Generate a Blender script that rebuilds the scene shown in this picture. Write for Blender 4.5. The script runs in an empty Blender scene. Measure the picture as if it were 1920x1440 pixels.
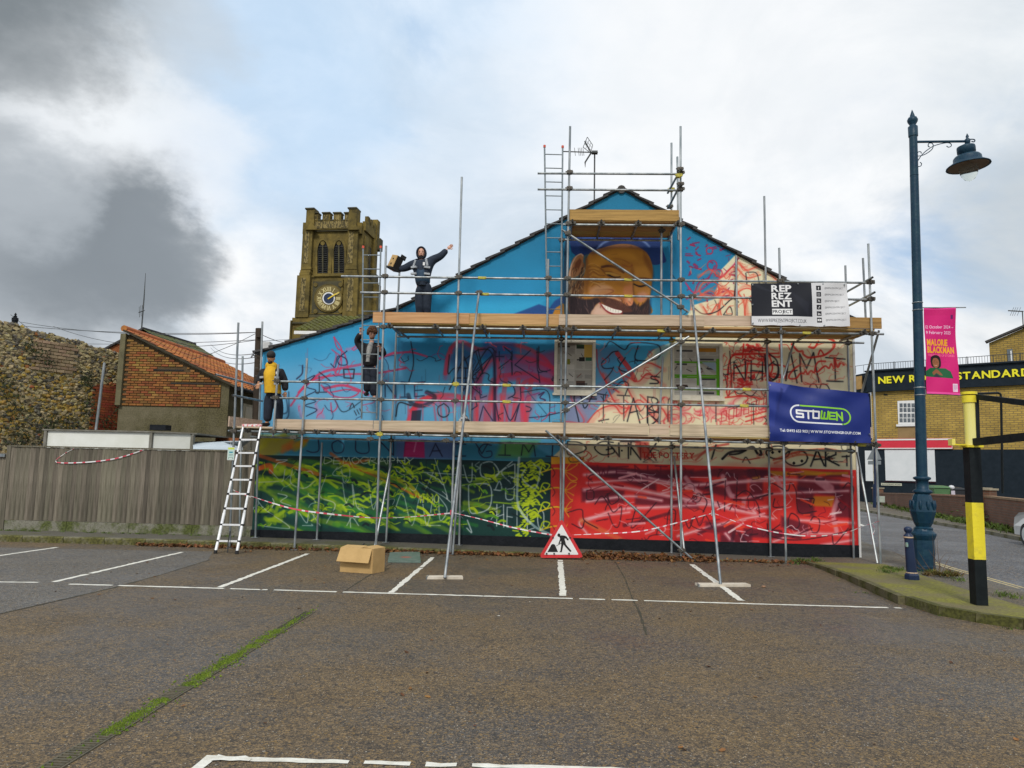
import bpy, bmesh, math, random
import numpy as np
from mathutils import Vector, Matrix
random.seed(7)
rs = np.random.RandomState(11)
SC = bpy.context.scene
COL = SC.collection

# ------------------------------------------------------------------ camera, sky, sun, exposure
F = 1387.0
YAW, PITCH, ROLL = 0.0416, 0.1167, 0.0223
CAM = np.array([0.0, 0.0, 1.76])
def cam_axes():
    cy, sy = math.cos(YAW), math.sin(YAW)
    f = np.array([-sy, cy, 0]); r = np.array([cy, sy, 0]); u = np.array([0, 0, 1.])
    cp, sp = math.cos(PITCH), math.sin(PITCH)
    f2 = f*cp + u*sp; u2 = u*cp - f*sp
    cr, sr = math.cos(ROLL), math.sin(ROLL)
    return r*cr + u2*sr, u2*cr - r*sr, f2
AR, AU, AF = cam_axes()
def ray(px, py): return AR*(px-960)/F - AU*(py-720)/F + AF
def P(px, py, Y):
    v = ray(px, py); return Vector(CAM + v*(Y/v[1]))
def G(px, py, z=0.0):
    v = ray(px, py); return Vector(CAM + v*((z-CAM[2])/v[2]))
cd = bpy.data.cameras.new('camera'); cam = bpy.data.objects.new('camera', cd); COL.objects.link(cam)
cd.sensor_width = 36; cd.lens = F/1920*36; cd.clip_end = 2000; cd.clip_start = 0.05
M = Matrix(((AR[0], AU[0], -AF[0], 0), (AR[1], AU[1], -AF[1], 0), (AR[2], AU[2], -AF[2], 0), (0, 0, 0, 1)))
M.translation = Vector(CAM)
cam.matrix_world = M
SC.camera = cam

SUN_EL, SUN_AZ = 44.0, 186.0    # azimuth measured clockwise from +Y
w = bpy.data.worlds.new('World'); SC.world = w; w.use_nodes = True
nt = w.node_tree; nt.nodes.clear()
def N(t, **k):
    n = nt.nodes.new(t)
    for a, b in k.items(): setattr(n, a, b)
    return n
def L(a, b): nt.links.new(a, b)
out = N('ShaderNodeOutputWorld'); bg = N('ShaderNodeBackground'); bg.inputs[1].default_value = 0.088
L(bg.outputs[0], out.inputs[0])
sky = N('ShaderNodeTexSky', sky_type='NISHITA', sun_disc=False)
sky.sun_elevation = math.radians(SUN_EL); sky.sun_rotation = math.radians(SUN_AZ)
tc = N('ShaderNodeTexCoord')
def noise(scale, detail=5, rough=.55, vec=None, dist=0):
    n = N('ShaderNodeTexNoise'); n.inputs['Scale'].default_value = scale; n.inputs['Detail'].default_value = detail
    n.inputs['Roughness'].default_value = rough; n.inputs['Distortion'].default_value = dist
    L(vec or tc.outputs['Generated'], n.inputs['Vector']); return n
def maprange(v, a, b, c=0, d=1, smooth=True):
    n = N('ShaderNodeMapRange')
    if smooth: n.interpolation_type = 'SMOOTHSTEP'
    for i, x in zip((1, 2, 3, 4), (a, b, c, d)): n.inputs[i].default_value = x
    L(v, n.inputs[0]); return n.outputs[0]
def mix(f, a, b, typ='MIX'):
    n = N('ShaderNodeMix', data_type='RGBA', blend_type=typ)
    if hasattr(f, 'links') or not isinstance(f, (int, float)): L(f, n.inputs[0])
    else: n.inputs[0].default_value = f
    for i, x in ((6, a), (7, b)):
        if isinstance(x, tuple): n.inputs[i].default_value = (*x, 1)
        else: L(x, n.inputs[i])
    return n.outputs[2]
def mth(op, a, b):
    n = N('ShaderNodeMath', operation=op)
    for i, x in ((0, a), (1, b)):
        if isinstance(x, (int, float)): n.inputs[i].default_value = x
        else: L(x, n.inputs[i])
    return n.outputs[0]
mp = N('ShaderNodeMapping'); mp.inputs['Scale'].default_value = (1, 1, 1.7); L(tc.outputs['Generated'], mp.inputs[0])
n1 = noise(2.6, 7, .58, mp.outputs[0], .3); n2 = noise(6, 6, .6, mp.outputs[0]); n3 = noise(1.3, 5, .5, mp.outputs[0])
n6 = noise(3.1, 8, .62, mp.outputs[0], .5)
cov = maprange(n1.outputs[0], .30, .48)                          # cloud cover over the thin blue
cl = mix(maprange(n2.outputs[0], .36, .62), (8.5, 8.6, 8.7), (6.7, 7.2, 7.7))
cl = mix(maprange(n6.outputs[0], .44, .66), cl, (5.2, 5.8, 6.4))
skyblue = mix(.55, sky.outputs[0], (4.4, 6.0, 8.0))
c = mix(cov, skyblue, cl)
# large cloud masses at their own bearings
wv = N('ShaderNodeVectorMath', operation='SCALE'); wv.inputs['Scale'].default_value = .2
sb = N('ShaderNodeVectorMath', operation='SUBTRACT'); L(n1.outputs['Color'], sb.inputs[0]); sb.inputs[1].default_value = (.5, .5, .5)
L(sb.outputs[0], wv.inputs[0])
n5 = noise(9, 6, .6, mp.outputs[0])
sb2 = N('ShaderNodeVectorMath', operation='SUBTRACT'); L(n5.outputs['Color'], sb2.inputs[0]); sb2.inputs[1].default_value = (.5, .5, .5)
wv2 = N('ShaderNodeVectorMath', operation='SCALE'); wv2.inputs['Scale'].default_value = .10; L(sb2.outputs[0], wv2.inputs[0])
ad = N('ShaderNodeVectorMath', operation='ADD'); L(tc.outputs['Generated'], ad.inputs[0]); L(wv.outputs[0], ad.inputs[1])
ad2 = N('ShaderNodeVectorMath', operation='ADD'); L(ad.outputs[0], ad2.inputs[0]); L(wv2.outputs[0], ad2.inputs[1])
nm = N('ShaderNodeVectorMath', operation='NORMALIZE'); L(ad2.outputs[0], nm.inputs[0])
def mass(c, px, py, r0, r1, col, amt=1.0):
    d = ray(px, py); d = d/np.linalg.norm(d)
    n = N('ShaderNodeVectorMath', operation='DOT_PRODUCT'); L(nm.outputs[0], n.inputs[0]); n.inputs[1].default_value = tuple(d)
    f = maprange(n.outputs['Value'], math.cos(math.radians(r1)), math.cos(math.radians(r0)), 0, amt)
    return mix(f, c, col)
c = mass(c, 760, 120, 2, 19, (4.6, 6.3, 8.3), .55)
c = mass(c, 520, 190, 1, 10, (4.3, 6.0, 8.0), .5)
c = mass(c, 130, 260, 2, 9, (7.4, 7.8, 8.1), .75)
c = mass(c, -60, 640, 3, 14, (4.3, 4.6, 4.9), .6)
c = mass(c, 60, 420, 1, 9.5, (2.9, 3.2, 3.5), .85)
c = mass(c, 210, 450, .5, 7.5, (1.7, 1.95, 2.2), .85)
c = mass(c, 330, 460, .5, 4.5, (2.0, 2.3, 2.6), .7)
c = mass(c, 60, 400, .5, 3.5, (4.0, 4.4, 4.8), .5)
c = mass(c, 90, 10, 1, 8, (2.2, 2.5, 2.7), .75)
c = mass(c, 90, 110, 0, 5, (1.7, 1.95, 2.1), .7)
c = mass(c, 300, 60, 0, 6, (4.6, 5.2, 5.8), .6)
c = mass(c, 1900, 130, 1, 11, (6.4, 6.9, 7.2), .5)
c = mass(c, 900, 330, 1, 9, (6.2, 6.8, 7.4), .4)
c = mass(c, 150, 215, .5, 6, (8.0, 8.3, 8.6), .8)
c = mass(c, 370, 290, .5, 4.5, (7.8, 8.1, 8.5), .6)
c = mass(c, 70, 60, 0, 6, (1.8, 2.05, 2.25), .75)
c = mass(c, 130, 480, 0, 8, (2.3, 2.6, 2.9), .6)
c = mass(c, 310, 470, 0, 4.5, (2.3, 2.6, 2.9), .6)
c = mass(c, 60, 350, 0, 4, (4.6, 5.0, 5.4), .5)
c = mass(c, 1950, 420, 1, 9, (4.6, 5.0, 5.2), .6)
c = mass(c, 1380, 60, 2, 18, (8.0, 8.2, 8.4), .8)
L(c, bg.inputs[0])
sd = bpy.data.lights.new('sun', 'SUN'); sd.energy = 1.5; sd.angle = math.radians(10); sd.color = (1, .955, .88)
so = bpy.data.objects.new('sun', sd); COL.objects.link(so)
a, e = math.radians(SUN_AZ), math.radians(SUN_EL)
sdir = Vector((math.sin(a)*math.cos(e), math.cos(a)*math.cos(e), math.sin(e)))
so.rotation_euler = sdir.to_track_quat('Z', 'Y').to_euler(); so.location = (-5, -10, 20)
SC.view_settings.view_transform = 'Standard'; SC.view_settings.look = 'None'
SC.view_settings.exposure = 0.42; SC.view_settings.gamma = 1; SC.view_settings.use_curve_mapping = False

# ------------------------------------------------------------------ materials
def lin(c):
    return tuple((x/255/12.92 if x/255 <= .04045 else ((x/255+.055)/1.055)**2.4) for x in c)
MATS = {}
def pm(name, c1, c2=None, scale=4.0, rough=.7, bump=0.0, bscale=None, stretch=(1, 1, 1), metal=0.0, rnd=0.0, isl=0.0, lo=.35, hi=.65, spec=.4, extra=None, detail=5):
    """procedural material: two linear colours through noise, per-object / per-island random value"""
    if name in MATS: return MATS[name]
    m = bpy.data.materials.new(name); m.use_nodes = True; t = m.node_tree; b = t.nodes['Principled BSDF']
    def n_(ty, **k):
        x = t.nodes.new(ty)
        for q, v in k.items(): setattr(x, q, v)
        return x
    tcd = n_('ShaderNodeTexCoord'); mpp = n_('ShaderNodeMapping'); mpp.inputs['Scale'].default_value = stretch
    t.links.new(tcd.outputs['Object'], mpp.inputs[0])
    nz = n_('ShaderNodeTexNoise'); nz.inputs['Scale'].default_value = scale; nz.inputs['Detail'].default_value = detail; nz.inputs['Roughness'].default_value = .62
    t.links.new(mpp.outputs[0], nz.inputs['Vector'])
    col = None
    c2 = c2 or tuple(x*.8 for x in c1)
    mr = n_('ShaderNodeMapRange'); mr.inputs[1].default_value = lo; mr.inputs[2].default_value = hi
    t.links.new(nz.outputs[0], mr.inputs[0])
    mx = n_('ShaderNodeMix', data_type='RGBA'); mx.inputs[6].default_value = (*c1, 1); mx.inputs[7].default_value = (*c2, 1)
    t.links.new(mr.outputs[0], mx.inputs[0]); col = mx.outputs[2]
    if rnd or isl:
        src = n_('ShaderNodeObjectInfo').outputs['Random'] if rnd else n_('ShaderNodeNewGeometry').outputs['Random Per Island']
        am = rnd or isl
        m2 = n_('ShaderNodeMapRange'); m2.inputs[3].default_value = 1-am; m2.inputs[4].default_value = 1+am
        t.links.new(src, m2.inputs[0])
        hs = n_('ShaderNodeHueSaturation'); t.links.new(m2.outputs[0], hs.inputs['Value']); t.links.new(col, hs.inputs['Color'])
        m3 = n_('ShaderNodeMath', operation='MULTIPLY_ADD'); m3.inputs[1].default_value = .03; m3.inputs[2].default_value = .485
        fr = n_('ShaderNodeMath', operation='FRACT'); mu = n_('ShaderNodeMath', operation='MULTIPLY'); mu.inputs[1].default_value = 7.31
        t.links.new(src, mu.inputs[0]); t.links.new(mu.outputs[0], fr.inputs[0]); t.links.new(fr.outputs[0], m3.inputs[0])
        t.links.new(m3.outputs[0], hs.inputs['Hue'])
        col = hs.outputs[0]
    if extra: col = extra(t, n_, tcd, col, b)
    t.links.new(col, b.inputs['Base Color'])
    b.inputs['Roughness'].default_value = rough; b.inputs['Metallic'].default_value = metal
    b.inputs['Specular IOR Level'].default_value = spec
    if bump:
        bn = n_('ShaderNodeTexNoise'); bn.inputs['Scale'].default_value = bscale or scale*3; bn.inputs['Detail'].default_value = 4
        t.links.new(mpp.outputs[0], bn.inputs['Vector'])
        bp = n_('ShaderNodeBump'); bp.inputs['Strength'].default_value = min(1, bump); bp.inputs['Distance'].default_value = .02
        t.links.new(bn.outputs[0], bp.inputs['Height']); t.links.new(bp.outputs[0], b.inputs['Normal'])
    MATS[name] = m; return m

# ------------------------------------------------------------------ object helpers
ROOT = {}
def wloc(o): return ROOT.get(o.name, Vector((0, 0, 0)))
def tag(o, label=None, cat=None, group=None, kind=None):
    if label: o['label'] = label
    if cat: o['category'] = cat
    if group: o['group'] = group
    if kind: o['kind'] = kind
    return o
def thing(name, label, cat, loc=(0, 0, 0), group=None):
    o = bpy.data.objects.new(name, None); COL.objects.link(o); o.location = loc; o.empty_display_size = .2
    ROOT[o.name] = Vector(loc); return tag(o, label, cat, group)
def link(name, me, parent=None, at=None):
    """link mesh whose vertices are relative to `at` (world)"""
    o = bpy.data.objects.new(name, me); COL.objects.link(o)
    at = Vector(at) if at is not None else Vector((0, 0, 0))
    if parent is not None: o.parent = parent; o.location = at - wloc(parent)
    else: o.location = at
    ROOT[o.name] = at; return o
class MB:
    def __init__(s): s.v = []; s.f = []; s.m = []; s.s = []; s.uv = None
    def add(s, vs, fs, mi=0, smooth=False):
        o = len(s.v); s.v += [tuple(x) for x in vs]; s.f += [tuple(i+o for i in f) for f in fs]
        s.m += [mi]*len(fs); s.s += [smooth]*len(fs); return s
    def hexa(s, p, mi=0):
        """8 points: bottom 4 ccw, top 4 ccw"""
        return s.add(p, [(3, 2, 1, 0), (4, 5, 6, 7), (0, 1, 5, 4), (1, 2, 6, 5), (2, 3, 7, 6), (3, 0, 4, 7)], mi)
    def box(s, c, d, mi=0, rot=None):
        hx, hy, hz = d[0]/2, d[1]/2, d[2]/2
        p = [Vector(q) for q in ((-hx, -hy, -hz), (hx, -hy, -hz), (hx, hy, -hz), (-hx, hy, -hz), (-hx, -hy, hz), (hx, -hy, hz), (hx, hy, hz), (-hx, hy, hz))]
        if rot is not None: p = [rot @ q for q in p]
        return s.hexa([q+Vector(c) for q in p], mi)
    def bar(s, a, b, wd, h, mi=0, up=(0, 0, 1)):
        a, b = Vector(a), Vector(b); d = (b-a).normalized(); x = d.cross(Vector(up))
        if x.length < 1e-4: x = d.cross(Vector((0, 1, 0)))
        x.normalize(); z = x.cross(d); x *= wd/2; z *= h/2
        return s.hexa([a-x-z, a+x-z, b+x-z, b-x-z, a-x+z, a+x+z, b+x+z, b-x+z], mi)
    def tube(s, pts, r, n=8, mi=0, cap=True, cmi=None):
        pts = [Vector(p) for p in pts]; k = len(pts)
        rr = r if isinstance(r, (list, tuple)) else [r]*k
        vs = []; prev = None
        for i, p in enumerate(pts):
            d = (pts[min(i+1, k-1)]-pts[max(i-1, 0)]).normalized()
            if prev is None:
                x = d.cross(Vector((0, 0, 1)))
                if x.length < .05: x = d.cross(Vector((0, 1, 0)))
            else: x = prev - d*prev.dot(d)
            x.normalize(); prev = x; y = d.cross(x)
            for j in range(n):
                t = 2*math.pi*j/n; vs.append(p + (x*math.cos(t)+y*math.sin(t))*rr[i])
        fs = [(i*n+j, i*n+(j+1) % n, (i+1)*n+(j+1) % n, (i+1)*n+j) for i in range(k-1) for j in range(n)]
        s.add(vs, fs, mi, True)
        if cap:
            s.add(vs[:n], [tuple(range(n))[::-1]], mi if cmi is None else cmi); s.add(vs[-n:], [tuple(range(n))], mi if cmi is None else cmi)
        return s
    def lathe(s, prof, c=(0, 0, 0), n=16, mi=0, smooth=True, rot=None, sx=1, sy=1):
        c = Vector(c); vs = []; k = len(prof)
        for r, z in prof:
            for j in range(n):
                t = 2*math.pi*j/n; q = Vector((r*math.cos(t)*sx, r*math.sin(t)*sy, z))
                if rot is not None: q = rot @ q
                vs.append(q+c)
        fs = [(i*n+j, i*n+(j+1) % n, (i+1)*n+(j+1) % n, (i+1)*n+j) for i in range(k-1) for j in range(n)]
        s.add(vs, fs, mi, smooth)
        s.add(vs[:n], [tuple(range(n))[::-1]], mi); s.add(vs[-n:], [tuple(range(n))], mi); return s
    def ball(s, c, r, n=12, mi=0, rot=None):
        rx, ry, rz = r if isinstance(r, tuple) else (r, r, r); k = max(5, n//2+1)
        pr = [(max(1e-4, math.sin(math.pi*i/(k-1))), -math.cos(math.pi*i/(k-1))*rz) for i in range(k)]
        return s.lathe(pr, c, n, mi, True, rot, rx, ry)
    def prism(s, poly, off, mi=0):
        """planar polygon of 3D points extruded by off"""
        p = [Vector(q) for q in poly]; o = Vector(off); n = len(p)
        s.add(p+[q+o for q in p], [tuple(range(n)), tuple(range(2*n-1, n-1, -1))]+[(i, i+n, (i+1) % n+n, (i+1) % n) for i in range(n)], mi); return s
    def poly(s, pts, mi=0): return s.add(pts, [tuple(range(len(pts)))], mi)
    def mesh(s, mats, at=None, tri=False):
        me = bpy.data.meshes.new('mesh'); at = Vector(at) if at is not None else Vector((0, 0, 0))
        me.from_pydata([tuple(Vector(v)-at) for v in s.v], [], s.f)
        if not isinstance(mats, (list, tuple)): mats = [mats]
        for m in mats: me.materials.append(m)
        me.polygons.foreach_set('material_index', s.m); me.polygons.foreach_set('use_smooth', s.s)
        if s.uv is not None:
            ul = me.uv_layers.new(name='UVMap')
            li = np.empty(len(me.loops), np.int32); me.loops.foreach_get('vertex_index', li)
            ul.data.foreach_set('uv', np.array(s.uv, np.float32)[li].ravel())
        me.update()
        bm = bmesh.new(); bm.from_mesh(me)
        if s.uv is None: bmesh.ops.recalc_face_normals(bm, faces=bm.faces)
        bm.to_mesh(me); bm.free(); return me
    def build(s, name, mats, parent=None, at=None, label=None, cat=None, group=None, kind=None):
        if at is None: at = wloc(parent) if parent is not None else (0, 0, 0)
        me = s.mesh(mats, at); me.name = name
        return tag(link(name, me, parent, at), label, cat, group, kind)
def rotz(a): return Matrix.Rotation(a, 3, 'Z')
def box_mesh(d, mat, j=0.0):
    return MB().box((0, 0, 0), d).mesh(mat)

# ------------------------------------------------------------------ painted prints (canvas filled by code)
GLY = {}
def glyph_tris(ch, bold=0.0):
    k = (ch, bold)
    if k not in GLY:
        cu = bpy.data.curves.new('g', 'FONT'); cu.body = ch; cu.offset = bold; cu.resolution_u = 3; cu.size = 1
        o = bpy.data.objects.new('g', cu); COL.objects.link(o)
        dg = bpy.context.evaluated_depsgraph_get(); me = o.evaluated_get(dg).to_mesh(); me.calc_loop_triangles()
        vs = np.array([v.co[:2] for v in me.vertices]) if len(me.vertices) else np.zeros((0, 2))
        tr = [tuple(t.vertices) for t in me.loop_triangles]
        o.evaluated_get(dg).to_mesh_clear(); COL.objects.unlink(o); bpy.data.objects.remove(o); bpy.data.curves.remove(cu)
        GLY[k] = (vs, tr)
    return GLY[k]
def text_layout(txt, bold=0.0, track=1.0):
    x = 0; out = []
    for ch in txt:
        if ch == ' ': x += .32*track; continue
        vs, tr = glyph_tris(ch, bold)
        if not len(vs): x += .3; continue
        x0, x1 = vs[:, 0].min(), vs[:, 0].max()
        out.append((vs-np.array([x0-x, 0]), tr)); x += (x1-x0)+.075*track
    return out, x-.075*track
def spline(pts, k=6):
    p = np.array(pts, float)
    if len(p) < 3: return p
    q = np.vstack([2*p[0]-p[1], p, 2*p[-1]-p[-2]]); out = []
    for i in range(1, len(q)-2):
        a, b, c, d = q[i-1], q[i], q[i+1], q[i+2]
        for t in np.linspace(0, 1, k, endpoint=False):
            out.append(.5*((2*b)+(-a+c)*t+(2*a-5*b+4*c-d)*t*t+(-a+3*b-3*c+d)*t**3))
    out.append(q[-2]); return np.array(out)
class Canvas:
    def __init__(s, W, H, bg, tf=None):
        s.W, s.H = W, H; s.a = np.empty((H, W, 3), np.float32); s.a[:] = np.array(bg, np.float32)/255
        s.tf = tf or (lambda p: np.asarray(p, float)); s.sc = 1.0; s.nz = None
    def _win(s, x0, y0, x1, y1):
        x0, y0 = max(0, int(x0)), max(0, int(y0)); x1, y1 = min(s.W, int(x1)+2), min(s.H, int(y1)+2)
        return x0, y0, x1, y1
    def _blend(s, x0, y0, x1, y1, al, col):
        c = np.array(col, np.float32)/255; r = s.a[y0:y1, x0:x1]
        r += (c-r)*al[..., None]
    def stroke(s, pts, wd, col, al=1.0, soft=1.0, smooth=True, raw=False):
        p = np.asarray(pts, float)
        if smooth: p = spline(p)
        if not raw: p = s.tf(p)
        wd = wd*s.sc if not raw else wd; soft = soft*s.sc if not raw else soft
        R = wd/2+soft+1 if s.nz is None else max(wd/2+soft+1, wd*.9+5)
        x0, y0, x1, y1 = s._win(p[:, 0].min()-R, p[:, 1].min()-R, p[:, 0].max()+R, p[:, 1].max()+R)
        if x1 <= x0 or y1 <= y0: return
        D = np.full((y1-y0, x1-x0), 1e9, np.float32)
        for a, b in zip(p[:-1], p[1:]):
            u0, v0, u1, v1 = s._win(min(a[0], b[0])-R, min(a[1], b[1])-R, max(a[0], b[0])+R, max(a[1], b[1])+R)
            if u1 <= u0 or v1 <= v0: continue
            yy, xx = np.mgrid[v0:v1, u0:u1]; d = b-a; l = max(1e-9, d@d)
            t = np.clip(((xx-a[0])*d[0]+(yy-a[1])*d[1])/l, 0, 1)
            q = (xx-a[0]-t*d[0])**2+(yy-a[1]-t*d[1])**2
            w_ = D[v0-y0:v1-y0, u0-x0:u1-x0]; np.minimum(w_, q, out=w_)
        D = np.sqrt(D); A = np.clip((wd/2+soft/2-D)/max(soft, .8)+.0, 0, 1); A = A*A*(3-2*A)*al
        if s.nz is not None:
            A = A*s.nz[y0:y1, x0:x1]; H_ = np.clip(1-D/(wd*.9+4), 0, 1)**2*.16*al; A = np.maximum(A, H_*s.nz[y0:y1, x0:x1]) if R < wd+6 else A
        s._blend(x0, y0, x1, y1, A, col)
    def fill(s, pts, col, al=1.0, soft=1.0, smooth=False, raw=False, grad=None):
        p = np.asarray(pts, float)
        if smooth: p = spline(np.vstack([p, p[:1]]), 5)[:-1]
        if not raw: p = s.tf(p)
        soft = soft*s.sc if not raw else soft
        R = soft+1
        x0, y0, x1, y1 = s._win(p[:, 0].min()-R, p[:, 1].min()-R, p[:, 0].max()+R, p[:, 1].max()+R)
        if x1 <= x0 or y1 <= y0: return
        yy, xx = np.mgrid[y0:y1, x0:x1].astype(np.float32); ins = np.zeros(xx.shape, bool); D = np.full(xx.shape, 1e9, np.float32)
        for a, b in zip(p, np.roll(p, -1, 0)):
            if a[1] != b[1]:
                cr = ((a[1] > yy) != (b[1] > yy)) & (xx < (b[0]-a[0])*(yy-a[1])/(b[1]-a[1])+a[0]); ins ^= cr
            d = b-a; l = max(1e-9, d@d); t = np.clip(((xx-a[0])*d[0]+(yy-a[1])*d[1])/l, 0, 1)
            np.minimum(D, (xx-a[0]-t*d[0])**2+(yy-a[1]-t*d[1])**2, out=D)
        D = np.sqrt(D)*np.where(ins, 1, -1); A = np.clip(D/max(soft, 1)+.5, 0, 1); A = A*A*(3-2*A)*al
        s._blend(x0, y0, x1, y1, A, col)
    def text(s, txt, x, y, h, col, bold=0.0, wide=None, align='l', track=1.0):
        """cap height h pixels, baseline y (canvas pixels)"""
        lay, tw = text_layout(txt, bold, track); k = h/.73; kx = k if wide is None else wide/tw
        if align == 'c': x -= tw*kx/2
        S = 3
        for vs, tr in lay:
            q = np.stack([x+vs[:, 0]*kx, y-vs[:, 1]*k], 1)
            x0, y0, x1, y1 = s._win(q[:, 0].min()-1, q[:, 1].min()-1, q[:, 0].max()+1, q[:, 1].max()+1)
            if x1 <= x0 or y1 <= y0: continue
            m = np.zeros(((y1-y0)*S, (x1-x0)*S), bool); qq = (q-np.array([x0, y0]))*S
            for t in tr:
                a, b, c_ = qq[t[0]], qq[t[1]], qq[t[2]]
                u0, v0 = np.floor(np.minimum(np.minimum(a, b), c_)).astype(int); u1, v1 = np.ceil(np.maximum(np.maximum(a, b), c_)).astype(int)+1
                u0, v0 = max(0, u0), max(0, v0); u1, v1 = min(m.shape[1], u1), min(m.shape[0], v1)
                if u1 <= u0 or v1 <= v0: continue
                yy, xx = np.mgrid[v0:v1, u0:u1]+.5
                def e_(o, p2): return (p2[0]-o[0])*(yy-o[1])-(p2[1]-o[1])*(xx-o[0])
                w0, w1, w2 = e_(a, b), e_(b, c_), e_(c_, a)
                m[v0:v1, u0:u1] |= ((w0 >= -.01) & (w1 >= -.01) & (w2 >= -.01)) | ((w0 <= .01) & (w1 <= .01) & (w2 <= .01))
            A = m.reshape(y1-y0, S, x1-x0, S).mean((1, 3)).astype(np.float32)
            s._blend(x0, y0, x1, y1, A, col)
    def rect(s, x0, y0, x1, y1, col, al=1.0):
        X0, Y0, X1, Y1 = [int(round(v)) for v in (x0, y0, x1, y1)]
        r = s.a[max(0, Y0):max(0, Y1), max(0, X0):max(0, X1)]; r += (np.array(col, np.float32)/255-r)*al
    def image(s, name):
        im = bpy.data.images.new(name, s.W, s.H); px = np.ones((s.H, s.W, 4), np.float32); px[..., :3] = np.clip(s.a, 0, 1)[::-1]
        im.pixels.foreach_set(px.ravel()); im.update(); im.pack(); return im
def print_mat(name, canvas, rough=.6, dirt=.12, bump=.25, bscale=30, k=1.0):
    m = bpy.data.materials.new(name); m.use_nodes = True; t = m.node_tree; b = t.nodes['Principled BSDF']
    ti = t.nodes.new('ShaderNodeTexImage'); ti.image = canvas.image(name); ti.extension = 'EXTEND'
    tcd = t.nodes.new('ShaderNodeTexCoord'); nz = t.nodes.new('ShaderNodeTexNoise'); nz.inputs['Scale'].default_value = 1.7; nz.inputs['Detail'].default_value = 8
    t.links.new(tcd.outputs['UV'], ti.inputs[0]); t.links.new(tcd.outputs['Object'], nz.inputs['Vector'])
    mr = t.nodes.new('ShaderNodeMapRange'); mr.inputs[1].default_value = .3; mr.inputs[2].default_value = .7; mr.inputs[3].default_value = k*(1-dirt); mr.inputs[4].default_value = k
    t.links.new(nz.outputs[0], mr.inputs[0])
    vm = t.nodes.new('ShaderNodeVectorMath'); vm.operation = 'SCALE'; t.links.new(ti.outputs[0], vm.inputs[0]); t.links.new(mr.outputs[0], vm.inputs['Scale'])
    t.links.new(vm.outputs[0], b.inputs['Base Color']); b.inputs['Roughness'].default_value = rough; b.inputs['Specular IOR Level'].default_value = .3
    if bump:
        n2_ = t.nodes.new('ShaderNodeTexNoise'); n2_.inputs['Scale'].default_value = bscale; t.links.new(tcd.outputs['Object'], n2_.inputs['Vector'])
        bp = t.nodes.new('ShaderNodeBump'); bp.inputs['Strength'].default_value = bump; bp.inputs['Distance'].default_value = .01
        t.links.new(n2_.outputs[0], bp.inputs['Height']); t.links.new(bp.outputs[0], b.inputs['Normal'])
    return m
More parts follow.
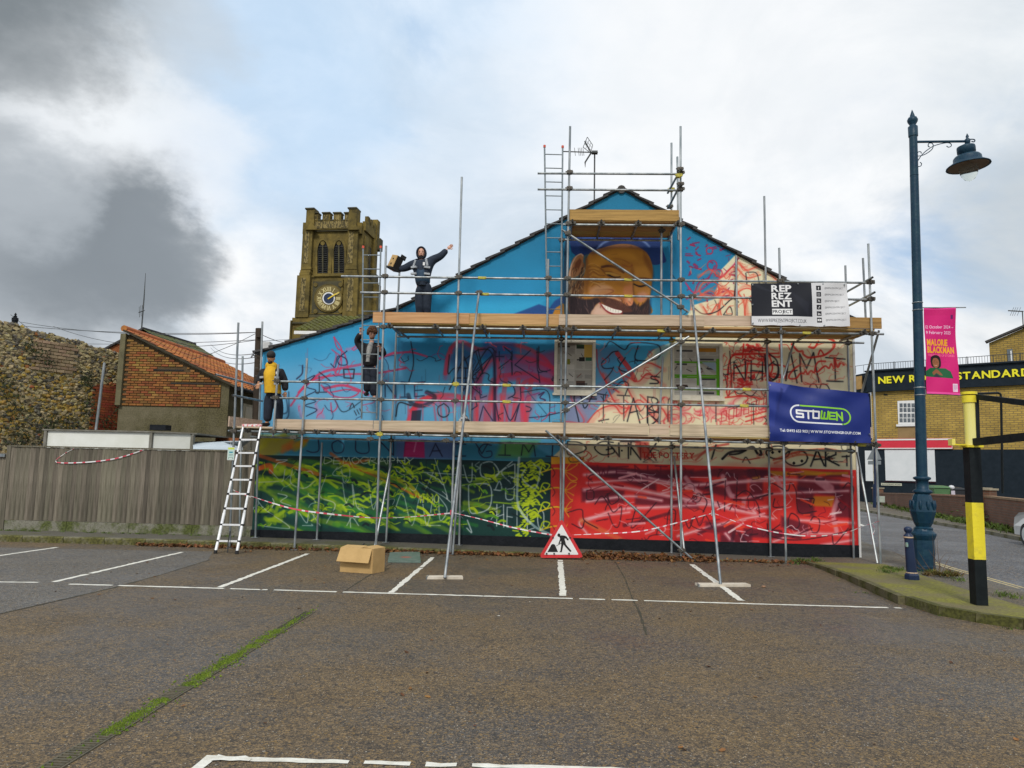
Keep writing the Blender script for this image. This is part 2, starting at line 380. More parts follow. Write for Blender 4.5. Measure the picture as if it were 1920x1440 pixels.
# ================================================================== SETTING
def tarmac(name, base, brown, scale_hi=38, patchy=True, wet=.38):
    def ex(t, n_, tcd, col, b):
        # stones of the aggregate
        vo = n_('ShaderNodeTexVoronoi'); vo.inputs['Scale'].default_value = scale_hi; t.links.new(tcd.outputs['Object'], vo.inputs['Vector'])
        vo2 = n_('ShaderNodeTexVoronoi'); vo2.inputs['Scale'].default_value = scale_hi*2.3; t.links.new(tcd.outputs['Object'], vo2.inputs['Vector'])
        sx = n_('ShaderNodeSeparateColor'); t.links.new(vo.outputs['Color'], sx.inputs[0])
        sx2 = n_('ShaderNodeSeparateColor'); t.links.new(vo2.outputs['Color'], sx2.inputs[0])
        big = n_('ShaderNodeTexNoise'); big.inputs['Scale'].default_value = .35; big.inputs['Detail'].default_value = 6; big.inputs['Roughness'].default_value = .6
        t.links.new(tcd.outputs['Object'], big.inputs['Vector'])
        mid = n_('ShaderNodeTexNoise'); mid.inputs['Scale'].default_value = 13; mid.inputs['Detail'].default_value = 8; mid.inputs['Roughness'].default_value = .7
        t.links.new(tcd.outputs['Object'], mid.inputs['Vector'])
        def mr(v, a, b_, c=0, d=1):
            x = n_('ShaderNodeMapRange'); x.interpolation_type = 'SMOOTHSTEP'
            for i, q in zip((1, 2, 3, 4), (a, b_, c, d)): x.inputs[i].default_value = q
            t.links.new(v, x.inputs[0]); return x.outputs[0]
        def mx(f, a, c, ty='MIX'):
            x = n_('ShaderNodeMix', data_type='RGBA', blend_type=ty)
            if isinstance(f, float): x.inputs[0].default_value = f
            else: t.links.new(f, x.inputs[0])
            for i, q in ((6, a), (7, c)):
                if isinstance(q, tuple): x.inputs[i].default_value = (*q, 1)
                else: t.links.new(q, x.inputs[i])
            return x.outputs[2]
        c = mx(mr(big.outputs[0], .38, .62), brown, base) if patchy else col
        st = n_('ShaderNodeTexNoise'); st.inputs['Scale'].default_value = 1.15; st.inputs['Detail'].default_value = 9; st.inputs['Roughness'].default_value = .7; t.links.new(tcd.outputs['Object'], st.inputs['Vector'])
        c = mx(mr(st.outputs[0], .53, .66, 0, .55), c, tuple(x*.42 for x in base)); c = mx(mr(st.outputs[0], .47, .36, 0, .4), c, tuple(x*1.45 for x in brown))
        c = mx(mr(mid.outputs[0], .46, .64, 0, .8), c, tuple(x*.34 for x in base))
        c = mx(mr(sx.outputs[0], .5, .95, 0, .58), c, tuple(min(1, x*2.2) for x in brown))
        c = mx(mr(sx2.outputs[1], .5, .85, 0, .88), c, tuple(x*.3 for x in base))
        c = mx(mr(sx2.outputs[0], .985, 1., 0, .9), c, (.5, .47, .4))
        c = mx(mr(sx.outputs[2], .93, .97, 0, .7), c, (.24, .15, .05))
        rg = mr(big.outputs[0], .42, .66, .85, wet); t.links.new(rg, b.inputs['Roughness'])
        bp = n_('ShaderNodeBump'); bp.inputs['Strength'].default_value = .7; bp.inputs['Distance'].default_value = .008
        ad_ = n_('ShaderNodeMath', operation='ADD'); t.links.new(vo.outputs['Distance'], ad_.inputs[0]); t.links.new(mid.outputs[0], ad_.inputs[1])
        t.links.new(ad_.outputs[0], bp.inputs['Height']); t.links.new(bp.outputs[0], b.inputs['Normal'])
        return c
    return pm(name, base, brown, extra=ex, rough=.8)
M_park = tarmac('car park tarmac', (.092, .084, .077), (.145, .10, .05), 62, wet=.38)
M_road = tarmac('road asphalt', (.135, .14, .15), (.12, .12, .125), 30, True, .55)
M_path = tarmac('path asphalt', (.14, .13, .11), (.11, .09, .06), 40, True, .6)
M_grass0 = pm('earth', (.05, .05, .03), (.08, .07, .05), 2, .95)
def moss(name, grey, green, lo, hi, sc=.9, g2=None):
    def ex(t, n_, tcd, col, b):
        a = n_('ShaderNodeTexNoise'); a.inputs['Scale'].default_value = sc; a.inputs['Detail'].default_value = 9; a.inputs['Roughness'].default_value = .68
        t.links.new(tcd.outputs['Object'], a.inputs['Vector'])
        r = n_('ShaderNodeMapRange'); r.interpolation_type = 'SMOOTHSTEP'; r.inputs[1].default_value = lo; r.inputs[2].default_value = hi; t.links.new(a.outputs[0], r.inputs[0])
        f = n_('ShaderNodeTexNoise'); f.inputs['Scale'].default_value = 25; f.inputs['Detail'].default_value = 6; t.links.new(tcd.outputs['Object'], f.inputs['Vector'])
        gm = n_('ShaderNodeMix', data_type='RGBA'); gm.inputs[6].default_value = (*green, 1); gm.inputs[7].default_value = (*(g2 or tuple(x*.45 for x in green)), 1)
        fr = n_('ShaderNodeMapRange'); fr.inputs[1].default_value = .4; fr.inputs[2].default_value = .62; t.links.new(f.outputs[0], fr.inputs[0]); t.links.new(fr.outputs[0], gm.inputs[0])
        x = n_('ShaderNodeMix', data_type='RGBA'); t.links.new(r.outputs[0], x.inputs[0]); t.links.new(col, x.inputs[6]); t.links.new(gm.outputs[2], x.inputs[7])
        return x.outputs[2]
    return pm(name, grey, tuple(x*.6 for x in grey), 30, .9, .4, extra=ex)
M_verge = moss('mossy asphalt', (.19, .165, .08), (.22, .215, .025), .38, .60, .9, (.13, .12, .03))
M_kerb = moss('mossy concrete', (.25, .23, .17), (.12, .115, .03), .40, .58, 2.2)
M_kerb2 = moss('damp mossy kerb', (.15, .13, .07), (.09, .09, .018), .36, .56, 2.6)
M_path2 = moss('damp footway', (.14, .13, .105), (.12, .12, .035), .50, .66, .7)
M_white = pm('worn white line paint', (.78, .77, .70), (.60, .58, .50), 12, .7, .3)
M_yel = pm('yellow line paint', (.62, .50, .22), (.35, .3, .2), 14, .8)

b = MB(); b.poly([(-400, -200, -.012), (400, -200, -.012), (400, 600, -.012), (-400, 600, -.012)])
b.build('ground', M_grass0, kind='structure')
b = MB(); b.poly([(-40, -25, 0), (30, -25, 0), (30, 15.9, 0), (-40, 15.9, 0)])
b.build('car_park', M_park, kind='structure')

YS, YR, YW = 15.70, 16.84, 17.05      # scaffold front row, scaffold back row, painted wall
def zp(x): return max(-.03, min(.125, .055-.0105*x))
# footway between kerb and wall / fence
M_patch = tarmac('older grey tarmac', (.125, .122, .12), (.13, .118, .10), 60, wet=.42)
b = MB(); q_ = [G(*p, .002) for p in ((-900, 1330), (0, 1150), (212, 1102), (300, 1078), (388, 1052), (400, 1034), (-900, 1010))]; b.poly(q_); b.build('tarmac_patch', M_patch, kind='structure')
M_seam = pm('dark tarmac seam', (.035, .032, .025), (.06, .055, .03), 9, .9)
for seq in ([(1153, 1052), (1172, 1085), (1185, 1120), (1200, 1150), (1212, 1190)], [(640, 1112), (690, 1080), (735, 1056)], [(0, 1151), (110, 1126), (212, 1102), (300, 1078), (392, 1050)]):
    pts_ = [G(*p, .003) for p in seq]; b = MB()
    for p, q in zip(pts_[:-1], pts_[1:]):
        n_s = 6
        for k_ in range(n_s):
            u, v = p.lerp(q, k_/n_s), p.lerp(q, (k_+1)/n_s); h_ = Vector((0, random.uniform(.006, .018), 0)) if abs((q-p).x) > abs((q-p).y) else Vector((random.uniform(.006, .018), 0, 0)); b.poly([u-h_, v-h_, v+h_, u+h_])
    b.build('tarmac_seam', M_seam, kind='structure')
b = MB(); xs = [-40, -14, -11, -8, -5, -2, 1, 4, 6.9]
for x0, x1 in zip(xs[:-1], xs[1:]):
    b.poly([(x0, 15.93, zp(x0)), (x1, 15.93, zp(x1)), (x1, 18.6, zp(x1)), (x0, 18.6, zp(x0))])
b.build('footway', M_path2, kind='structure')
kerb = thing('kerb', None, None, (0, 15.86, 0)); kerb['kind'] = 'structure'
x = -22.0
while x < 5.9:
    ln = .905; z0, z1 = zp(x)+.008, zp(x+ln)+.008; y0 = 15.79+random.uniform(-.006, .006); y1 = 15.94
    mb = MB(); ch = .02
    pr = [(y0, -.05), (y0, -ch), (y0+ch, 0), (y1, 0), (y1, -.2)]
    A = [Vector((x+.006, p, (z0+q if q > -.04 or q == -ch else -.05) if q > -.1 else -.06)) for p, q in pr]
    B = [Vector((x+ln-.006, p, (z1+q if q > -.04 or q == -ch else -.05) if q > -.1 else -.06)) for p, q in pr]
    n = len(pr); mb.add(A+B, [tuple(range(n)), tuple(range(2*n-1, n-1, -1))]+[(i, i+n, (i+1) % n+n, (i+1) % n) for i in range(n)])
    mb.build('kerb_stone', M_kerb, kerb, at=(x, 15.86, 0)); x += ln

# mossy verge by the lamp, its curved kerb, and the street beside it
kpx = [(1518, 1056), (1560, 1072), (1600, 1089), (1650, 1112), (1700, 1134), (1760, 1154), (1830, 1167), (1920, 1180)]
K = [G(a, c, 0) for a, c in kpx]; K.append(K[-1]+Vector((1.0, .1, 0))); K.append(K[-1]+Vector((6, 2.2, 0)))
kz = [.03, .075, .10, .11, .11, .11, .11, .11, .11, .11]
spx = [(1530, 1051), (1570, 1052), (1612, 1054), (1660, 1060), (1720, 1080), (1790, 1105), (1850, 1123), (1925, 1146)]
S_ = [G(a, c, .05) for a, c in spx]; S_ += [S_[-1]+Vector((.8, .0, 0)), S_[-1]+Vector((6, 2.0, 0))]
sz = [.01, .02, .03, .07, .09, .10, .10, .10, .10, .10]
rpx = [(1606, 1012), (1625, 1020), (1650, 1030), (1700, 1045), (1765, 1066), (1830, 1085), (1894, 1104), (1950, 1120)]
RD = [G(a, c, 0) for a, c in rpx]; RD += [RD[-1]+Vector((.4, -1.5, 0)), RD[-1]+Vector((.8, -4, 0))]
b = MB(); nK = len(K)
for i in range(nK-1):
    k0, k1 = K[i].copy(), K[i+1].copy(); k0.z, k1.z = kz[i], kz[i+1]; s0, s1 = S_[i].copy(), S_[i+1].copy(); s0.z, s1.z = sz[i], sz[i+1]
    b.poly([k0, k1, s1, s0])
b.build('verge', M_verge, kind='structure')
S2 = S_[:8]+[S_[8], S_[9]]
b = MB()
for i in range(nK-1):
    s0, s1 = S_[i].copy(), S_[i+1].copy(); s0.z, s1.z = sz[i]-.006, sz[i+1]-.006
    r0, r1 = RD[i].copy(), RD[i+1].copy(); r0.z = r1.z = .03
    b.poly([s0, s1, r1, r0])
b.poly([(6.6, 15.8, .0), (6.62, 18.7, .02), tuple(RD[0][:2])+(.03,), tuple(S_[0][:2])+(.0,)])
b.poly([(6.62, 18.7, .02), (6.62, 40, .02), tuple(RD[0][:2])+(.03,)])
b.poly([(6.62, 40, .02), tuple((RD[0]+(RD[0]-RD[3])*9)[:2])+(.03,), tuple(RD[0][:2])+(.03,)])
b.build('pavement', M_path, kind='structure')
vk = thing('verge_kerb', None, None, tuple(K[3])); vk['kind'] = 'structure'
pts = []
for i in range(nK-1):
    L_ = (K[i+1]-K[i]).length; n = max(1, round(L_/.62))
    for j in range(n): pts.append((K[i].lerp(K[i+1], j/n), kz[i]+(kz[i+1]-kz[i])*j/n))
for (p, z0), (q, z1) in zip(pts[:-1], pts[1:]):
    d = (q-p).normalized(); n_ = Vector((-d.y, d.x, 0))
    if n_.y < 0: n_ = -n_
    n_ = -n_*.0+n_; wob = random.uniform(-.012, .012); o_ = n_*wob; g = d*.004
    z0 += .006+random.uniform(0, .006); z1 += .006+random.uniform(0, .006)
    a0, a1 = p+o_+g-n_*.02, q+o_-g-n_*.02; c0, c1 = a0+n_*.13, a1+n_*.13
    V = lambda v, z: Vector((v.x, v.y, z))
    mb = MB(); mb.hexa([V(a0, -.05), V(a1, -.05), V(c1, -.05), V(c0, -.05), V(a0+n_*.015, z0), V(a1+n_*.015, z1), V(c1, z1), V(c0, z0)])
    mb.build('kerb_stone', M_kerb2, vk, at=p)
# street
FE = [G(a, c, 0) for a, c in ((1607, 957), (1704, 975), (1815, 994), (1913, 1014))]
far = FE[0]+(FE[0]-FE[2])*3.2
rd = [far]+FE+[FE[-1]+(FE[-1]-FE[1])*1.5]
near = [RD[0]+(RD[0]-RD[3])*14]+RD[:8]+[RD[-1]+Vector((1, -8, 0))]
poly = rd+near[::-1]
b = MB(); b.poly([(p.x, p.y, .006) for p in poly]); b.build('road', M_road, kind='structure')
b = MB(); b.poly([(5, 34, .003), (60, 34, .003), (60, 120, .003), (5, 120, .003)]); b.build('side_road', M_road, kind='structure')
# double yellow lines and give-way dashes
b = MB()
for off in (.12, .24):
    q = []
    for i in range(3, 7):
        d = (RD[i+1]-RD[i]).normalized(); n_ = Vector((-d.y, d.x, 0)); n_ = n_ if n_.x > 0 else -n_
        q.append((RD[i]+n_*off, RD[i]+n_*(off+.055)))
    for (a0, a1), (b0, b1) in zip(q[:-1], q[1:]): b.poly([(a0.x, a0.y, .0105), (b0.x, b0.y, .0105), (b1.x, b1.y, .0105), (a1.x, a1.y, .0105)])
b.build('double_yellow_line', M_yel, kind='structure')
b = MB()
for (x0, y0, x1, y1) in ((1603, 979, 1619, 986), (1606, 937, 1628, 951), (1655, 962, 1662, 965)):
    a_, c_ = G(x0, y0, .0105), G(x1, y1, .0105); d = (c_-a_).normalized(); n_ = Vector((-d.y, d.x, 0))*.07
    b.poly([a_-n_, c_-n_, c_+n_, a_+n_])
b.build('road_marking', M_white, kind='structure')
# far footway with its kerb
GW = [G(1560, 936, .12), G(1647, 945, .12), G(1746, 966, .12), G(1842, 981, .12), G(1925, 1001, .12)]
b = MB()
f2 = [far]+FE+[FE[-1]+(FE[-1]-FE[1])*1.5]
g2 = [GW[0]+(GW[0]-GW[2])*1.0, GW[0], GW[1], GW[2], GW[4], GW[4]+(GW[4]-GW[3])*4]
for i in range(5):
    a0, a1, c0, c1 = f2[i], f2[i+1], g2[i], g2[i+1]
    b.poly([(a0.x, a0.y, .12), (a1.x, a1.y, .12), (c1.x+.6, c1.y+.6, .12), (c0.x+.6, c0.y+.6, .12)])
b.build('far_pavement', M_path, kind='structure')
fk = thing('far_kerb', None, None, tuple(FE[1])); fk['kind'] = 'structure'
for i in range(5):
    p, q = f2[i], f2[i+1]; n = max(1, int((q-p).length/.92)); n = min(n, 40)
    for j in range(n):
        a_, c_ = p.lerp(q, j/n), p.lerp(q, (j+1)/n); d = (c_-a_).normalized()
        MB().bar(a_+Vector((0, 0, .055))+d*.005, c_+Vector((0, 0, .055))-d*.005, .13, .14).build('kerb_stone', M_kerb, fk, at=a_)
# parking bay lines: worn paint sheets with uneven edges
def paint(px0, px1, wpx0, name='parking_line', z=.004, gaps=(), wob=.012):
    a_, c_ = G(*px0, z), G(*px1, z); d = (c_-a_); Ln = d.length; d.normalize(); n_ = Vector((-d.y, d.x, 0)); k = max(4, int(Ln/.09))
    mb = MB(); prev = None
    for i in range(k+1):
        t = i/k; wv_ = wpx0/2; p = a_+d*Ln*t
        l, r = p+n_*(wv_+random.uniform(-wob, wob)), p-n_*(wv_+random.uniform(-wob, wob)); l.z = r.z = z
        skip = any(g0 <= t <= g1 for g0, g1 in gaps) or random.random() < .012
        if prev and not skip: mb.poly([prev[0], prev[1], r, l])
        prev = (l, r)
    return mb.build(name, M_white, kind='structure')
paint((130, 1095), (1690, 1140), .075, gaps=((.06, .066), (.2, .206), (.335, .342), (.62, .625), (.66, .662), (.7, .703), (.74, .742)))
paint((-200, 1088), (72, 1092), .07)
paint((100, 1091), (342, 1035), .085)
paint((-60, 1050), (108, 1026), .085)
paint((412, 1101), (577, 1038), .085)
paint((733, 1111), (812, 1045), .085)
paint((1050, 1050), (1056, 1117), .10)
paint((1297, 1058), (1390, 1126), .10)
for i in range(3): pass
paint((395, 1421), (1205, 1444), .055, gaps=((.16, .172), (.30, .31), (.405, .42), (.5, .513), (.62, .625)), wob=.011)
paint((1205, 1444), (1800, 1470), .055)
paint((398, 1416), (300, 1500), .06, z=.006, wob=.011)
paint((402, 1420), (470, 1424), .075, z=.008, wob=.02)
# line drain across the car park, grate bars and moss
M_grate = pm('rusty drain grate', (.075, .07, .05), (.13, .11, .07), 20, .8, .4)
d0, d1 = G(60, 1462, 0), G(640, 1112, 0); dd = (d1-d0).normalized(); dn = Vector((-dd.y, dd.x, 0)); dl = (d1-d0).length
drain = thing('drain', None, None, tuple(d0)); drain['kind'] = 'structure'
mb = MB(); a_ = d0-dd*.6
for s_ in (-1, 1): mb.bar(a_+dn*.062*s_+Vector((0, 0, .001)), d0+dd*dl*.78+dn*.062*s_+Vector((0, 0, .001)), .014, .014)
mb.build('channel_edge', M_grate, drain)
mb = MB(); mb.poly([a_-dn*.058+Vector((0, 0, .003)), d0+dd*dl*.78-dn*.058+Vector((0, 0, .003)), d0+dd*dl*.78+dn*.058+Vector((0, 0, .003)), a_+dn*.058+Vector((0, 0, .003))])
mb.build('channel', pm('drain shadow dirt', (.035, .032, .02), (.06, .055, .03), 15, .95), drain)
mb = MB(); t = -.6
while t < dl*.62:
    mb.box(d0+dd*t+Vector((0, 0, .006)), (.016, .105, .008), rot=rotz(math.atan2(dd.y, dd.x))); t += .038
mb.build('grate_bar', M_grate, drain, kind='stuff')
M_moss = pm('bright moss', (.15, .21, .015), (.06, .10, .01), 30, .95, isl=.35)
mb = MB()
def uof(x, y): return (G(x, y, 0)-d0).dot(dd)/(dl*.86)
MP = [(uof(190, 1383), uof(238, 1352), .7), (uof(228, 1357), uof(305, 1310), .9), (uof(345, 1290), uof(450, 1222), 1.0), (uof(440, 1228), uof(535, 1178), .85), (uof(535, 1178), uof(600, 1142), .2)]
for i in range(11000):
    u = random.random(); t = u*dl*.86
    dens = 0.03
    for u0, u1, dn_ in MP:
        if u0 <= u <= u1: dens = dn_*min(1, (u-u0)/.012+.1, (u1-u)/.012+.1)
    if random.random() > dens*.95: continue
    if u > .8 and random.random() < .75: continue
    dens2 = .1+.9*abs(math.sin(t*9.1+2*math.sin(t*3.7)))**1.4
    if random.random() > dens2: continue
    p = d0+dd*t+dn*(random.gauss(0, .027) if random.random() < .9 else random.gauss(0, .06)); r = random.uniform(.006, .016); h = random.uniform(.006, .02); a = random.random()*6.3
    q = [p+Vector((math.cos(a+k*2.1)*r, math.sin(a+k*2.1)*r, .004)) for k in range(3)]; mb.add(q+[p+Vector((0, 0, h+.004))], [(0, 1, 3), (1, 2, 3), (2, 0, 3)])
mb.build('moss', M_moss, kind='stuff')
# fallen leaves swept along the kerb
M_leaf = pm('dead leaves', (.20, .085, .025), (.10, .045, .018), 9, .8, isl=.55)
mb = MB()
def leaf(p, r, tilt=.6):
    a = random.random()*6.28; R_ = Matrix.Rotation(a, 3, 'Z') @ Matrix.Rotation(random.gauss(0, tilt), 3, 'X') @ Matrix.Rotation(random.gauss(0, tilt), 3, 'Y')
    o = [(-1, 0, 0), (-.3, -.62, .12), (.55, -.4, .05), (1, 0, .18), (.5, .45, .05), (-.35, .6, .12), (0, 0, -.12)]
    mb.add([p+R_ @ (Vector(q)*r) for q in o], [(i, (i+1) % 6, 6) for i in range(6)])
for i in range(5200):
    u = random.random()
    px = 250+u*1280
    if px < 480: dens = .45 if 250 < px < 470 else .1
    elif px < 640: dens = .28
    elif px < 860: dens = .55
    elif px < 1090: dens = .6
    elif px < 1340: dens = 1.3
    else: dens = .25
    if random.random() > dens/1.3: continue
    x = P(px, 1040, YS).x; y = 15.77-abs(random.gauss(0, .09 if dens < 1 else .15)); hmax = (.05 if dens < 1 else .13)*max(0, 1-(15.77-y)/.3)
    leaf(Vector((x, y, .012+random.random()*hmax)), random.uniform(.025, .055))
for i in range(160):
    x = random.uniform(-7, 5); leaf(Vector((x, random.uniform(14.6, 16.6) if random.random() < .5 else random.uniform(15.0, 15.7), zp(x)+.02 if False else .012)), random.uniform(.02, .04), .25)
for i in range(120):
    leaf(Vector((random.uniform(-8, 7), random.uniform(5, 14), .008)), random.uniform(.012, .03), .2)
mb.build('fallen_leaves', M_leaf, kind='stuff')
# litter
for nm_, px, r, lab in (('paper_scrap', (935, 1155), .022, 'small white paper scrap lying on the tarmac left of centre'), ('paper_scrap', (993, 1129), .014, 'tiny white paper scrap on the tarmac just below the bay line'),
                    ('stone', (1432, 1102), .028, 'pinkish stone on the tarmac right of the strut foot board'), ('stone', (961, 1026), .07, 'brown brick chunk on the footway left of the roadworks sign')):
    p = G(*px, 0); mb = MB()
    if nm_ == 'stone': mb.ball(p+Vector((0, 0, r*.6)), (r*1.3, r, r*.7), 8)
    else: mb.add([p+Vector((math.cos(k*1.26)*r*(1.2 if k % 2 else .8), math.sin(k*1.26)*r, .004+.003*(k % 2))) for k in range(5)], [(0, 1, 2, 3, 4)])
    mb.build(nm_, pm('scrap '+lab[:12], (.6, .58, .52) if 'paper' in nm_ else (.3, .17, .1), None, 20, .8), label=lab, cat='litter' if 'paper' in nm_ else 'stone', at=p)
# grass and weeds
M_grass = pm('grass blades', (.10, .15, .02), (.05, .08, .012), 10, .8, isl=.4)
M_stem = pm('dry stems', (.17, .11, .07), (.09, .06, .04), 12, .9)
def tuft(mb, c, n, spread, h, lean=.5, w_=.006):
    for i in range(n):
        a = random.random()*6.28; r = abs(random.gauss(0, spread)); p = Vector(c)+Vector((math.cos(a)*r, math.sin(a)*r, 0)); hh = h*random.uniform(.4, 1.1)
        l = Vector((random.gauss(0, lean), random.gauss(0, lean), 1)).normalized()*hh; s_ = Vector((math.cos(a+1.5), math.sin(a+1.5), 0))*w_
        mb.add([p-s_, p+s_, p+l*.6+s_*.7+Vector((0, 0, 0)), p+l*.6-s_*.7, p+l+Vector((l.x*.4, l.y*.4, -hh*.1))], [(0, 1, 2, 3), (3, 2, 4)])
mb = MB()
for px in ((1515, 1054), (1490, 1056), (1530, 1052), (1500, 1052)): tuft(mb, G(*px, .0), 120, .12, .10)
mb.build('kerb_grass', M_grass, kind='stuff')
mb = MB()
for i in range(14): tuft(mb, G(1668+random.uniform(-15, 15), 1066+random.uniform(-3, 8), .09), 30, .08, .05)
for px in ((1690, 1069), (1780, 1078), (1800, 1088), (1742, 1074), (1880, 1117), (1900, 1120)): tuft(mb, G(*px, .09), 60, .14, .09)
for i in range(25):
    t = random.random(); p = K[0].lerp(K[4], t)
    tuft(mb, G(1560+300*random.random()**1, 0, 0) if False else K[random.randint(1, 7)]+Vector((random.uniform(-.4, .4), -.03, 0)), 8, .04, .035)
mb.build('verge_grass', M_grass, kind='stuff')
weed = thing('weed', 'dry spindly weed clump growing round the foot of the blue lamp post', 'plant', tuple(G(1762, 1072, .09)))
mb = MB()
for (x0, y0, x1, y1) in ((1745, 1070, 1722, 1034), (1750, 1072, 1755, 1010), (1760, 1070, 1775, 1035), (1768, 1070, 1783, 1042), (1740, 1072, 1712, 1050), (1752, 1070, 1748, 1000), (1763, 1070, 1757, 1005), (1735, 1072, 1700, 1028), (1726, 1068, 1668, 1030), (1770, 1074, 1795, 1060), (1765, 1064, 1741, 1030)):
    a_, c_ = P(x0, y0, 14.1), P(x1, y1, 14.1+random.uniform(-.2, .2)); m_ = a_.lerp(c_, .5)+Vector((random.uniform(-.04, .04), 0, .03)); mb.tube([a_, m_, c_], [.006, .004, .0015], 5)
mb.build('stem', M_stem, weed)
mb = MB()
for k in range(8): tuft(mb, G(1738+k*8, 1076+random.uniform(-3, 5), .09), 35, .06, .13, .8, .012)
mb.build('leaf_clump', pm('olive weed leaves', (.12, .12, .02), (.10, .05, .015), 5, .8, isl=.4), weed, kind='stuff')
mb = MB()
for i in range(60):
    p = GW[1].lerp(GW[2], random.random()) if random.random() < .4 else GW[2].lerp(GW[4], random.random())
    tuft(mb, p+Vector((-.25, -.15, 0)), 34, .22, .28, .5, .03)
mb.build('roadside_grass', M_grass, kind='stuff')
bush_p = G(1875, 985, .12)
mb = MB()
for i in range(500):
    p = bush_p+Vector((random.gauss(0, .8), random.gauss(0, .3), abs(random.gauss(0, .32)))); r = random.uniform(.05, .11); a = random.random()*6.3
    R_ = Matrix.Rotation(a, 3, 'Z') @ Matrix.Rotation(random.uniform(-1, 1), 3, 'X'); mb.add([p+R_ @ Vector(q)*r for q in ((-1, 0, 0), (0, -.4, .1), (1, 0, 0), (0, .4, .1))], [(0, 1, 2, 3)])
mb.build('low_shrub', pm('shrub leaves', (.06, .085, .02), (.03, .045, .012), 6, .8, isl=.4), label='low green shrub at the foot of the brick garden wall near the white car', cat='shrub', at=bush_p)
# ================================================================== PAINTED HOUSE
X0, X1 = P(478, 900, YW).x-.0, P(1603, 900, YW).x
CW, CH, RES = None, None, 104.0
ZT = 8.3
CW, CH = int((X1-X0)*RES), int(ZT*RES)
def tfw(p):
    p = np.asarray(p, float); v = AR[None]*((p[:, :1]-960)/F)-AU[None]*((p[:, 1:]-720)/F)+AF[None]
    q = CAM[None]+v*(YW/v[:, 1:2]); return np.stack([(q[:, 0]-X0)*RES, (ZT-q[:, 2])*RES], 1)
cv = Canvas(CW, CH, (88, 165, 205), tfw); cv.sc = RES/81.0
def nfield(step):
    g = rs.rand(CH//step+3, CW//step+3).astype(np.float32); yy, xx = np.mgrid[0:CH, 0:CW]; yf, xf = yy/step, xx/step; yi, xi = yf.astype(int), xf.astype(int); fy, fx = yf-yi, xf-xi
    return (g[yi, xi]*(1-fx)+g[yi, xi+1]*fx)*(1-fy)+(g[yi+1, xi]*(1-fx)+g[yi+1, xi+1]*fx)*fy
cv.nz = np.clip(.62+.55*nfield(26)*.6+.45*nfield(7)*.4, 0, 1).astype(np.float32)
SF = {'A': [[(0, 1), (.5, 0), (1, 1)], [(.2, .62), (.8, .62)]], 'B': [[(0, 0), (0, 1), (.7, .95), (.9, .72), (.1, .5), (.8, .25), (.6, .02), (0, 0)]],
 'C': [[(1, .1), (.4, 0), (0, .5), (.4, 1), (1, .9)]], 'D': [[(0, 0), (0, 1), (.7, .85), (.95, .45), (.6, .05), (0, 0)]], 'E': [[(1, 0), (0, 0), (0, 1), (1, 1)], [(0, .5), (.8, .5)]],
 'F': [[(1, 0), (0, 0), (0, 1)], [(0, .5), (.8, .5)]], 'G': [[(1, .1), (.4, 0), (0, .5), (.4, 1), (1, .85), (1, .55), (.6, .55)]], 'H': [[(0, 0), (0, 1)], [(1, 0), (1, 1)], [(0, .5), (1, .5)]],
 'I': [[(.5, 0), (.5, 1)], [(.1, 0), (.9, 0)], [(.1, 1), (.9, 1)]], 'J': [[(.9, 0), (.9, .8), (.5, 1), (0, .85)]], 'K': [[(0, 0), (0, 1)], [(1, 0), (0, .55), (1, 1)]],
 'L': [[(0, 0), (0, 1), (1, 1)]], 'M': [[(0, 1), (.1, 0), (.5, .7), (.9, 0), (1, 1)]], 'N': [[(0, 1), (0, 0), (1, 1), (1, 0)]], 'O': [[(.5, 0), (.05, .3), (.1, .8), (.5, 1), (.9, .8), (.95, .3), (.5, 0)]],
 'P': [[(0, 1), (0, 0), (.8, .1), (.8, .45), (0, .55)]], 'R': [[(0, 1), (0, 0), (.8, .12), (.8, .42), (0, .52), (1, 1)]], 'S': [[(1, .1), (.3, 0), (.1, .3), (.8, .6), (.8, .9), (0, .95)]],
 'T': [[(0, 0), (1, 0)], [(.5, 0), (.5, 1)]], 'U': [[(0, 0), (0, .8), (.5, 1), (1, .8), (1, 0)]], 'V': [[(0, 0), (.5, 1), (1, 0)]], 'W': [[(0, 0), (.25, 1), (.5, .3), (.75, 1), (1, 0)]],
 'X': [[(0, 0), (1, 1)], [(1, 0), (0, 1)]], 'Y': [[(0, 0), (.5, .5), (1, 0)], [(.5, .5), (.5, 1)]], 'Z': [[(0, 0), (1, 0), (0, 1), (1, 1)]],
 '8': [[(.5, .5), (.1, .25), (.5, 0), (.9, .25), (.5, .5), (.05, .75), (.5, 1), (.95, .75), (.5, .5)]], '0': [[(.5, 0), (.05, .3), (.1, .8), (.5, 1), (.9, .8), (.95, .3), (.5, 0)]], '6': [[(.9, 0), (.2, .4), (.1, .8), (.5, 1), (.9, .75), (.5, .5), (.1, .7)]]}
def spray(txt, x, y, wd, h, gap, lw, col, al=.9, soft=1.5, slant=0, dy=0.0, jit=.03):
    for i, ch in enumerate(txt):
        if ch in SF:
            for s_ in SF[ch]:
                p = [(x+(u+random.gauss(0, jit))*wd-slant*v*h, y+dy*i+(v+random.gauss(0, jit))*h) for u, v in s_]
                cv.stroke(p, lw, col, al, soft, smooth=ch in 'CDGOSUJB806P')
        x += wd+gap
DKR = (60, 12, 30)
BLK, RED, PNK, CRM, LIM, WHT = (22, 24, 34), (215, 40, 40), (196, 40, 95), (234, 224, 188), (150, 185, 25), (205, 208, 205)
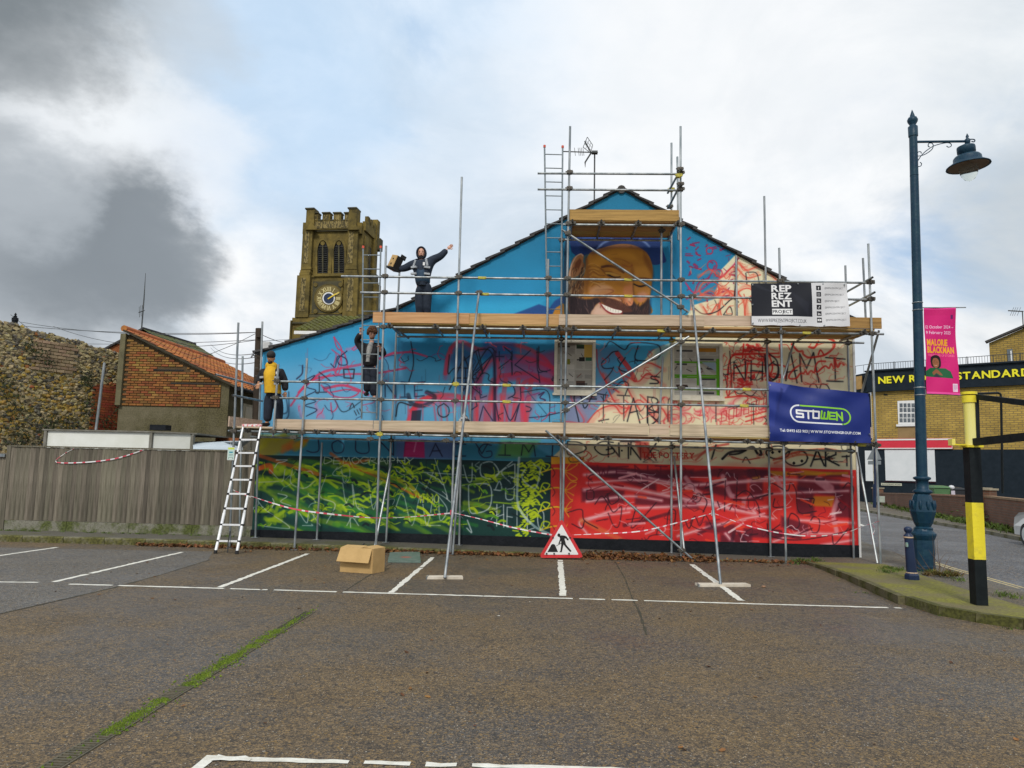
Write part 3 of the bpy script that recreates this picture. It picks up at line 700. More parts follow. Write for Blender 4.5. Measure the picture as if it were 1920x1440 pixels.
# sky blue ground of the gable, darker towards the ridge
n = CH
gy = np.linspace(0, 1, CH)[:, None]
for i in range(3):
    k = [(0, (8, 118, 158)), (.30, (18, 132, 178)), (.45, (52, 155, 200)), (.60, (92, 168, 208)), (.80, (70, 150, 190)), (1, (60, 130, 170))]
    cv.a[:, :, i] = np.interp(gy, [q[0] for q in k], [q[1][i]/255 for q in k])
g_ = rs.rand(12, 20); 
for _ in range(60):
    x, y = rs.uniform(480, 1400), rs.uniform(400, 820); r = rs.uniform(30, 90)
    cv.fill([(x-r, y), (x, y-r*.4), (x+r, y), (x, y+r*.4)], (120, 185, 215) if rs.rand() < .5 and y > 550 else (20, 120, 175), .13, r*.8, True)
cv.fill([(560, 640), (700, 600), (1030, 500), (1030, 580), (600, 720)], (45, 160, 215), .35, 60)
cv.fill([(480, 700), (760, 640), (760, 800), (480, 800)], (115, 175, 215), .55, 50)
cv.fill([(840, 570), (1020, 560), (1010, 588), (850, 600)], (60, 190, 240), .5, 25)
cv.fill([(730, 640), (1050, 640), (1050, 690), (730, 670)], (10, 95, 140), .45, 25)  # shadow band below the upper deck, painted into the blue
# cream field
cream = [(1378, 478), (1352, 505), (1340, 560), (1298, 572), (1262, 640), (1225, 655), (1180, 708), (1125, 760), (1095, 800), (1036, 856), (1036, 870), (1640, 890), (1640, 400), (1400, 400)]
cv.fill(cream, CRM, 1, 3)
cv.fill([(1262, 560), (1298, 572), (1262, 640), (1230, 700), (1220, 560)], (75, 160, 200), .5, 14)
cv.fill([(1045, 855), (1600, 872), (1600, 884), (1045, 872)], (196, 186, 160), .4, 8)
# red hair-line figures around the old portrait: pinks over the blue
def rscrib(pts, lw=3, col=PNK, al=.9, soft=2): cv.stroke(pts, lw, col, al, soft)
for _ in range(60):       # flecks right of the portrait
    x, y = random.uniform(1285, 1385), random.uniform(440, 560); a = random.uniform(0, 3)
    if y < 440+(x-1285)*.3: continue
    l = random.uniform(3, 13); rscrib([(x, y), (x+l*math.cos(a), y+l*.5*math.sin(a))], random.uniform(1.5, 4.5), (150, 25, 75), .85, 1)
for c_, r in (((1335, 497), 9), ((1347, 512), 7), ((1330, 470), 6)):
    rscrib([(c_[0]+r*math.cos(t*.7), c_[1]+r*math.sin(t*.7)) for t in range(10)], 2.5, (190, 30, 70))
rscrib([(1285, 530), (1300, 548), (1318, 540), (1330, 530), (1345, 525), (1372, 500), (1380, 490)], 3)
rscrib([(1287, 560), (1300, 552), (1310, 530), (1328, 520), (1340, 498)], 3, (170, 30, 80))
for _ in range(16):
    x, y = random.uniform(1120, 1380), random.uniform(430, 640); rscrib([(x, y), (x+random.uniform(-8, 8), y+random.uniform(4, 16))], 1.4, BLK, .7, 1)
# cream field, upper right: sketch lines in red and black
RS = (222, 62, 45)
for p in ([(1310, 520), (1330, 505), (1352, 520), (1375, 500), (1400, 520), (1425, 515)], [(1305, 560), (1330, 545), (1360, 560), (1400, 540), (1430, 560)], [(1385, 492), (1400, 506), (1420, 500), (1440, 510), (1456, 525)],
          [(1345, 600), (1352, 560), (1370, 545), (1392, 560), (1398, 600)], [(1318, 575), (1330, 590), (1345, 570), (1352, 590)], [(1300, 560), (1320, 552), (1340, 556), (1355, 540), (1372, 552)],
          [(1400, 560), (1396, 590), (1408, 600), (1412, 570)], [(1310, 545), (1318, 530), (1338, 528), (1348, 540), (1340, 556), (1320, 556), (1310, 545)]):
    rscrib(p, 2.6, RS, .85, 2); rscrib([(a+random.gauss(0, 4), b_+random.gauss(0, 3)) for a, b_ in p], 6, (235, 120, 95), .5, 5)
for p in ([(1382, 486), (1380, 520), (1376, 560)], [(1400, 510), (1418, 512), (1424, 535)], [(1398, 512), (1400, 532)], [(1405, 560), (1420, 590)], [(1300, 576), (1318, 588), (1345, 583), (1372, 560), (1384, 566)], [(1356, 590), (1368, 575), (1372, 590), (1356, 590)]):
    rscrib(p, 2.2, BLK, .85, 1)
# pink and red figures on the lower blue
for p, lw in (([(560, 735), (600, 700), (640, 690), (690, 680), (720, 668), (742, 660)], 5), ([(545, 760), (580, 715), (640, 702), (700, 700), (760, 690)], 4),
           ([(626, 632), (632, 652), (645, 662), (652, 690), (658, 712), (650, 722)], 2.5), ([(622, 655), (640, 672), (634, 700), (625, 690), (630, 665), (622, 655)], 2), ([(626, 632), (640, 655), (636, 680), (628, 700)], 2.5),
           ([(602, 722), (615, 735), (650, 730), (672, 735), (655, 745), (625, 742), (605, 724)], 2.6), ([(625, 745), (632, 762), (622, 772), (620, 755)], 2.4), ([(610, 728), (640, 722), (665, 728), (690, 740)], 5),
           ([(740, 662), (770, 660), (800, 668)], 4), ([(620, 700), (600, 712), (580, 716)], 2)):
    rscrib(p, lw, (214, 45, 85), .85, 2.5)
for p in ([(650, 655), (680, 650), (700, 660)], [(560, 760), (565, 780)], [(592, 760), (598, 782)], [(600, 770), (606, 782)]): rscrib(p, 6, (215, 110, 160), .55, 7)
# portrait frame to the left of the newspaper window: big red head and hatched shoulders
for p in ([(835, 700), (842, 660), (862, 640), (900, 655), (930, 645), (980, 650), (1020, 672), (1040, 700)], [(900, 700), (925, 672), (975, 668), (1040, 690)], [(928, 655), (935, 700), (925, 740), (935, 790)], [(765, 790), (785, 752), (820, 745), (850, 750), (880, 742), (900, 700)],
          [(985, 790), (978, 740), (985, 715), (1030, 712)], [(938, 705), (990, 700), (1035, 718)], [(770, 770), (800, 745), (835, 740), (880, 745)]):
    rscrib(p, 8, (222, 48, 62), .8, 5); rscrib([(a, b_+8) for a, b_ in p], 9, (205, 60, 110), .45, 8)
cv.fill([(945, 675), (1045, 655), (1045, 735), (1000, 712), (940, 712)], (190, 40, 90), .55, 14)
cv.fill([(905, 640), (965, 640), (966, 672), (905, 672)], (18, 78, 150), .6, 12)
cv.fill([(880, 740), (1010, 735), (990, 795), (890, 795)], (205, 60, 90), .45, 12)
for k in range(16):
    x = 768+k*14+random.uniform(-4, 4); rscrib([(x, 745+random.uniform(-8, 14)), (x+random.uniform(-5, 8), 792)], random.uniform(2, 6), (218, 50, 70), .55, 4)
for k in range(5):
    x = 900+k*24; rscrib([(x, 712), (x-4, 740), (x-10, 790)], 9, (215, 50, 60), .55, 3)
cv.fill([(842, 672), (862, 655), (886, 660), (905, 690), (900, 740), (860, 735)], (60, 40, 100), .35, 14)
for p in ([(842, 665), (840, 700), (852, 690), (880, 690)], [(896, 654), (905, 700), (892, 660)], [(870, 675), (900, 655), (925, 672), (928, 790)], [(868, 732), (912, 655), (930, 660)], [(935, 690), (960, 668), (945, 650)], [(958, 668), (960, 700)], [(1010, 650), (1010, 690), (1025, 697)], [(770, 640), (775, 680), (765, 720)]):
    rscrib(p, 2.2, BLK, .85, 1)
cv.fill([(924, 660), (930, 656), (930, 790), (924, 790)], (40, 25, 60), .7, 4)
rscrib([(765, 740), (772, 756), (795, 760), (815, 745), (800, 735)], 8, (22, 26, 44), .75, 4); cv.fill([(772, 770), (790, 768), (788, 790), (770, 790)], (25, 30, 50), .85, 3)
spray('NIE', 722, 716, 19, 28, 8, 2.6, (25, 45, 75), .85)
spray('A', 845, 672, 48, 60, 0, 2.4, BLK); spray('K', 873, 690, 30, 50, 0, 2, BLK)
def z5(l): return [(840+x/4.8, 540+y/4.8) for x, y in l]
for p in ([(460, 570), (460, 655)], [(430, 615), (500, 615)], [(575, 570), (575, 780)], [(740, 560), (600, 690), (820, 830)], [(800, 540), (805, 740), (860, 750), (920, 735)], [(810, 745), (825, 850)], [(400, 600), (250, 850)], [(250, 740), (400, 600)], [(280, 1190), (315, 1060), (400, 1190)], [(430, 1050), (455, 1190)], [(500, 1050), (560, 1190), (635, 1050), (600, 1190)], [(280, 900), (290, 990), (345, 970)], [(700, 1060), (745, 1080), (735, 1105), (705, 1110)], [(650, 890), (655, 990), (620, 1110)], [(540, 840), (580, 870), (600, 950), (540, 990)], [(240, 980), (260, 1060), (200, 1100)], [(730, 1165), (850, 1155), (1000, 1120)]):
    cv.stroke(z5(p), 2.2, (20, 28, 60), .85, 1, smooth=len(p) > 3)
rscrib([(1010, 740), (1020, 735), (1012, 745), (1022, 750), (1014, 756)], 2.5, (60, 15, 60))
rscrib([(978, 735), (1026, 733), (1030, 790)], 1.8, BLK, .8, 1); rscrib([(990, 735), (1026, 778)], 2, (40, 90, 120), .9, 1)
spray('LON', 562, 712, 0, 0, 0, 2, BLK)
# left blue: zig-zag, square, loops
rscrib([(572, 712), (590, 704), (574, 724), (592, 732), (572, 744), (592, 752), (572, 760), (594, 768), (574, 780)], 2, (25, 40, 70), .9, 1)
rscrib([(598, 705), (598, 735), (592, 735), (612, 735)], 2, BLK); rscrib([(598, 697), (622, 716)], 2, BLK)
cv.stroke([(644, 692), (664, 692), (662, 709), (645, 708), (644, 692)], 3, BLK, .9, 1, smooth=False)
rscrib([(620, 682), (628, 688), (633, 668), (648, 672), (650, 683), (636, 683), (634, 672), (650, 658)], 2.2, (30, 35, 70), .9, 1)
rscrib([(567, 685), (566, 700), (556, 710)], 3, (30, 30, 60), .9, 2); rscrib([(541, 735), (541, 775), (536, 786)], 3, (30, 60, 90), .8, 2); rscrib([(520, 775), (538, 772), (536, 742)], 3, (30, 60, 90), .8, 2)
rscrib([(628, 750), (644, 772), (680, 750)], 2, (30, 60, 80)); rscrib([(655, 766), (660, 756), (664, 764)], 2, BLK)
for k in range(3): rscrib([(664+k*5, 770-k*2), (668+k*5, 778-k*2)], 1.8, BLK, .9, 1)
rscrib([(742, 780), (748, 755), (770, 760)], 2.5, BLK); spray('O', 820, 756, 22, 26, 0, 2.2, BLK)
# cream field: centre drawings
PK = (228, 95, 85)
for p in ([(1060, 790), (1095, 790), (1070, 745), (1085, 735)], [(1095, 800), (1120, 770), (1150, 760), (1165, 775), (1180, 765)], [(1130, 700), (1150, 750), (1175, 765), (1200, 750), (1230, 790)], [(1165, 700), (1195, 715), (1215, 700), (1240, 720)],
          [(1118, 655), (1122, 690), (1140, 720), (1160, 735)], [(1190, 690), (1215, 680), (1240, 690)], [(1200, 740), (1225, 760), (1245, 745)], [(1225, 775), (1240, 765), (1255, 790)], [(1160, 690), (1180, 735), (1200, 770)]):
    rscrib(p, 3, RED, .8, 2); rscrib([(a+5, b_+3) for a, b_ in p], 9, PK, .35, 7)
cv.fill([(1120, 650), (1165, 650), (1150, 700), (1120, 695)], (60, 140, 190), .5, 8)
cv.stroke([(1157, 662), (1168, 676), (1180, 692), (1190, 712)], 9, RED, .85, 2)
cv.fill([(1085, 736), (1130, 715), (1140, 730), (1100, 792), (1060, 792), (1062, 745)], (170, 120, 150), .5, 10)
for p in ([(1148, 690), (1132, 690), (1128, 680), (1140, 668), (1148, 660), (1158, 658)], [(1133, 712), (1145, 698), (1150, 688)], [(1150, 730), (1165, 715), (1178, 720), (1172, 740)], [(1135, 650), (1145, 640), (1170, 655), (1180, 645), (1200, 642), (1235, 648), (1232, 672), (1192, 674), (1196, 648)],
          [(1172, 670), (1160, 690), (1175, 698)], [(1085, 790), (1076, 745), (1088, 742), (1096, 765), (1110, 742)], [(1100, 748), (1118, 748)], [(1092, 730), (1115, 728)]):
    rscrib(p, 2.4, (20, 30, 45), .9, 1)
spray('IT', 1118, 742, 26, 46, 12, 2.2, BLK, .85); spray('AB', 1176, 744, 24, 46, 14, 2.6, BLK, .9); spray('R', 1214, 756, 24, 36, 0, 2.6, BLK, .9)
spray('S', 1218, 705, 18, 14, 0, 2.4, BLK)
# swirls left of the second window and beneath it
for k in range(46):
    x, y = random.uniform(1235, 1440), random.uniform(748, 795); r = random.uniform(5, 18); t0 = random.uniform(0, 6)
    rscrib([(x+r*math.cos(t0+t*.5), y+r*.7*math.sin(t0+t*.5)) for t in range(random.randint(4, 9))], random.uniform(1.5, 3), (222, 60, 72), .6, 2)
for k in range(22):
    x, y = random.uniform(1235, 1445), random.uniform(750, 790); rscrib([(x, y), (x+random.uniform(10, 30), y-random.uniform(4, 14))], random.uniform(4, 10), (232, 120, 125), .45, 6)
for k in range(7):
    x = 1352+k*14; y = 772-k*4.5; cv.stroke([(x, y+18), (x+1, y), (x+10, y-3), (x+9, y+16), (x, y+18)], 1.8, (205, 45, 55), .85, 1, smooth=False)
for y0 in (777, 786): cv.stroke([(1398, y0+4), (1435, y0-6)], 3, RED, .85, 1)
rscrib([(1252, 790), (1253, 750), (1262, 749)], 1.8, BLK); rscrib([(1342, 755), (1342, 790)], 1.8, BLK); rscrib([(1412, 757), (1413, 795)], 1.8, BLK); rscrib([(1404, 757), (1420, 759)], 2.2, BLK)
# red factory drawing and black letters right of the second window
for _ in range(34):
    x, y = random.uniform(1390, 1428), random.uniform(646, 680); rscrib([(x, y), (x+random.uniform(-16, 16), y+random.uniform(-4, 5))], random.uniform(2, 5), (222, 32, 30), .8, 1)
for p in ([(1362, 735), (1365, 690), (1372, 668), (1390, 664), (1418, 662), (1432, 672), (1438, 700)], [(1366, 700), (1420, 698), (1432, 700)], [(1362, 735), (1366, 742), (1372, 700)], [(1394, 645), (1392, 670)], [(1438, 645), (1440, 690), (1446, 720)], [(1461, 646), (1462, 668), (1440, 666)], [(1376, 690), (1400, 682), (1430, 684), (1470, 686), (1472, 706), (1440, 706)], [(1372, 665), (1460, 662)], [(1402, 680), (1398, 710), (1400, 722)], [(1440, 660), (1448, 690), (1436, 712)], [(1450, 700), (1470, 704)], [(1360, 745), (1400, 742), (1428, 748)]):
    rscrib(p, 3.2, (224, 38, 32), .9, 1.2)
for _ in range(26):
    x, y = random.uniform(1382, 1408), random.uniform(708, 726); rscrib([(x, y), (x+random.uniform(-8, 8), y+random.uniform(-3, 3))], 3.4, (214, 36, 32), .85, 1)
cv.fill([(1408, 704), (1415, 700), (1416, 708), (1410, 710)], RED, .9, 1)
for _ in range(18):
    x, y = random.uniform(1425, 1475), random.uniform(700, 724); rscrib([(x, y), (x+random.uniform(-12, 12), y+random.uniform(-2, 5))], random.uniform(2, 5), (226, 48, 40), .7, 2)
spray('NHO', 1375, 678, 22, 34, 10, 2.6, BLK, .92); cv.stroke([(1368, 658), (1372, 730)], 2.2, (60, 20, 20), .8, 1)
cv.stroke([(1434, 665), (1436, 700), (1446, 714), (1458, 700), (1456, 676), (1440, 662)], 3, BLK, .9, 1)
cv.stroke([(1473, 713), (1476, 690), (1481, 661), (1486, 680), (1494, 717)], 3, BLK, .95, 1); cv.stroke([(1474, 698), (1494, 694)], 2.4, BLK, .9, 1)
cv.stroke([(1503, 715), (1500, 690), (1499, 663), (1512, 690), (1525, 661), (1530, 690), (1535, 716)], 3, BLK, .95, 1, smooth=False)
cv.stroke([(1548, 670), (1584, 673)], 2.6, BLK, .9, 1); cv.stroke([(1565, 671), (1566, 714)], 2.6, BLK, .95, 1); cv.stroke([(1550, 714), (1580, 715)], 2.8, BLK, .9, 2)
cv.stroke([(1484, 645), (1496, 658), (1504, 658), (1506, 664), (1516, 670), (1534, 668), (1548, 664), (1562, 652), (1564, 640), (1552, 634)], 4, (218, 44, 34), .95, 1)
cv.stroke([(1516, 650), (1526, 652), (1534, 640)], 3.4, (218, 44, 34), .95, 1); cv.stroke([(1534, 664), (1538, 656), (1544, 664)], 3, (218, 44, 34), .95, 1)
cv.stroke([(1500, 684), (1490, 690), (1480, 702), (1480, 709), (1492, 709), (1500, 700), (1506, 700), (1510, 695), (1514, 701), (1520, 695), (1526, 698), (1528, 692)], 3.6, (216, 38, 30), .95, 1)
cv.stroke([(1547, 677), (1534, 678), (1528, 690), (1532, 697), (1546, 686), (1554, 690), (1558, 682), (1564, 690), (1564, 672), (1570, 688), (1576, 680), (1582, 684), (1580, 680)], 3.4, (216, 38, 30), .95, 1)
rscrib([(1516, 731), (1520, 721), (1528, 720), (1535, 730), (1540, 720), (1550, 722), (1556, 732)], 2.2, BLK, .9, 1)
rscrib([(1376, 733), (1386, 738), (1396, 735)], 1.8, BLK, .9, 1); rscrib([(1394, 736), (1408, 742), (1418, 733)], 1.8, BLK, .9, 1)
# portrait of a laughing bearded man in a blue cap (generic)
# dense tangle of thin lines, then the portrait
def tangle(items):
    for n_s, (xa_, xb_, ya_, yb_), cols_ in items:
        for _ in range(n_s):
            x, y = random.uniform(xa_, xb_), random.uniform(ya_, yb_); a = random.uniform(0, 6.28); q = [(x, y)]
            for k in range(random.randint(2, 6)):
                a += random.gauss(0, 1.0); l = random.uniform(4, 13); x += l*math.cos(a); y += l*.8*math.sin(a); q.append((max(xa_, min(xb_, x)), max(ya_, min(yb_, y))))
            cv.stroke(q, random.uniform(.8, 2.1), random.choice(cols_), random.uniform(.5, .95), .8)
tangle([(46, (740, 1040, 642, 795), [(205, 45, 80), (150, 40, 110), BLK, (225, 90, 110)]), (46, (1100, 1250, 642, 795), [(215, 60, 60), BLK, (226, 120, 110)]), (70, (1355, 1440, 642, 795), [(216, 50, 44), (226, 100, 80), (216, 50, 44), BLK]), (36, (1440, 1598, 642, 720), [(216, 60, 44), (232, 150, 120)]), (36, (1295, 1420, 490, 588), [(222, 70, 50), (230, 130, 95)]), (30, (560, 740, 640, 795), [(205, 60, 100), (30, 50, 90)])])
for _ in range(70):
    x, y = random.uniform(560, 1595), random.uniform(650, 780); cv.stroke([(x, y), (x+random.uniform(-.5, .5), y+random.uniform(6, 26))], .8, random.choice([(205, 50, 70), (30, 40, 60), (220, 90, 90)]), .45, .8)
for _ in range(40):
    x, y = random.uniform(1060, 1590), random.uniform(650, 1010); r = random.uniform(8, 30); cv.fill([(x-r, y), (x, y-r*.5), (x+r, y), (x, y+r*.5)], random.choice([(210, 60, 60), (235, 160, 140), (180, 40, 60)]), .16, r*.9, True)
def z7(pts): return [(1000+x/6, 400+y/6) for x, y in pts]
SK = (188, 124, 38)
cv.fill(z7([(-250, 1140), (-40, 1060), (60, 1020), (180, 1060), (240, 980), (330, 930), (400, 930), (400, 1140)]), (22, 72, 140), .95, 4)
cv.fill(z7([(210, 1140), (250, 1060), (330, 1010), (400, 1040), (400, 1140)]), (190, 128, 40), 1, 3)
cv.fill(z7([(345, 1140), (330, 800), (345, 440), (372, 140), (395, 110), (400, 1140)]), (14, 52, 78), .9, 4)  # dark shadow strip left of the portrait, shade painted on the wall
cv.fill(z7([(405, 330), (430, 250), (700, 230), (1150, 220), (1390, 260), (1430, 330), (1475, 470), (1492, 535), (1450, 560), (1340, 575), (1230, 470), (1000, 400), (640, 450), (520, 500), (460, 460), (425, 420)]), (22, 55, 118), 1, 2, True)
cv.fill(z7([(520, 330), (700, 290), (1000, 260), (960, 330), (700, 420), (560, 430)]), (14, 30, 82), .6, 10, True)
cv.fill(z7([(590, 520), (640, 440), (780, 385), (950, 345), (1100, 350), (1220, 400), (1300, 480), (1345, 640), (1335, 780), (1315, 930), (1300, 1000), (1290, 1140), (620, 1140), (420, 1140), (395, 960), (470, 800), (560, 700), (585, 600)]), SK, 1, 2, True)
cv.fill(z7([(530, 450), (565, 470), (560, 540), (575, 600), (520, 690), (400, 720), (410, 610), (450, 500)]), (176, 118, 74), 1, 2, True)
cv.fill(z7([(520, 500), (540, 540), (500, 640), (455, 650), (470, 560)]), (110, 56, 26), .85, 4, True)
cv.stroke(z7([(405, 700), (425, 590), (475, 490), (530, 455), (555, 475)]), 2.2, (225, 190, 165), .9, 1)
cv.fill(z7([(575, 480), (610, 470), (590, 600), (560, 720), (570, 830), (520, 960), (400, 940), (400, 740), (520, 690)]), (112, 70, 40), .85, 9, True)
for k in range(80):
    x, y = random.uniform(410, 570), random.uniform(600, 960); cv.stroke(z7([(x, y), (x+random.uniform(-30, 10), y+40), (x+random.uniform(-40, 10), y+90)]), random.uniform(.8, 1.8), ((176, 128, 78), (42, 26, 22), (86, 52, 32), (210, 170, 120))[k % 4], .7, 1.4)
cv.fill(z7([(390, 900), (500, 950), (620, 965), (720, 945), (760, 1000), (700, 1030), (650, 1140), (430, 1140), (395, 1080)]), (42, 26, 32), 1, 6, True)
for k in range(40):
    x, y = random.uniform(420, 680), random.uniform(940, 1100); cv.stroke(z7([(x, y), (x+random.uniform(-10, 35), y+60)]), 1.4, (110, 84, 78) if k % 3 == 0 else (24, 12, 20), .6, 1.5)
cv.fill(z7([(1290, 940), (1240, 1010), (1180, 1040), (1110, 970), (1060, 1000), (1000, 1140), (1300, 1140), (1310, 1000)]), (46, 28, 30), 1, 6, True)
cv.fill(z7([(1150, 960), (1200, 1000), (1270, 960), (1300, 880), (1240, 860), (1170, 900)]), (205, 130, 100), .9, 6, True)
cv.fill(z7([(735, 950), (850, 945), (980, 990), (1070, 1050), (1110, 1100), (1000, 1110), (880, 1070), (780, 1010)]), (86, 46, 34), 1, 4, True)
cv.fill(z7([(740, 1000), (790, 1070), (870, 1140), (650, 1140), (690, 1050)]), (208, 168, 142), 1, 4, True)
cv.fill(z7([(750, 1005), (820, 1035), (900, 1065), (1000, 1095), (985, 1140), (900, 1140), (810, 1100)]), (120, 30, 32), 1, 2, True)
cv.fill(z7([(762, 1016), (820, 1040), (900, 1072), (990, 1095), (975, 1122), (890, 1118), (815, 1080)]), (244, 240, 226), 1, 1.4, True)
for k in range(5): cv.stroke(z7([(810+k*38, 1035+k*15), (806+k*38, 1075+k*11)]), .8, (150, 120, 110), .8, .8)
cv.stroke(z7([(745, 1010), (800, 1085), (870, 1125)]), 3, (190, 90, 90), .8, 2)
cv.fill(z7([(1030, 930), (1110, 935), (1122, 990), (1100, 1035), (1050, 1035), (1015, 985)]), (222, 142, 96), 1, 3, True)
cv.fill(z7([(850, 900), (1000, 930), (1030, 1000), (960, 980), (850, 940)]), (168, 96, 58), .8, 7, True)
cv.fill(z7([(1060, 720), (1110, 740), (1120, 930), (1030, 930), (1010, 850)]), (206, 130, 80), .9, 7, True)
cv.stroke(z7([(1128, 700), (1122, 820), (1132, 930)]), 2.6, (96, 56, 26), .7, 4)
cv.fill(z7([(620, 830), (760, 800), (900, 850), (880, 890), (760, 930), (640, 920)]), (214, 148, 96), .9, 10, True)
cv.stroke(z7([(700, 860), (820, 850), (900, 870), (840, 905), (740, 940)]), 2.4, (150, 84, 46), .8, 3)
cv.stroke(z7([(830, 940), (910, 950), (980, 980)]), 3, (226, 180, 150), .8, 3)
cv.fill(z7([(1140, 800), (1230, 830), (1310, 830), (1300, 900), (1200, 900), (1140, 870)]), (206, 140, 62), .8, 8, True)
for p, lw, c_ in (([(770, 600), (850, 590), (930, 610), (1010, 660)], 5, (70, 34, 20)), ([(835, 690), (900, 716), (975, 714)], 2.6, (25, 15, 14)), ([(800, 650), (880, 660), (980, 690)], 2, (110, 60, 24)), ([(760, 620), (820, 690), (900, 740), (980, 735)], 2, (130, 78, 30)),
                  ([(1130, 795), (1200, 822), (1260, 808)], 2.6, (25, 15, 14)), ([(1150, 735), (1240, 730), (1320, 745)], 4.5, (92, 50, 22)), ([(680, 570), (740, 610), (790, 640)], 1.8, (120, 68, 28)), ([(660, 640), (730, 690), (800, 700)], 1.6, (130, 78, 30)), ([(650, 700), (740, 740), (820, 740)], 1.6, (150, 92, 40)),
                  ([(900, 500), (1000, 520), (1080, 560)], 1.8, (150, 88, 30)), ([(880, 465), (940, 455)], 1.4, (120, 60, 26)), ([(1000, 580), (1080, 600), (1110, 580)], 3, (165, 88, 42)), ([(640, 760), (720, 790), (800, 780)], 2, (220, 170, 110)), ([(820, 670), (880, 675), (950, 700)], 4, (206, 160, 70))):
    cv.stroke(z7(p), lw, c_, .85, 2)
for _ in range(16):
    x, y = random.uniform(640, 1280), random.uniform(420, 800); r = random.uniform(25, 70)
    cv.fill(z7([(x-r, y), (x, y-r*.5), (x+r, y), (x, y+r*.5)]), (214, 150, 50) if random.random() < .6 else (150, 90, 24), .3, 12, True)
cv.fill(z7([(1240, 430), (1330, 560), (1345, 700), (1300, 640), (1240, 520)]), (120, 66, 20), .6, 10, True)
cv.stroke(z7([(720, 390), (790, 330), (880, 290)]), 4, (150, 175, 225), .75, 5); cv.stroke(z7([(1200, 290), (1260, 330), (1300, 370)]), 4, (160, 180, 228), .75, 5); cv.stroke(z7([(560, 280), (700, 270), (860, 268)]), 3, (60, 95, 170), .7, 5)
cv.fill(z7([(1345, 600), (1360, 700), (1330, 960), (1320, 1130), (1300, 1130), (1315, 900)]), (12, 70, 120), .5, 6)
for p, c_, al, sf in (([(640, 560), (760, 470), (960, 420), (1120, 440), (1150, 520), (980, 500), (820, 540), (720, 620)], (224, 158, 52), .55, 14), ([(1140, 600), (1260, 600), (1300, 700), (1220, 720), (1140, 700)], (220, 156, 60), .5, 12), ([(640, 880), (700, 820), (800, 800), (880, 830), (840, 850), (720, 880)], (232, 178, 128), .7, 9),
    ([(1060, 950), (1085, 945), (1092, 975), (1068, 985)], (244, 196, 160), .8, 5), ([(1180, 900), (1240, 880), (1270, 920), (1210, 960)], (226, 160, 132), .6, 8), ([(600, 520), (640, 640), (620, 800), (590, 900), (580, 700)], (132, 78, 34), .6, 9), ([(900, 640), (1010, 680), (1040, 740), (960, 750), (880, 700)], (206, 146, 58), .6, 8),
    ([(620, 440), (900, 350), (1180, 360), (1300, 470), (1180, 400), (900, 390), (680, 460)], (92, 60, 80), .5, 8), ([(1100, 560), (1130, 640), (1124, 740), (1098, 700)], (140, 82, 36), .5, 7), ([(700, 1060), (760, 1060), (820, 1130), (690, 1130)], (226, 190, 170), .7, 8)):
    cv.fill(z7(p), c_, al, sf, True)
for k in range(12):
    y = 560+k*22; cv.stroke(z7([(610+k*4, y+20), (660+k*3, y+10*math.sin(k)), (730+k*2, y+26)]), 1.1, (128, 74, 30) if k % 2 else (226, 170, 90), .6, 1.2)
for k in range(60):
    x, y = random.uniform(760, 1080), random.uniform(960, 1060); x2 = x+random.uniform(-20, 30); cv.stroke(z7([(x, y), (x2, y+28)]), .9, ((130, 80, 56), (52, 28, 22), (96, 56, 40))[k % 3], .6, 1)
for k in range(40):
    x, y = random.uniform(1130, 1290), random.uniform(1000, 1110); cv.stroke(z7([(x, y), (x-12, y+40)]), 1, ((96, 66, 58), (26, 14, 18))[k % 2], .6, 1)
cv.fill(z7([(762, 1016), (820, 1040), (900, 1072), (990, 1095), (975, 1122), (890, 1118), (815, 1080)]), (246, 242, 230), 1, 1.2, True)
for k in range(6): cv.stroke(z7([(806+k*30, 1034+k*11), (804+k*30, 1078+k*8)]), .7, (170, 140, 126), .8, .7)
cv.stroke(z7([(765, 1030), (815, 1088), (890, 1124), (975, 1128)]), 2, (150, 50, 50), .9, 1.2)
cv.stroke(z7([(850, 690), (880, 706), (920, 716), (975, 713)]), 1.8, (16, 10, 10), 1, .8); cv.stroke(z7([(1130, 793), (1180, 815), (1255, 810)]), 1.8, (16, 10, 10), 1, .8)
# lettering strip under the first lift
cv.fill([(470, 822), (1000, 836), (1040, 860), (1034, 866), (470, 850)], (34, 112, 140), .75, 8)
cv.fill([(740, 822), (860, 822), (850, 862), (740, 860)], (110, 70, 140), .45, 14)
for q in ((560, 18), (1040-80, 0)): pass
cv.fill([(940, 826), (1010, 826), (990, 858), (930, 856)], (120, 170, 40), .6, 16)
spray('JOUNEAIG', 575, 824, 24, 24, 22, 2.2, (14, 20, 50), .9, 1.5, dy=1.3); spray('VIMI', 890, 828, 26, 24, 18, 2.2, (14, 20, 44), .9, 1.5, dy=1.2)
cv.fill([(760, 824), (795, 824), (796, 858), (756, 856)], (190, 20, 95), .85, 4)
rscrib([(780, 828), (776, 846)], 3, (220, 150, 190), .8, 2)
cv.fill([(465, 815), (560, 815), (548, 838), (500, 862), (468, 862)], (190, 150, 20), .75, 16)
for k in range(12): x, y = random.uniform(480, 560), random.uniform(818, 850); rscrib([(x, y), (x+16, y-9)], 8, (170, 160, 20) if k % 2 else (205, 95, 30), .7, 7)
spray('DGT', 1064, 828, 36, 24, 14, 2.4, BLK, .92); spray('N', 1140, 830, 20, 26, 0, 3, BLK); spray('NX', 1178, 832, 22, 28, 8, 3, BLK)
cv.fill([(1190, 826), (1216, 828), (1220, 864), (1200, 858)], (196, 50, 44), .7, 6); cv.fill([(1164, 843), (1167, 843), (1167, 846), (1164, 846)], BLK, 1, 1)
cv.text('THE POTTERY', *tfw([(1204, 858)])[0], 11*cv.sc, (200, 40, 36), .02, wide=96*cv.sc)
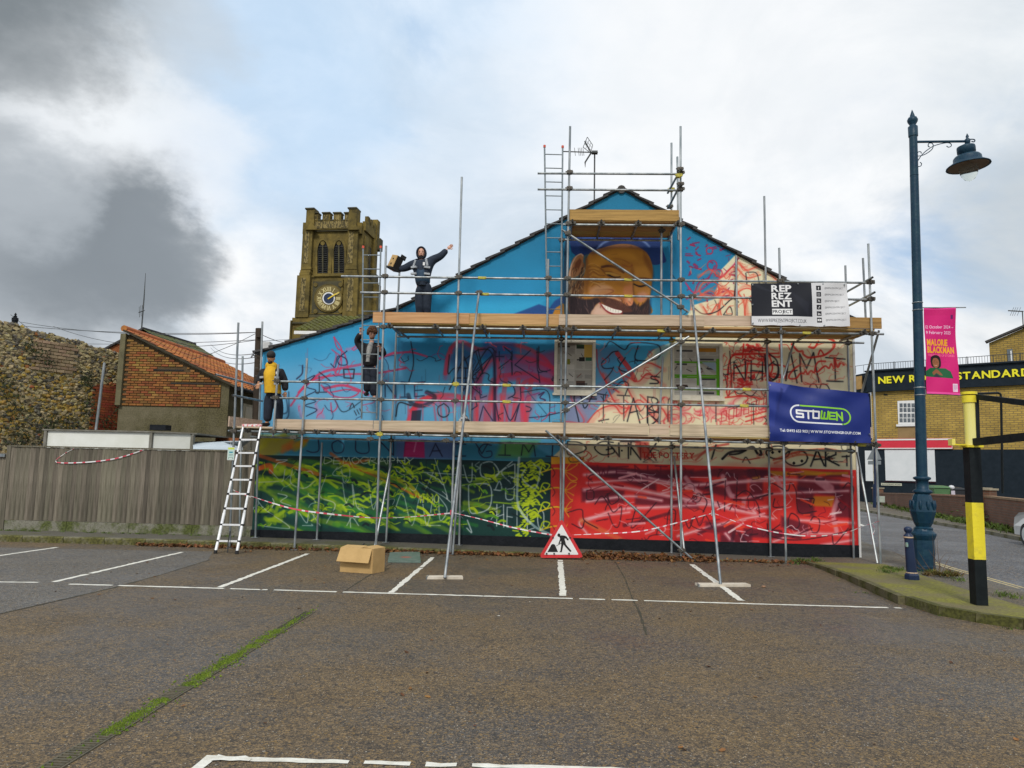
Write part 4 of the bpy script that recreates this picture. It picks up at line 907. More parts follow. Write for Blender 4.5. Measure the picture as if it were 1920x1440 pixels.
rscrib([(1304, 862), (1330, 840), (1365, 832)], 4, (200, 70, 60), .8, 3); rscrib([(1260, 862), (1300, 856), (1345, 836)], 5, (205, 60, 50), .6, 4); rscrib([(1342, 834), (1334, 860)], 3, BLK)
rscrib([(1354, 860), (1368, 848), (1390, 845), (1402, 840), (1412, 838), (1420, 850), (1427, 852), (1424, 840)], 4.4, BLK, .95, 1); rscrib([(1368, 852), (1385, 850), (1398, 844)], 3.4, BLK, .95, 1)
rscrib([(1392, 866), (1398, 857), (1406, 868)], 2.2, BLK); rscrib([(1372, 856), (1395, 862), (1424, 858)], 2.4, (190, 60, 50))
for c_, rx, ry in (((1458, 848), 22, 12), ((1492, 858), 22, 15)): rscrib([(c_[0]+rx*math.cos(t*.63), c_[1]+ry*math.sin(t*.63)) for t in range(11)], 3, BLK, .92, 1)
for c_ in ((1448, 848), (1461, 846), (1488, 868), (1503, 864)): cv.fill([(c_[0]-3, c_[1]), (c_[0], c_[1]-3), (c_[0]+3, c_[1]), (c_[0], c_[1]+3)], BLK, 1, 1, True)
rscrib([(1450, 862), (1500, 846), (1550, 842), (1575, 846)], 4, (205, 70, 50), .8, 2); rscrib([(1452, 868), (1500, 852), (1560, 860)], 4, (210, 90, 60), .7, 2)
spray('AR', 1520, 841, 24, 32, 4, 3.2, BLK, .95); spray('T', 1579, 855, 16, 18, 0, 3, BLK)
# green panel
cv.fill([(466, 852), (1034, 866), (1034, 1010), (466, 994)], (8, 44, 46), 1, 2)
cv.fill([(466, 900), (760, 905), (1034, 1010), (466, 994)], (14, 72, 58), .5, 20)
for _ in range(135):
    t = random.random(); x = 470+t*400*random.random()**.6+random.uniform(0, 40); y = random.uniform(862, 990); l = random.uniform(25, 90); sl = random.uniform(.15, .55)
    g = random.choice([(18, 95, 60), (40, 120, 45), (128, 168, 22), (24, 84, 70), (160, 185, 20)])
    cv.stroke([(x, y), (x+l*.4, y+l*sl*.2), (x+l*.7, y+l*sl*.6), (x+l, y+l*sl)], random.uniform(3, 10), g, random.uniform(.35, .8), 5)
for _ in range(34):
    x, y = random.uniform(475, 860), random.uniform(865, 985); l = random.uniform(15, 50)
    cv.stroke([(x, y), (x+l*.5, y-6+random.uniform(-3, 6)), (x+l, y+random.uniform(0, 14))], random.uniform(3, 7), (166, 196, 18), .85, 2.5)
for c_, r in (((505, 965), 28), ((495, 905), 14), ((520, 880), 16)):
    for k in range(12): a = random.uniform(0, 6); cv.stroke([(c_[0]+r*math.cos(a), c_[1]+r*.6*math.sin(a)), (c_[0]+r*.4*math.cos(a+.8), c_[1]+r*.3*math.sin(a+.8))], 7, (160, 190, 20), .7, 4)
cv.stroke([(480, 852), (530, 868), (560, 878), (600, 890)], 7, (205, 90, 25), .8, 4); cv.stroke([(485, 878), (505, 872), (508, 884)], 9, (222, 84, 26), .9, 3)
cv.stroke([(640, 868), (700, 885), (760, 905), (790, 935)], 8, (190, 170, 20), .85, 3); cv.stroke([(650, 870), (720, 900), (785, 932)], 4, (200, 90, 25), .8, 3); cv.stroke([(620, 850), (650, 868), (690, 862)], 6, (215, 90, 30), .8, 4)
spray('DEMOGRAPHY', 608, 857, 14, 12, 3, 1.6, (200, 215, 190), .85, 1, jit=.06)
spray('YH80', 784, 926, 8, 16, 2, 2, (196, 216, 20), .95, 1)
for p in ([(484, 870), (484, 940), (540, 985), (530, 990), (486, 985)], [(505, 880), (528, 902), (534, 880)], [(528, 902), (482, 904)], [(630, 880), (652, 870), (655, 895), (645, 905), (640, 880)], [(632, 876), (624, 890), (650, 892)], [(548, 880), (545, 905), (570, 915), (592, 900)], [(521, 925), (538, 930), (526, 940), (545, 948)],
          [(612, 890), (600, 930), (628, 945), (612, 980)], [(642, 905), (648, 940), (662, 948), (660, 905), (668, 948), (680, 958)], [(690, 900), (700, 955), (712, 900)], [(560, 960), (575, 980), (580, 958), (600, 985)], [(740, 955), (755, 925), (772, 985), (788, 930), (800, 985), (812, 930)], [(745, 860), (775, 895), (830, 930), (838, 930), (815, 860)],
          [(790, 885), (870, 890)], [(796, 920), (812, 885)], [(822, 930), (838, 955), (825, 975), (822, 930)], [(650, 985), (660, 970), (672, 985)], [(655, 960), (657, 988)]):
    cv.stroke(p, 1.9, (196, 206, 200), .7, 1.2)
for k in range(26):
    x, y = random.uniform(700, 860), random.uniform(858, 930); a = random.uniform(0, 3.1)
    cv.stroke([(x, y), (x+9*math.cos(a), y+9*math.sin(a)), (x+14*math.cos(a+.7), y+12*math.sin(a+.7))], random.uniform(1.5, 4), (182, 206, 20), .9, 1)
for k in range(14): x, y = random.uniform(860, 960), random.uniform(872, 945); cv.stroke([(x, y), (x+random.uniform(30, 70), y+random.uniform(-12, 12))], random.uniform(1.5, 4), (160, 190, 22), .7, 2)
for p in ([(900, 885), (902, 870), (922, 866), (935, 885), (922, 897), (904, 893), (900, 885)], [(925, 895), (960, 865)], [(957, 905), (940, 885), (962, 870)], [(878, 910), (880, 955), (892, 962), (918, 950), (918, 910), (885, 908), (878, 910)], [(885, 868), (884, 900), (876, 900), (868, 872)], [(928, 918), (936, 902), (940, 918), (926, 918)], [(948, 915), (949, 935), (962, 934), (964, 916)], [(875, 990), (884, 998), (876, 975)]):
    cv.stroke(p, 2.4, (196, 206, 205), .8, 1)
for i, ch in enumerate('HELLO'): spray(ch, 931+i*19, 947+i*1.5, 13, 40, 0, 2, (206, 210, 208), .85, 1)
# shield and plant in the middle
cv.fill([(1033, 857), (1090, 858), (1090, 1000), (1031, 1012)], (214, 52, 42), 1, 1.5)
cv.fill([(972, 858), (1034, 857), (1034, 872), (972, 872)], (30, 50, 40), .5, 3)
cv.fill([(1033, 856), (1095, 858), (1095, 868), (1033, 870)], (235, 165, 40), 1, 1.5)
for i in range(34):
    y = 868+i*4.4; x = 983+8*math.sin(i*.6)
    for s_ in (-1, 1): cv.stroke([(x+s_*4, y), (x+s_*random.uniform(8, 15), y+random.uniform(-6, 4))], random.uniform(2.5, 4.5), (186, 206, 20), .95, 1)
for i in range(30): x, y = random.uniform(985, 1010), random.uniform(865, 970); cv.stroke([(x, y), (x+8, y-4), (x+14, y+2)], 3, (182, 202, 22), .9, 1)
for k in range(4):
    y = 872+k*36; cv.stroke([(1012, y+14), (1018, y-2), (1030, y), (1024, y+9), (1018, y+4)], 2.6, (190, 205, 20), .95, 1); cv.stroke([(1012, y+14), (1040, y+6), (1062, y+10)], 2.6, (226, 190, 30), .95, 1)
    for s_ in (-1, 1): cv.stroke([(1058, y+12), (1070, y+12+s_*16), (1082, y+12+s_*14), (1070, y+12+s_*5), (1058, y+12)], 1.8, (235, 160, 35), .95, 1)
    cv.stroke([(1034, y+4), (1040, y+14), (1036, y+22)], 2, (70, 20, 30), .7, 1)
cv.stroke([(973, 858), (970, 900), (972, 950), (1000, 985), (1034, 1003)], 4.5, (186, 206, 206), .8, 2); cv.stroke([(1090, 862), (1094, 930), (1090, 960), (1068, 990)], 4.5, (222, 150, 150), .8, 2)
cv.stroke([(984, 880), (978, 892), (985, 905), (1002, 915), (1008, 905), (1012, 880), (1000, 870)], 3, (190, 205, 205), .6, 1)
# red panel
cv.fill([(1090, 866), (1640, 882), (1640, 1040), (1090, 1024), (1031, 1012), (1060, 1000)], (218, 42, 40), 1, 1.5)
for _ in range(26):
    x, y = random.uniform(1095, 1600), random.uniform(875, 1020); r = random.uniform(25, 70)
    cv.fill([(x-r, y), (x, y-r*.35), (x+r, y), (x, y+r*.35)], (240, 70, 55) if random.random() < .5 else (185, 30, 40), .4, 18, True)
for q in ([(1100, 872), (1200, 880), (1300, 880), (1300, 895), (1200, 900), (1110, 890)], [(1290, 884), (1340, 878), (1420, 880), (1470, 884), (1470, 892), (1300, 894)], [(1490, 884), (1590, 885), (1590, 894), (1500, 896)], [(1400, 880), (1440, 880), (1430, 898), (1400, 896)]):
    cv.fill(q, (82, 20, 44), .8, 7)
for x, y, rx, ry in ((1180, 900, 50, 7), (1130, 930, 40, 12), (1330, 915, 50, 8), (1380, 905, 20, 16), (1418, 915, 12, 22), (1535, 910, 40, 16), (1510, 940, 16, 26), (1490, 985, 26, 10), (1350, 990, 28, 10), (1380, 1010, 30, 9), (1430, 1000, 36, 8), (1250, 940, 60, 10), (1200, 890, 60, 8), (1580, 940, 16, 30)):
    a = random.uniform(-.1, .3); cv.fill([(x-rx, y-ry+a*-rx), (x+rx, y-ry+a*rx), (x+rx, y+ry+a*rx), (x-rx, y+ry-a*rx)], (78, 16, 40), .72, 7)
for q in ([(1440, 882), (1520, 886), (1590, 884), (1590, 890), (1450, 892)], [(1410, 895), (1424, 892), (1426, 900), (1412, 902)], [(1500, 880), (1560, 886), (1545, 892), (1510, 888)], [(1525, 930), (1565, 930), (1560, 950), (1520, 948)]): cv.fill(q, (216, 150, 24), .75, 5)
for p, lw in (([(1095, 890), (1170, 885), (1260, 905), (1340, 908), (1440, 898), (1590, 905)], 6), ([(1095, 918), (1150, 912), (1230, 925), (1330, 945), (1410, 962), (1412, 958)], 8), ([(1100, 975), (1160, 955), (1250, 950), (1340, 945), (1380, 955), (1440, 950)], 7), ([(1240, 925), (1300, 910), (1360, 905), (1470, 900)], 5),
              ([(1270, 1005), (1340, 985), (1420, 968), (1450, 972)], 6), ([(1100, 1000), (1090, 975), (1180, 960)], 5), ([(1380, 935), (1460, 925), (1590, 920)], 5), ([(1450, 1015), (1500, 1000), (1590, 1002)], 6), ([(1540, 1022), (1600, 1012)], 6), ([(1360, 1000), (1375, 1018)], 6), ([(1100, 905), (1200, 900), (1300, 918), (1320, 930)], 5), ([(1500, 975), (1600, 980)], 6), ([(1100, 940), (1180, 930), (1240, 938)], 6)):
    cv.stroke(p, lw, (232, 150, 158), .75, 6); cv.stroke(p, lw*.35, (245, 200, 200), .6, 2.5)
for p, lw in (([(1285, 895), (1310, 928)], 8), ([(1355, 893), (1368, 925), (1374, 930)], 9), ([(1455, 895), (1470, 925)], 8), ([(1535, 900), (1555, 915)], 16), ([(1395, 938), (1392, 955)], 8), ([(1570, 935), (1562, 965), (1568, 995)], 8), ([(1350, 945), (1310, 935), (1285, 940)], 6)): cv.stroke(p, lw, (228, 160, 168), .8, 5)
cv.stroke([(1090, 975), (1120, 990), (1160, 1010), (1170, 1020)], 9, (222, 120, 60), .7, 6)
DK = (52, 14, 30)
for p in ([(1115, 945), (1128, 930), (1140, 945), (1150, 960), (1165, 950), (1160, 985), (1150, 985), (1140, 962)], [(1135, 930), (1150, 920), (1160, 935), (1145, 945), (1138, 925)], [(1100, 919), (1112, 920), (1112, 935), (1100, 935), (1100, 919)], [(1065, 960), (1090, 955), (1095, 975), (1120, 990)], [(1072, 982), (1090, 990), (1095, 978)],
          [(1192, 950), (1185, 990), (1230, 942)], [(1360, 895), (1358, 958)], [(1382, 895), (1380, 950)], [(1380, 930), (1400, 920), (1420, 945), (1424, 968)], [(1300, 935), (1310, 925), (1325, 940), (1318, 960)], [(1298, 934), (1302, 928), (1306, 934), (1298, 940), (1310, 940), (1314, 930), (1304, 930)],
          [(1440, 925), (1445, 905), (1475, 920), (1482, 905), (1492, 920), (1498, 960), (1530, 958)], [(1452, 935), (1450, 950), (1470, 950)], [(1512, 935), (1520, 950), (1526, 935), (1512, 935)], [(1478, 972), (1484, 962), (1496, 970), (1498, 985), (1488, 992), (1478, 985), (1478, 972)], [(1520, 975), (1526, 968), (1536, 975), (1534, 995), (1524, 998), (1518, 985)],
          [(1438, 982), (1445, 1005), (1500, 1012), (1570, 1000), (1600, 990)], [(1560, 1005), (1565, 1020), (1590, 990)], [(1250, 985), (1254, 958), (1266, 958), (1264, 985)], [(1284, 975), (1292, 990), (1302, 968), (1312, 985), (1322, 966), (1335, 988)], [(1580, 915), (1590, 905), (1600, 915), (1596, 935)], [(1345, 940), (1350, 955)], [(1366, 940), (1374, 942), (1368, 955)]):
    cv.stroke(p, 2.1, DK, .85, 1.2)
for p in ([(1170, 985), (1210, 975), (1255, 962)], [(1310, 1000), (1340, 985)], [(1370, 1020), (1380, 995), (1400, 1020)], [(1455, 1000), (1500, 1008)]): cv.stroke(p, 6, (70, 14, 34), .8, 4)
for w_ in ('WENTO', ): spray(w_, 1120, 874, 22, 20, 14, 2.6, (96, 12, 40), .75, 2)
tangle([(40, (1045, 1598, 828, 866), [BLK, (206, 70, 56), (222, 130, 110)]), (95, (1100, 1598, 880, 1015), [DKR, DKR, (236, 170, 176), (150, 20, 40), (240, 215, 215)]), (110, (475, 965, 862, 985), [(206, 214, 208), (186, 206, 20), (186, 206, 20), (6, 30, 34)])])
for _ in range(70):
    x, y = random.uniform(480, 960), random.uniform(866, 985); l = random.uniform(6, 22); a = random.gauss(.35, .4)
    cv.stroke([(x, y), (x+l*.5, y+l*.5*math.sin(a)-3), (x+l, y+l*math.sin(a))], random.uniform(1.5, 5), random.choice([(186, 206, 18), (150, 186, 22), (4, 26, 30), (4, 26, 30), (90, 150, 30)]), .95, .8)
for _ in range(55):
    x, y = random.uniform(1100, 1590), random.uniform(884, 1012); l = random.uniform(8, 40); a = random.gauss(-.1, .3)
    cv.stroke([(x, y), (x+l, y+l*math.sin(a))], random.uniform(1.2, 4.5), random.choice([(244, 214, 214), (236, 160, 166), (54, 10, 26), (70, 14, 34), (150, 16, 30), (246, 70, 40)]), .85, 1, smooth=False)
M_mural = print_mat('spray painted mural', cv, rough=.62, dirt=.08, bump=.35, bscale=60, k=.97)

# the walls of the house ------------------------------------------------------
L0, L1, AP, R1 = P(481, 661, YW), P(750, 580, YW), P(1165, 356, YW), P(1596, 600, YW)
house = thing('painted_house', 'gable-ended house whose whole wall is spray painted blue, cream, green and red', 'house', (0, YW, 0))
zb = .285
X1_ = R1.x
gp = [Vector((X0, YW, zb)), Vector((X1_, YW, zb)), R1, AP, L1, Vector((X0, YW, L0.z))]
mb = MB(); mb.poly(gp); mb.uv = [((p.x-X0)/(X1-X0), p.z/ZT) for p in gp]; mb.uv = [((p.x-X0)*RES/CW, 1-(ZT-p.z)*RES/CH) for p in gp]
mb.build('painted_wall', M_mural, house)
M_plinth = pm('dark painted plinth', (.005, .007, .010), (.010, .012, .016), 6, .6, .5, spec=.2)
M_render = pm('grey render', (.30, .29, .26), (.22, .21, .19), 3, .9, .3)
M_slate = pm('dark roof tiles', (.035, .034, .036), (.07, .065, .06), 8, .8, .4, rnd=.25)
mb = MB(); mb.hexa([(X0-.02, YW-.03, -.1), (X1_+.02, YW-.03, -.1), (X1_+.02, YW+.05, -.1), (X0-.02, YW+.05, -.1), (X0-.02, YW-.03, zb), (X1_+.02, YW-.03, zb), (X1_+.02, YW+.05, zb), (X0-.02, YW+.05, zb)]); mb.build('plinth', M_plinth, house)
body = [Vector((p.x, YW+.012, -.1 if i < 2 else p.z)) for i, p in enumerate(gp)]
mb = MB(); mb.prism(body, (0, 9.0, 0)); mb.build('wall', M_render, house)
# roof planes
def roofseg(a, c, nm_):
    d = (c-a).normalized(); up = Vector((-d.z, 0, d.x)); up = up if up.z > 0 else -up
    mb = MB(); mb.prism([a+up*.004, c+up*.004, c+up*.05, a+up*.05], (0, 9.2, 0)); mb.build(nm_, M_slate, house, label=None)
    n_t = int((c-a).length/.38); 
    return d, up, n_t
me_tile = None
for a, c in ((Vector((X0-.15, YW-.02, L0.z-.045)), L1+Vector((0, -.02, 0))), (L1+Vector((0, -.02, 0)), AP+Vector((0, -.02, 0))), (R1+Vector((.15, -.02, -.085)), AP+Vector((0, -.02, 0)))):
    d, up, nt_ = roofseg(a, c, 'roof')
    ln = (c-a).length/nt_
    for i in range(nt_):
        p = a+d*ln*(i+.5)
        if me_tile is None:
            me_tile = {}
        key = (round(d.x, 2), round(d.z, 2))
        if key not in me_tile:
            x_ = d*(ln*.62); y_ = Vector((0, .17, 0)); z_ = up*.030
            mbt = MB(); t_ = up*.0; lift = up*.028
            lo_, hi_ = up*.055, up*.0
            mbt.hexa([-x_-y_, x_-y_-up*.03, x_+y_-up*.03, -x_+y_, -x_-y_+lo_, x_-y_+hi_, x_+y_+hi_, -x_+y_+lo_])
            me_tile[key] = mbt.mesh(M_slate)
        link('roof_tile', me_tile[key], house, at=p+Vector((0, .10, 0))+up*.04)
mb = MB(); mb.tube([AP+Vector((0, -.05, .0)), AP+Vector((0, 9.2, .0))], .10, 12); mb.build('ridge_tile', M_slate, house)
mb = MB(); mb.box((X1_+.022, YW-.005, R1.z/2-.1), (.045, .07, R1.z-.1)); mb.build('corner_post', pm('white trim', (.72, .72, .70), (.6, .6, .58), 5, .6), house)
# windows covered with newspaper
M_frame = pm('cream window frame', (.70, .66, .55), (.6, .56, .45), 9, .6)
M_gpaint = pm('green painted frame', (.22, .42, .05), (.15, .3, .05), 5, .6)
def paper_canvas(W, H, seed, tint):
    r = random.Random(seed); c = Canvas(W, H, (176, 172, 160)); cols = [(188, 184, 172), (200, 196, 186), (170, 166, 156)]
    y = 0
    nx = 2
    for i in range(nx):
        y = 0
        while y < H:
            h = r.randint(H//6, H//3); x0, x1 = i*W/nx, (i+1)*W/nx; c.rect(x0+1, y+1, x1-1, min(H, y+h)-1, r.choice(cols))
            if r.random() < .35: c.rect(x0+6, y+6, x0+(x1-x0)*r.uniform(.4, .9), y+h*r.uniform(.3, .6), r.choice([(120, 122, 120), (96, 70, 60), (190, 130, 40), (60, 90, 60), (70, 72, 80), (150, 60, 50)]))
            yy = y+8+h*.3
            if r.random() < .8: c.rect(x0+8, yy-9, x0+(x1-x0)*r.uniform(.5, .85), yy-3, (40, 40, 42), .8)
            while yy < min(H, y+h)-5:
                for col_ in range(2):
                    xa = x0+6+col_*(x1-x0)/2; c.rect(xa, yy, xa+(x1-x0)*r.uniform(.3, .42), yy+1.2, (90, 90, 92), .55)
                yy += 4
            y += h
    for _ in range(8): x, yv = r.uniform(0, W), r.uniform(0, H); c.stroke([(x, yv), (x+r.uniform(-20, 20), yv+r.uniform(6, 20))], 3, r.choice([(60, 55, 55), (120, 60, 50)]), .7, 2, raw=True)
    return c
def news_window(px0, py0, px1, py1, seed, frame_m, green):
    a_, c_ = P(px0, py0, YW), P(px1, py1, YW); xa, xb, zt, zb_ = a_.x, c_.x, a_.z, c_.z; W_, H_ = xb-xa, zt-zb_
    mb = MB(); t = .07
    for cx, cz, wx, wz in ((xa+t/2, (zt+zb_)/2, t, H_), (xb-t/2, (zt+zb_)/2, t, H_), ((xa+xb)/2, zt-t/2, W_-2*t-.002, t), ((xa+xb)/2, zb_+t/2, W_-2*t-.002, t)): mb.box((cx, YW-.02, cz), (wx, .06, wz))
    fr = mb.build('window', frame_m, house)
    c = paper_canvas(150, int(150*H_/W_), seed, None)
    if green:
        w2, h2 = c.W, c.H
        for y in (.31, .58, .62, .86): c.rect(0, h2*y, w2, h2*(y+.035), (96, 165, 30))
        for x in (.5, ): c.rect(w2*x, h2*.3, w2*(x+.05), h2*.8, (96, 165, 30))
        c.rect(w2*.93, h2*.25, w2, h2, (96, 165, 30))
        c.fill([(w2*.6, h2*.32), (w2*.92, h2*.32), (w2*.92, h2*.5)], (150, 170, 185), 1, 1, raw=True)
        c.fill([(w2*.55, h2*.34), (w2*.9, h2*.58), (w2*.7, h2*.58)], (186, 184, 170), 1, 1, raw=True)
    else:
        c.rect(c.W*.76, c.H*.03, c.W*.99, c.H*.3, (206, 168, 80)); c.rect(c.W*.62, c.H*.3, c.W*.78, c.H*.39, (40, 38, 36)); c.rect(c.W*.8, c.H*.3, c.W*.98, c.H*.38, (60, 110, 84)); c.rect(c.W*.28, c.H*.34, c.W*.36, c.H*.46, (130, 130, 50))
        c.fill([(0, 0), (c.W*.75, 0), (c.W*.5, c.H*.05), (0, c.H*.1)], (70, 60, 50), .5, 8, raw=True)
    q = [(xa+t, YW-.006, zb_+t), (xb-t, YW-.006, zb_+t), (xb-t, YW-.006, zt-t), (xa+t, YW-.006, zt-t)]
    mb = MB(); mb.poly(q); mb.uv = [(0, 0), (1, 0), (1, 1), (0, 1)]
    mb.build('newspaper', print_mat('newspaper sheets %d' % seed, c, .75, .15, 0, k=.9), fr)
    mb = MB(); mb.box(((xa+xb)/2, YW-.03, zb_-.03), (W_+.06, .10, .05)); mb.build('sill', frame_m, fr)
news_window(1040, 637, 1116, 738, 3, M_frame, False)
news_window(1258, 643, 1355, 748, 5, M_frame, True)
# ================================================================== SCAFFOLD
M_galv = pm('galvanised tube', (.19, .22, .235), (.40, .42, .42), 5, .40, .0, lo=.4, hi=.6, stretch=(1, 1, .3), metal=.6, rnd=.2, spec=.5)
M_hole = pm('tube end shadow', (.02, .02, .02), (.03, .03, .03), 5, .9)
M_coup = pm('steel coupler', (.045, .045, .04), (.13, .11, .085), 25, .55, .3, metal=.4)
M_coupy = pm('yellow painted coupler', (.55, .48, .05), (.3, .27, .06), 20, .6, .3)
def wood(name, c1, c2, sc=3, st=(.35, 6, 9)): return pm(name, c1, c2, sc, .85, .3, stretch=st, rnd=.14, lo=.3, hi=.7, bscale=8)
W_grey = wood('weathered scaffold board', (.60, .47, .34), (.37, .28, .19))
W_new = wood('new orange scaffold board', (.70, .45, .20), (.47, .27, .10))
W_och = wood('old ochre scaffold board', (.46, .29, .085), (.24, .15, .045))
W_und = wood('scaffold board underside', (.42, .27, .10), (.30, .18, .07))
RT = .0242
scaf = thing('scaffolding', 'galvanised tube scaffolding with timber decks across the painted gable', 'scaffolding', (0, YS, 0))
couplers = MB(); couplers.box((0, -.01, 0), (.105, .095, .075)); couplers.tube([(-.085, -.045, .0), (.085, -.045, 0)], .014, 6); couplers.box((.055, -.055, 0), (.04, .04, .06)); couplers.tube([(.02, -.03, -.06), (.02, -.03, .055)], .012, 6)
ME_COUP = couplers.mesh(M_coup); ME_COUPY = couplers.mesh(M_coupy)
ME_SLEEVE = MB().tube([(-.09, 0, 0), (.09, 0, 0)], .034, 8).box((0, -.03, -.012), (.13, .03, .03)).mesh(M_coupy)
ME_BASE = MB().box((0, 0, .003), (.15, .15, .006)).mesh(M_galv)
def tube_on(name, a, c, parent, r=RT, n=10):
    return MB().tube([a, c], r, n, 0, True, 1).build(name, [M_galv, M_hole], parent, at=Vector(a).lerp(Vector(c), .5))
def pole(px0, px1, Y, base=False, grow=0.0):
    a, c = P(*px0, Y), P(*px1, Y)
    if base:
        zt_ = zp(c.x)+.01 if Y > 15.75 else .012
        t = (zt_-a.z)/(c.z-a.z); c = a+(c-a)*t
    o = tube_on('standard', a, c, scaf)
    if base: link('base_plate', ME_BASE, o, at=c-Vector((0, 0, .004)))
    return o, a, c
# standards, front row
FRONT = [pole((447, 605), (430, 1032), YS, True), pole((576, 672), (552, 1029), YS, True), pole((724, 461), (705, 1024), YS, True), pole((866, 332), (845, 1036), YS, True),
         pole((1069, 237), (1054, 1040), YS, True), pole((1276, 237), (1277, 1042), YS, True), pole((1461, 465), (1474, 1060), YS, True), pole((1628, 457), (1651, 1055), YS, True)]
SHORT = [pole((522, 683), (512, 818), YS-.02), pole((1028, 486), (1026, 618), YS-.01)]
BACK = [pole((455, 668), (449, 1010), YR), pole((492, 603), (479, 1005), YR, True), pole((749, 508), (724, 1016), YR, True), pole((868, 640), (861, 1020), YR, True), pole((1053, 440), (1051, 1026), YR, True),
        pole((1259, 268), (1259, 1035), YR, True), pole((1433, 368), (1445, 1046), YR, True), pole((1585, 498), (1601, 1052), YR, True), pole((1618, 484), (1624, 615), YR-.1), pole((1270, 294), (1272, 450), YR-.35),
        pole((604, 830), (594, 1009), YR, True), pole((884, 676), (881, 815), YR), pole((1240, 424), (1240, 596), 16.1), pole((1243, 668), (1236, 800), YR), pole((1380, 480), (1382, 600), YR)]
def rail(name, px0, px1, Y, gaps=()):
    a, c = P(*px0, Y), P(*px1, Y); return tube_on(name, a, c, scaf), a, c
Y1 = YS+.05
RAILS = [rail('guard_rail', (515, 715), (1445, 731), Y1), rail('guard_rail', (508, 746), (1448, 762), Y1), rail('ledger', (428, 808), (1643, 835), Y1),
         rail('guard_rail', (640, 518), (1640, 530.5), Y1), rail('guard_rail', (676, 548.5), (1640, 562), Y1), rail('ledger', (706, 613.5), (1657, 626.5), Y1),
         rail('guard_rail', (1008, 325), (1276, 326.5), Y1), rail('guard_rail', (1008, 355), (1276, 357), Y1), rail('ledger', (1056, 421), (1280, 423), Y1)]
RB = [rail('ledger', (745, 631), (1620, 643), YR-.05), rail('ledger', (1052, 449.5), (1258, 451), YR-.05), rail('ledger', (470, 819), (1600, 846), YR-.05), rail('guard_rail', (1600, 562), (1640, 562.5), YR-.1)]
def cross(p0, p1, r0, r1):
    """crossing of a pole and a rail in x,z"""
    d, e_ = p1-p0, r1-r0; den = d.x*e_.z-d.z*e_.x
    if abs(den) < 1e-6: return None
    t = ((r0.x-p0.x)*e_.z-(r0.z-p0.z)*e_.x)/den; u = ((r0.x-p0.x)*d.z-(r0.z-p0.z)*d.x)/den
    return p0+d*t if (0 <= t <= 1 and 0 <= u <= 1) else None
for S_i, Rset in ((FRONT+SHORT, RAILS), (BACK, RB)):
    for o, a, c in S_i:
        for ro, r0, r1 in Rset:
            q = cross(a, c, r0, r1)
            if q is not None: link('coupler', ME_COUPY if random.random() < .04 else ME_COUP, o, at=q+Vector((0, -.0, 0)))
for px, Y_ in (((950, 723.5), Y1), ((950, 754.5), Y1), ((904, 522.5), Y1), ((909, 553.5), Y1), ((1178, 525), Y1), ((1178, 555.5), Y1), ((1240, 619.5), Y1), ((1512, 625), Y1), ((1400, 730.5), Y1), ((1395, 761), Y1), ((1615, 834), Y1)):
    best = min(RAILS, key=lambda r: abs((P(*px, Y_)-r[1].lerp(r[2], max(0, min(1, (P(*px, Y_).x-r[1].x)/(r[2].x-r[1].x))))).length))
    p = P(*px, Y_); t = (p.x-best[1].x)/(best[2].x-best[1].x); link('sleeve', ME_SLEEVE, best[0], at=best[1].lerp(best[2], t))
def zline(r, x): return r[1].z+(r[2].z-r[1].z)*(x-r[1].x)/(r[2].x-r[1].x)
# transoms (across the deck), at measured places; their open ends show to the front
def transom(px, rl, y0=YS-.10, y1=YR+.08, dz=.05, r=RT):
    p = P(px, 720, YS); x = P(px, 820 if rl is RAILS[2] else (618 if rl is RAILS[5] else 422), YS).x; z = zline(rl, x)+dz
    o = tube_on('transom', Vector((x, y0, z)), Vector((x, y1, z)), scaf); link('coupler', ME_COUP, o, at=(x, Y1-.01, z-.03)); return o
for px in (462, 535, 592, 622, 694, 763, 784, 872, 958, 1045, 1118, 1140, 1233, 1330, 1400, 1424, 1545, 1600, 1638): transom(px, RAILS[2])
for px in (730, 816, 905, 980, 1048, 1075, 1158, 1251, 1335, 1412, 1436, 1532, 1618): transom(px, RAILS[5])
for px in (1073, 1127, 1196, 1270): transom(px, RAILS[8])
# deck boards and toe boards
def deck(rl, pxa, pxb, mats, joints, y0=YS+.06, n=5, wd=.212):
    z_ = .094
    xa, xb = P(pxa, 820, YS).x, P(pxb, 820, YS).x
    xs_ = [xa]+[P(j, 820, YS).x for j in joints]+[xb]
    for a, c in zip(xs_[:-1], xs_[1:]):
        for k in range(n):
            y = y0+k*(wd+.008)+wd/2; za, zc = zline(rl, a)+z_, zline(rl, c)+z_; off = random.uniform(-.02, .02) if k else 0
            mb = MB(); mb.bar((a+off+.004, y, za), (c+off-.004, y, zc), wd, .038); mb.build('deck_board', mats[random.randrange(len(mats))], scaf, at=((a+c)/2, y, za))
deck(RAILS[2], 432, 1642, [W_grey, W_und], [610, 850, 1100, 1330])
deck(RAILS[5], 722, 1650, [W_und, W_och, W_new], [905, 1046, 1248, 1440])
deck(RAILS[8], 1064, 1272, [W_och, W_und], [])
def toe(pa, pb, Y, h, m, name='toe_board'):
    a, c = P(*pa, Y), P(*pb, Y); a.z -= h/2; c.z -= h/2
    mb = MB(); mb.bar(a, c, .038, h); return mb.build(name, m, scaf, at=a.lerp(c, .5))
YT = YS+.085
toe((513, 785.5), (700, 788.5), YT, .225, W_grey); toe((701, 788.5), (862, 790), YT, .225, W_grey); toe((860, 790), (1215, 794.5), YT-.04, .23, W_grey); toe((1217, 795), (1254, 795.5), YT, .225, W_grey); toe((1256, 795.5), (1636, 801), YT-.03, .23, W_grey)
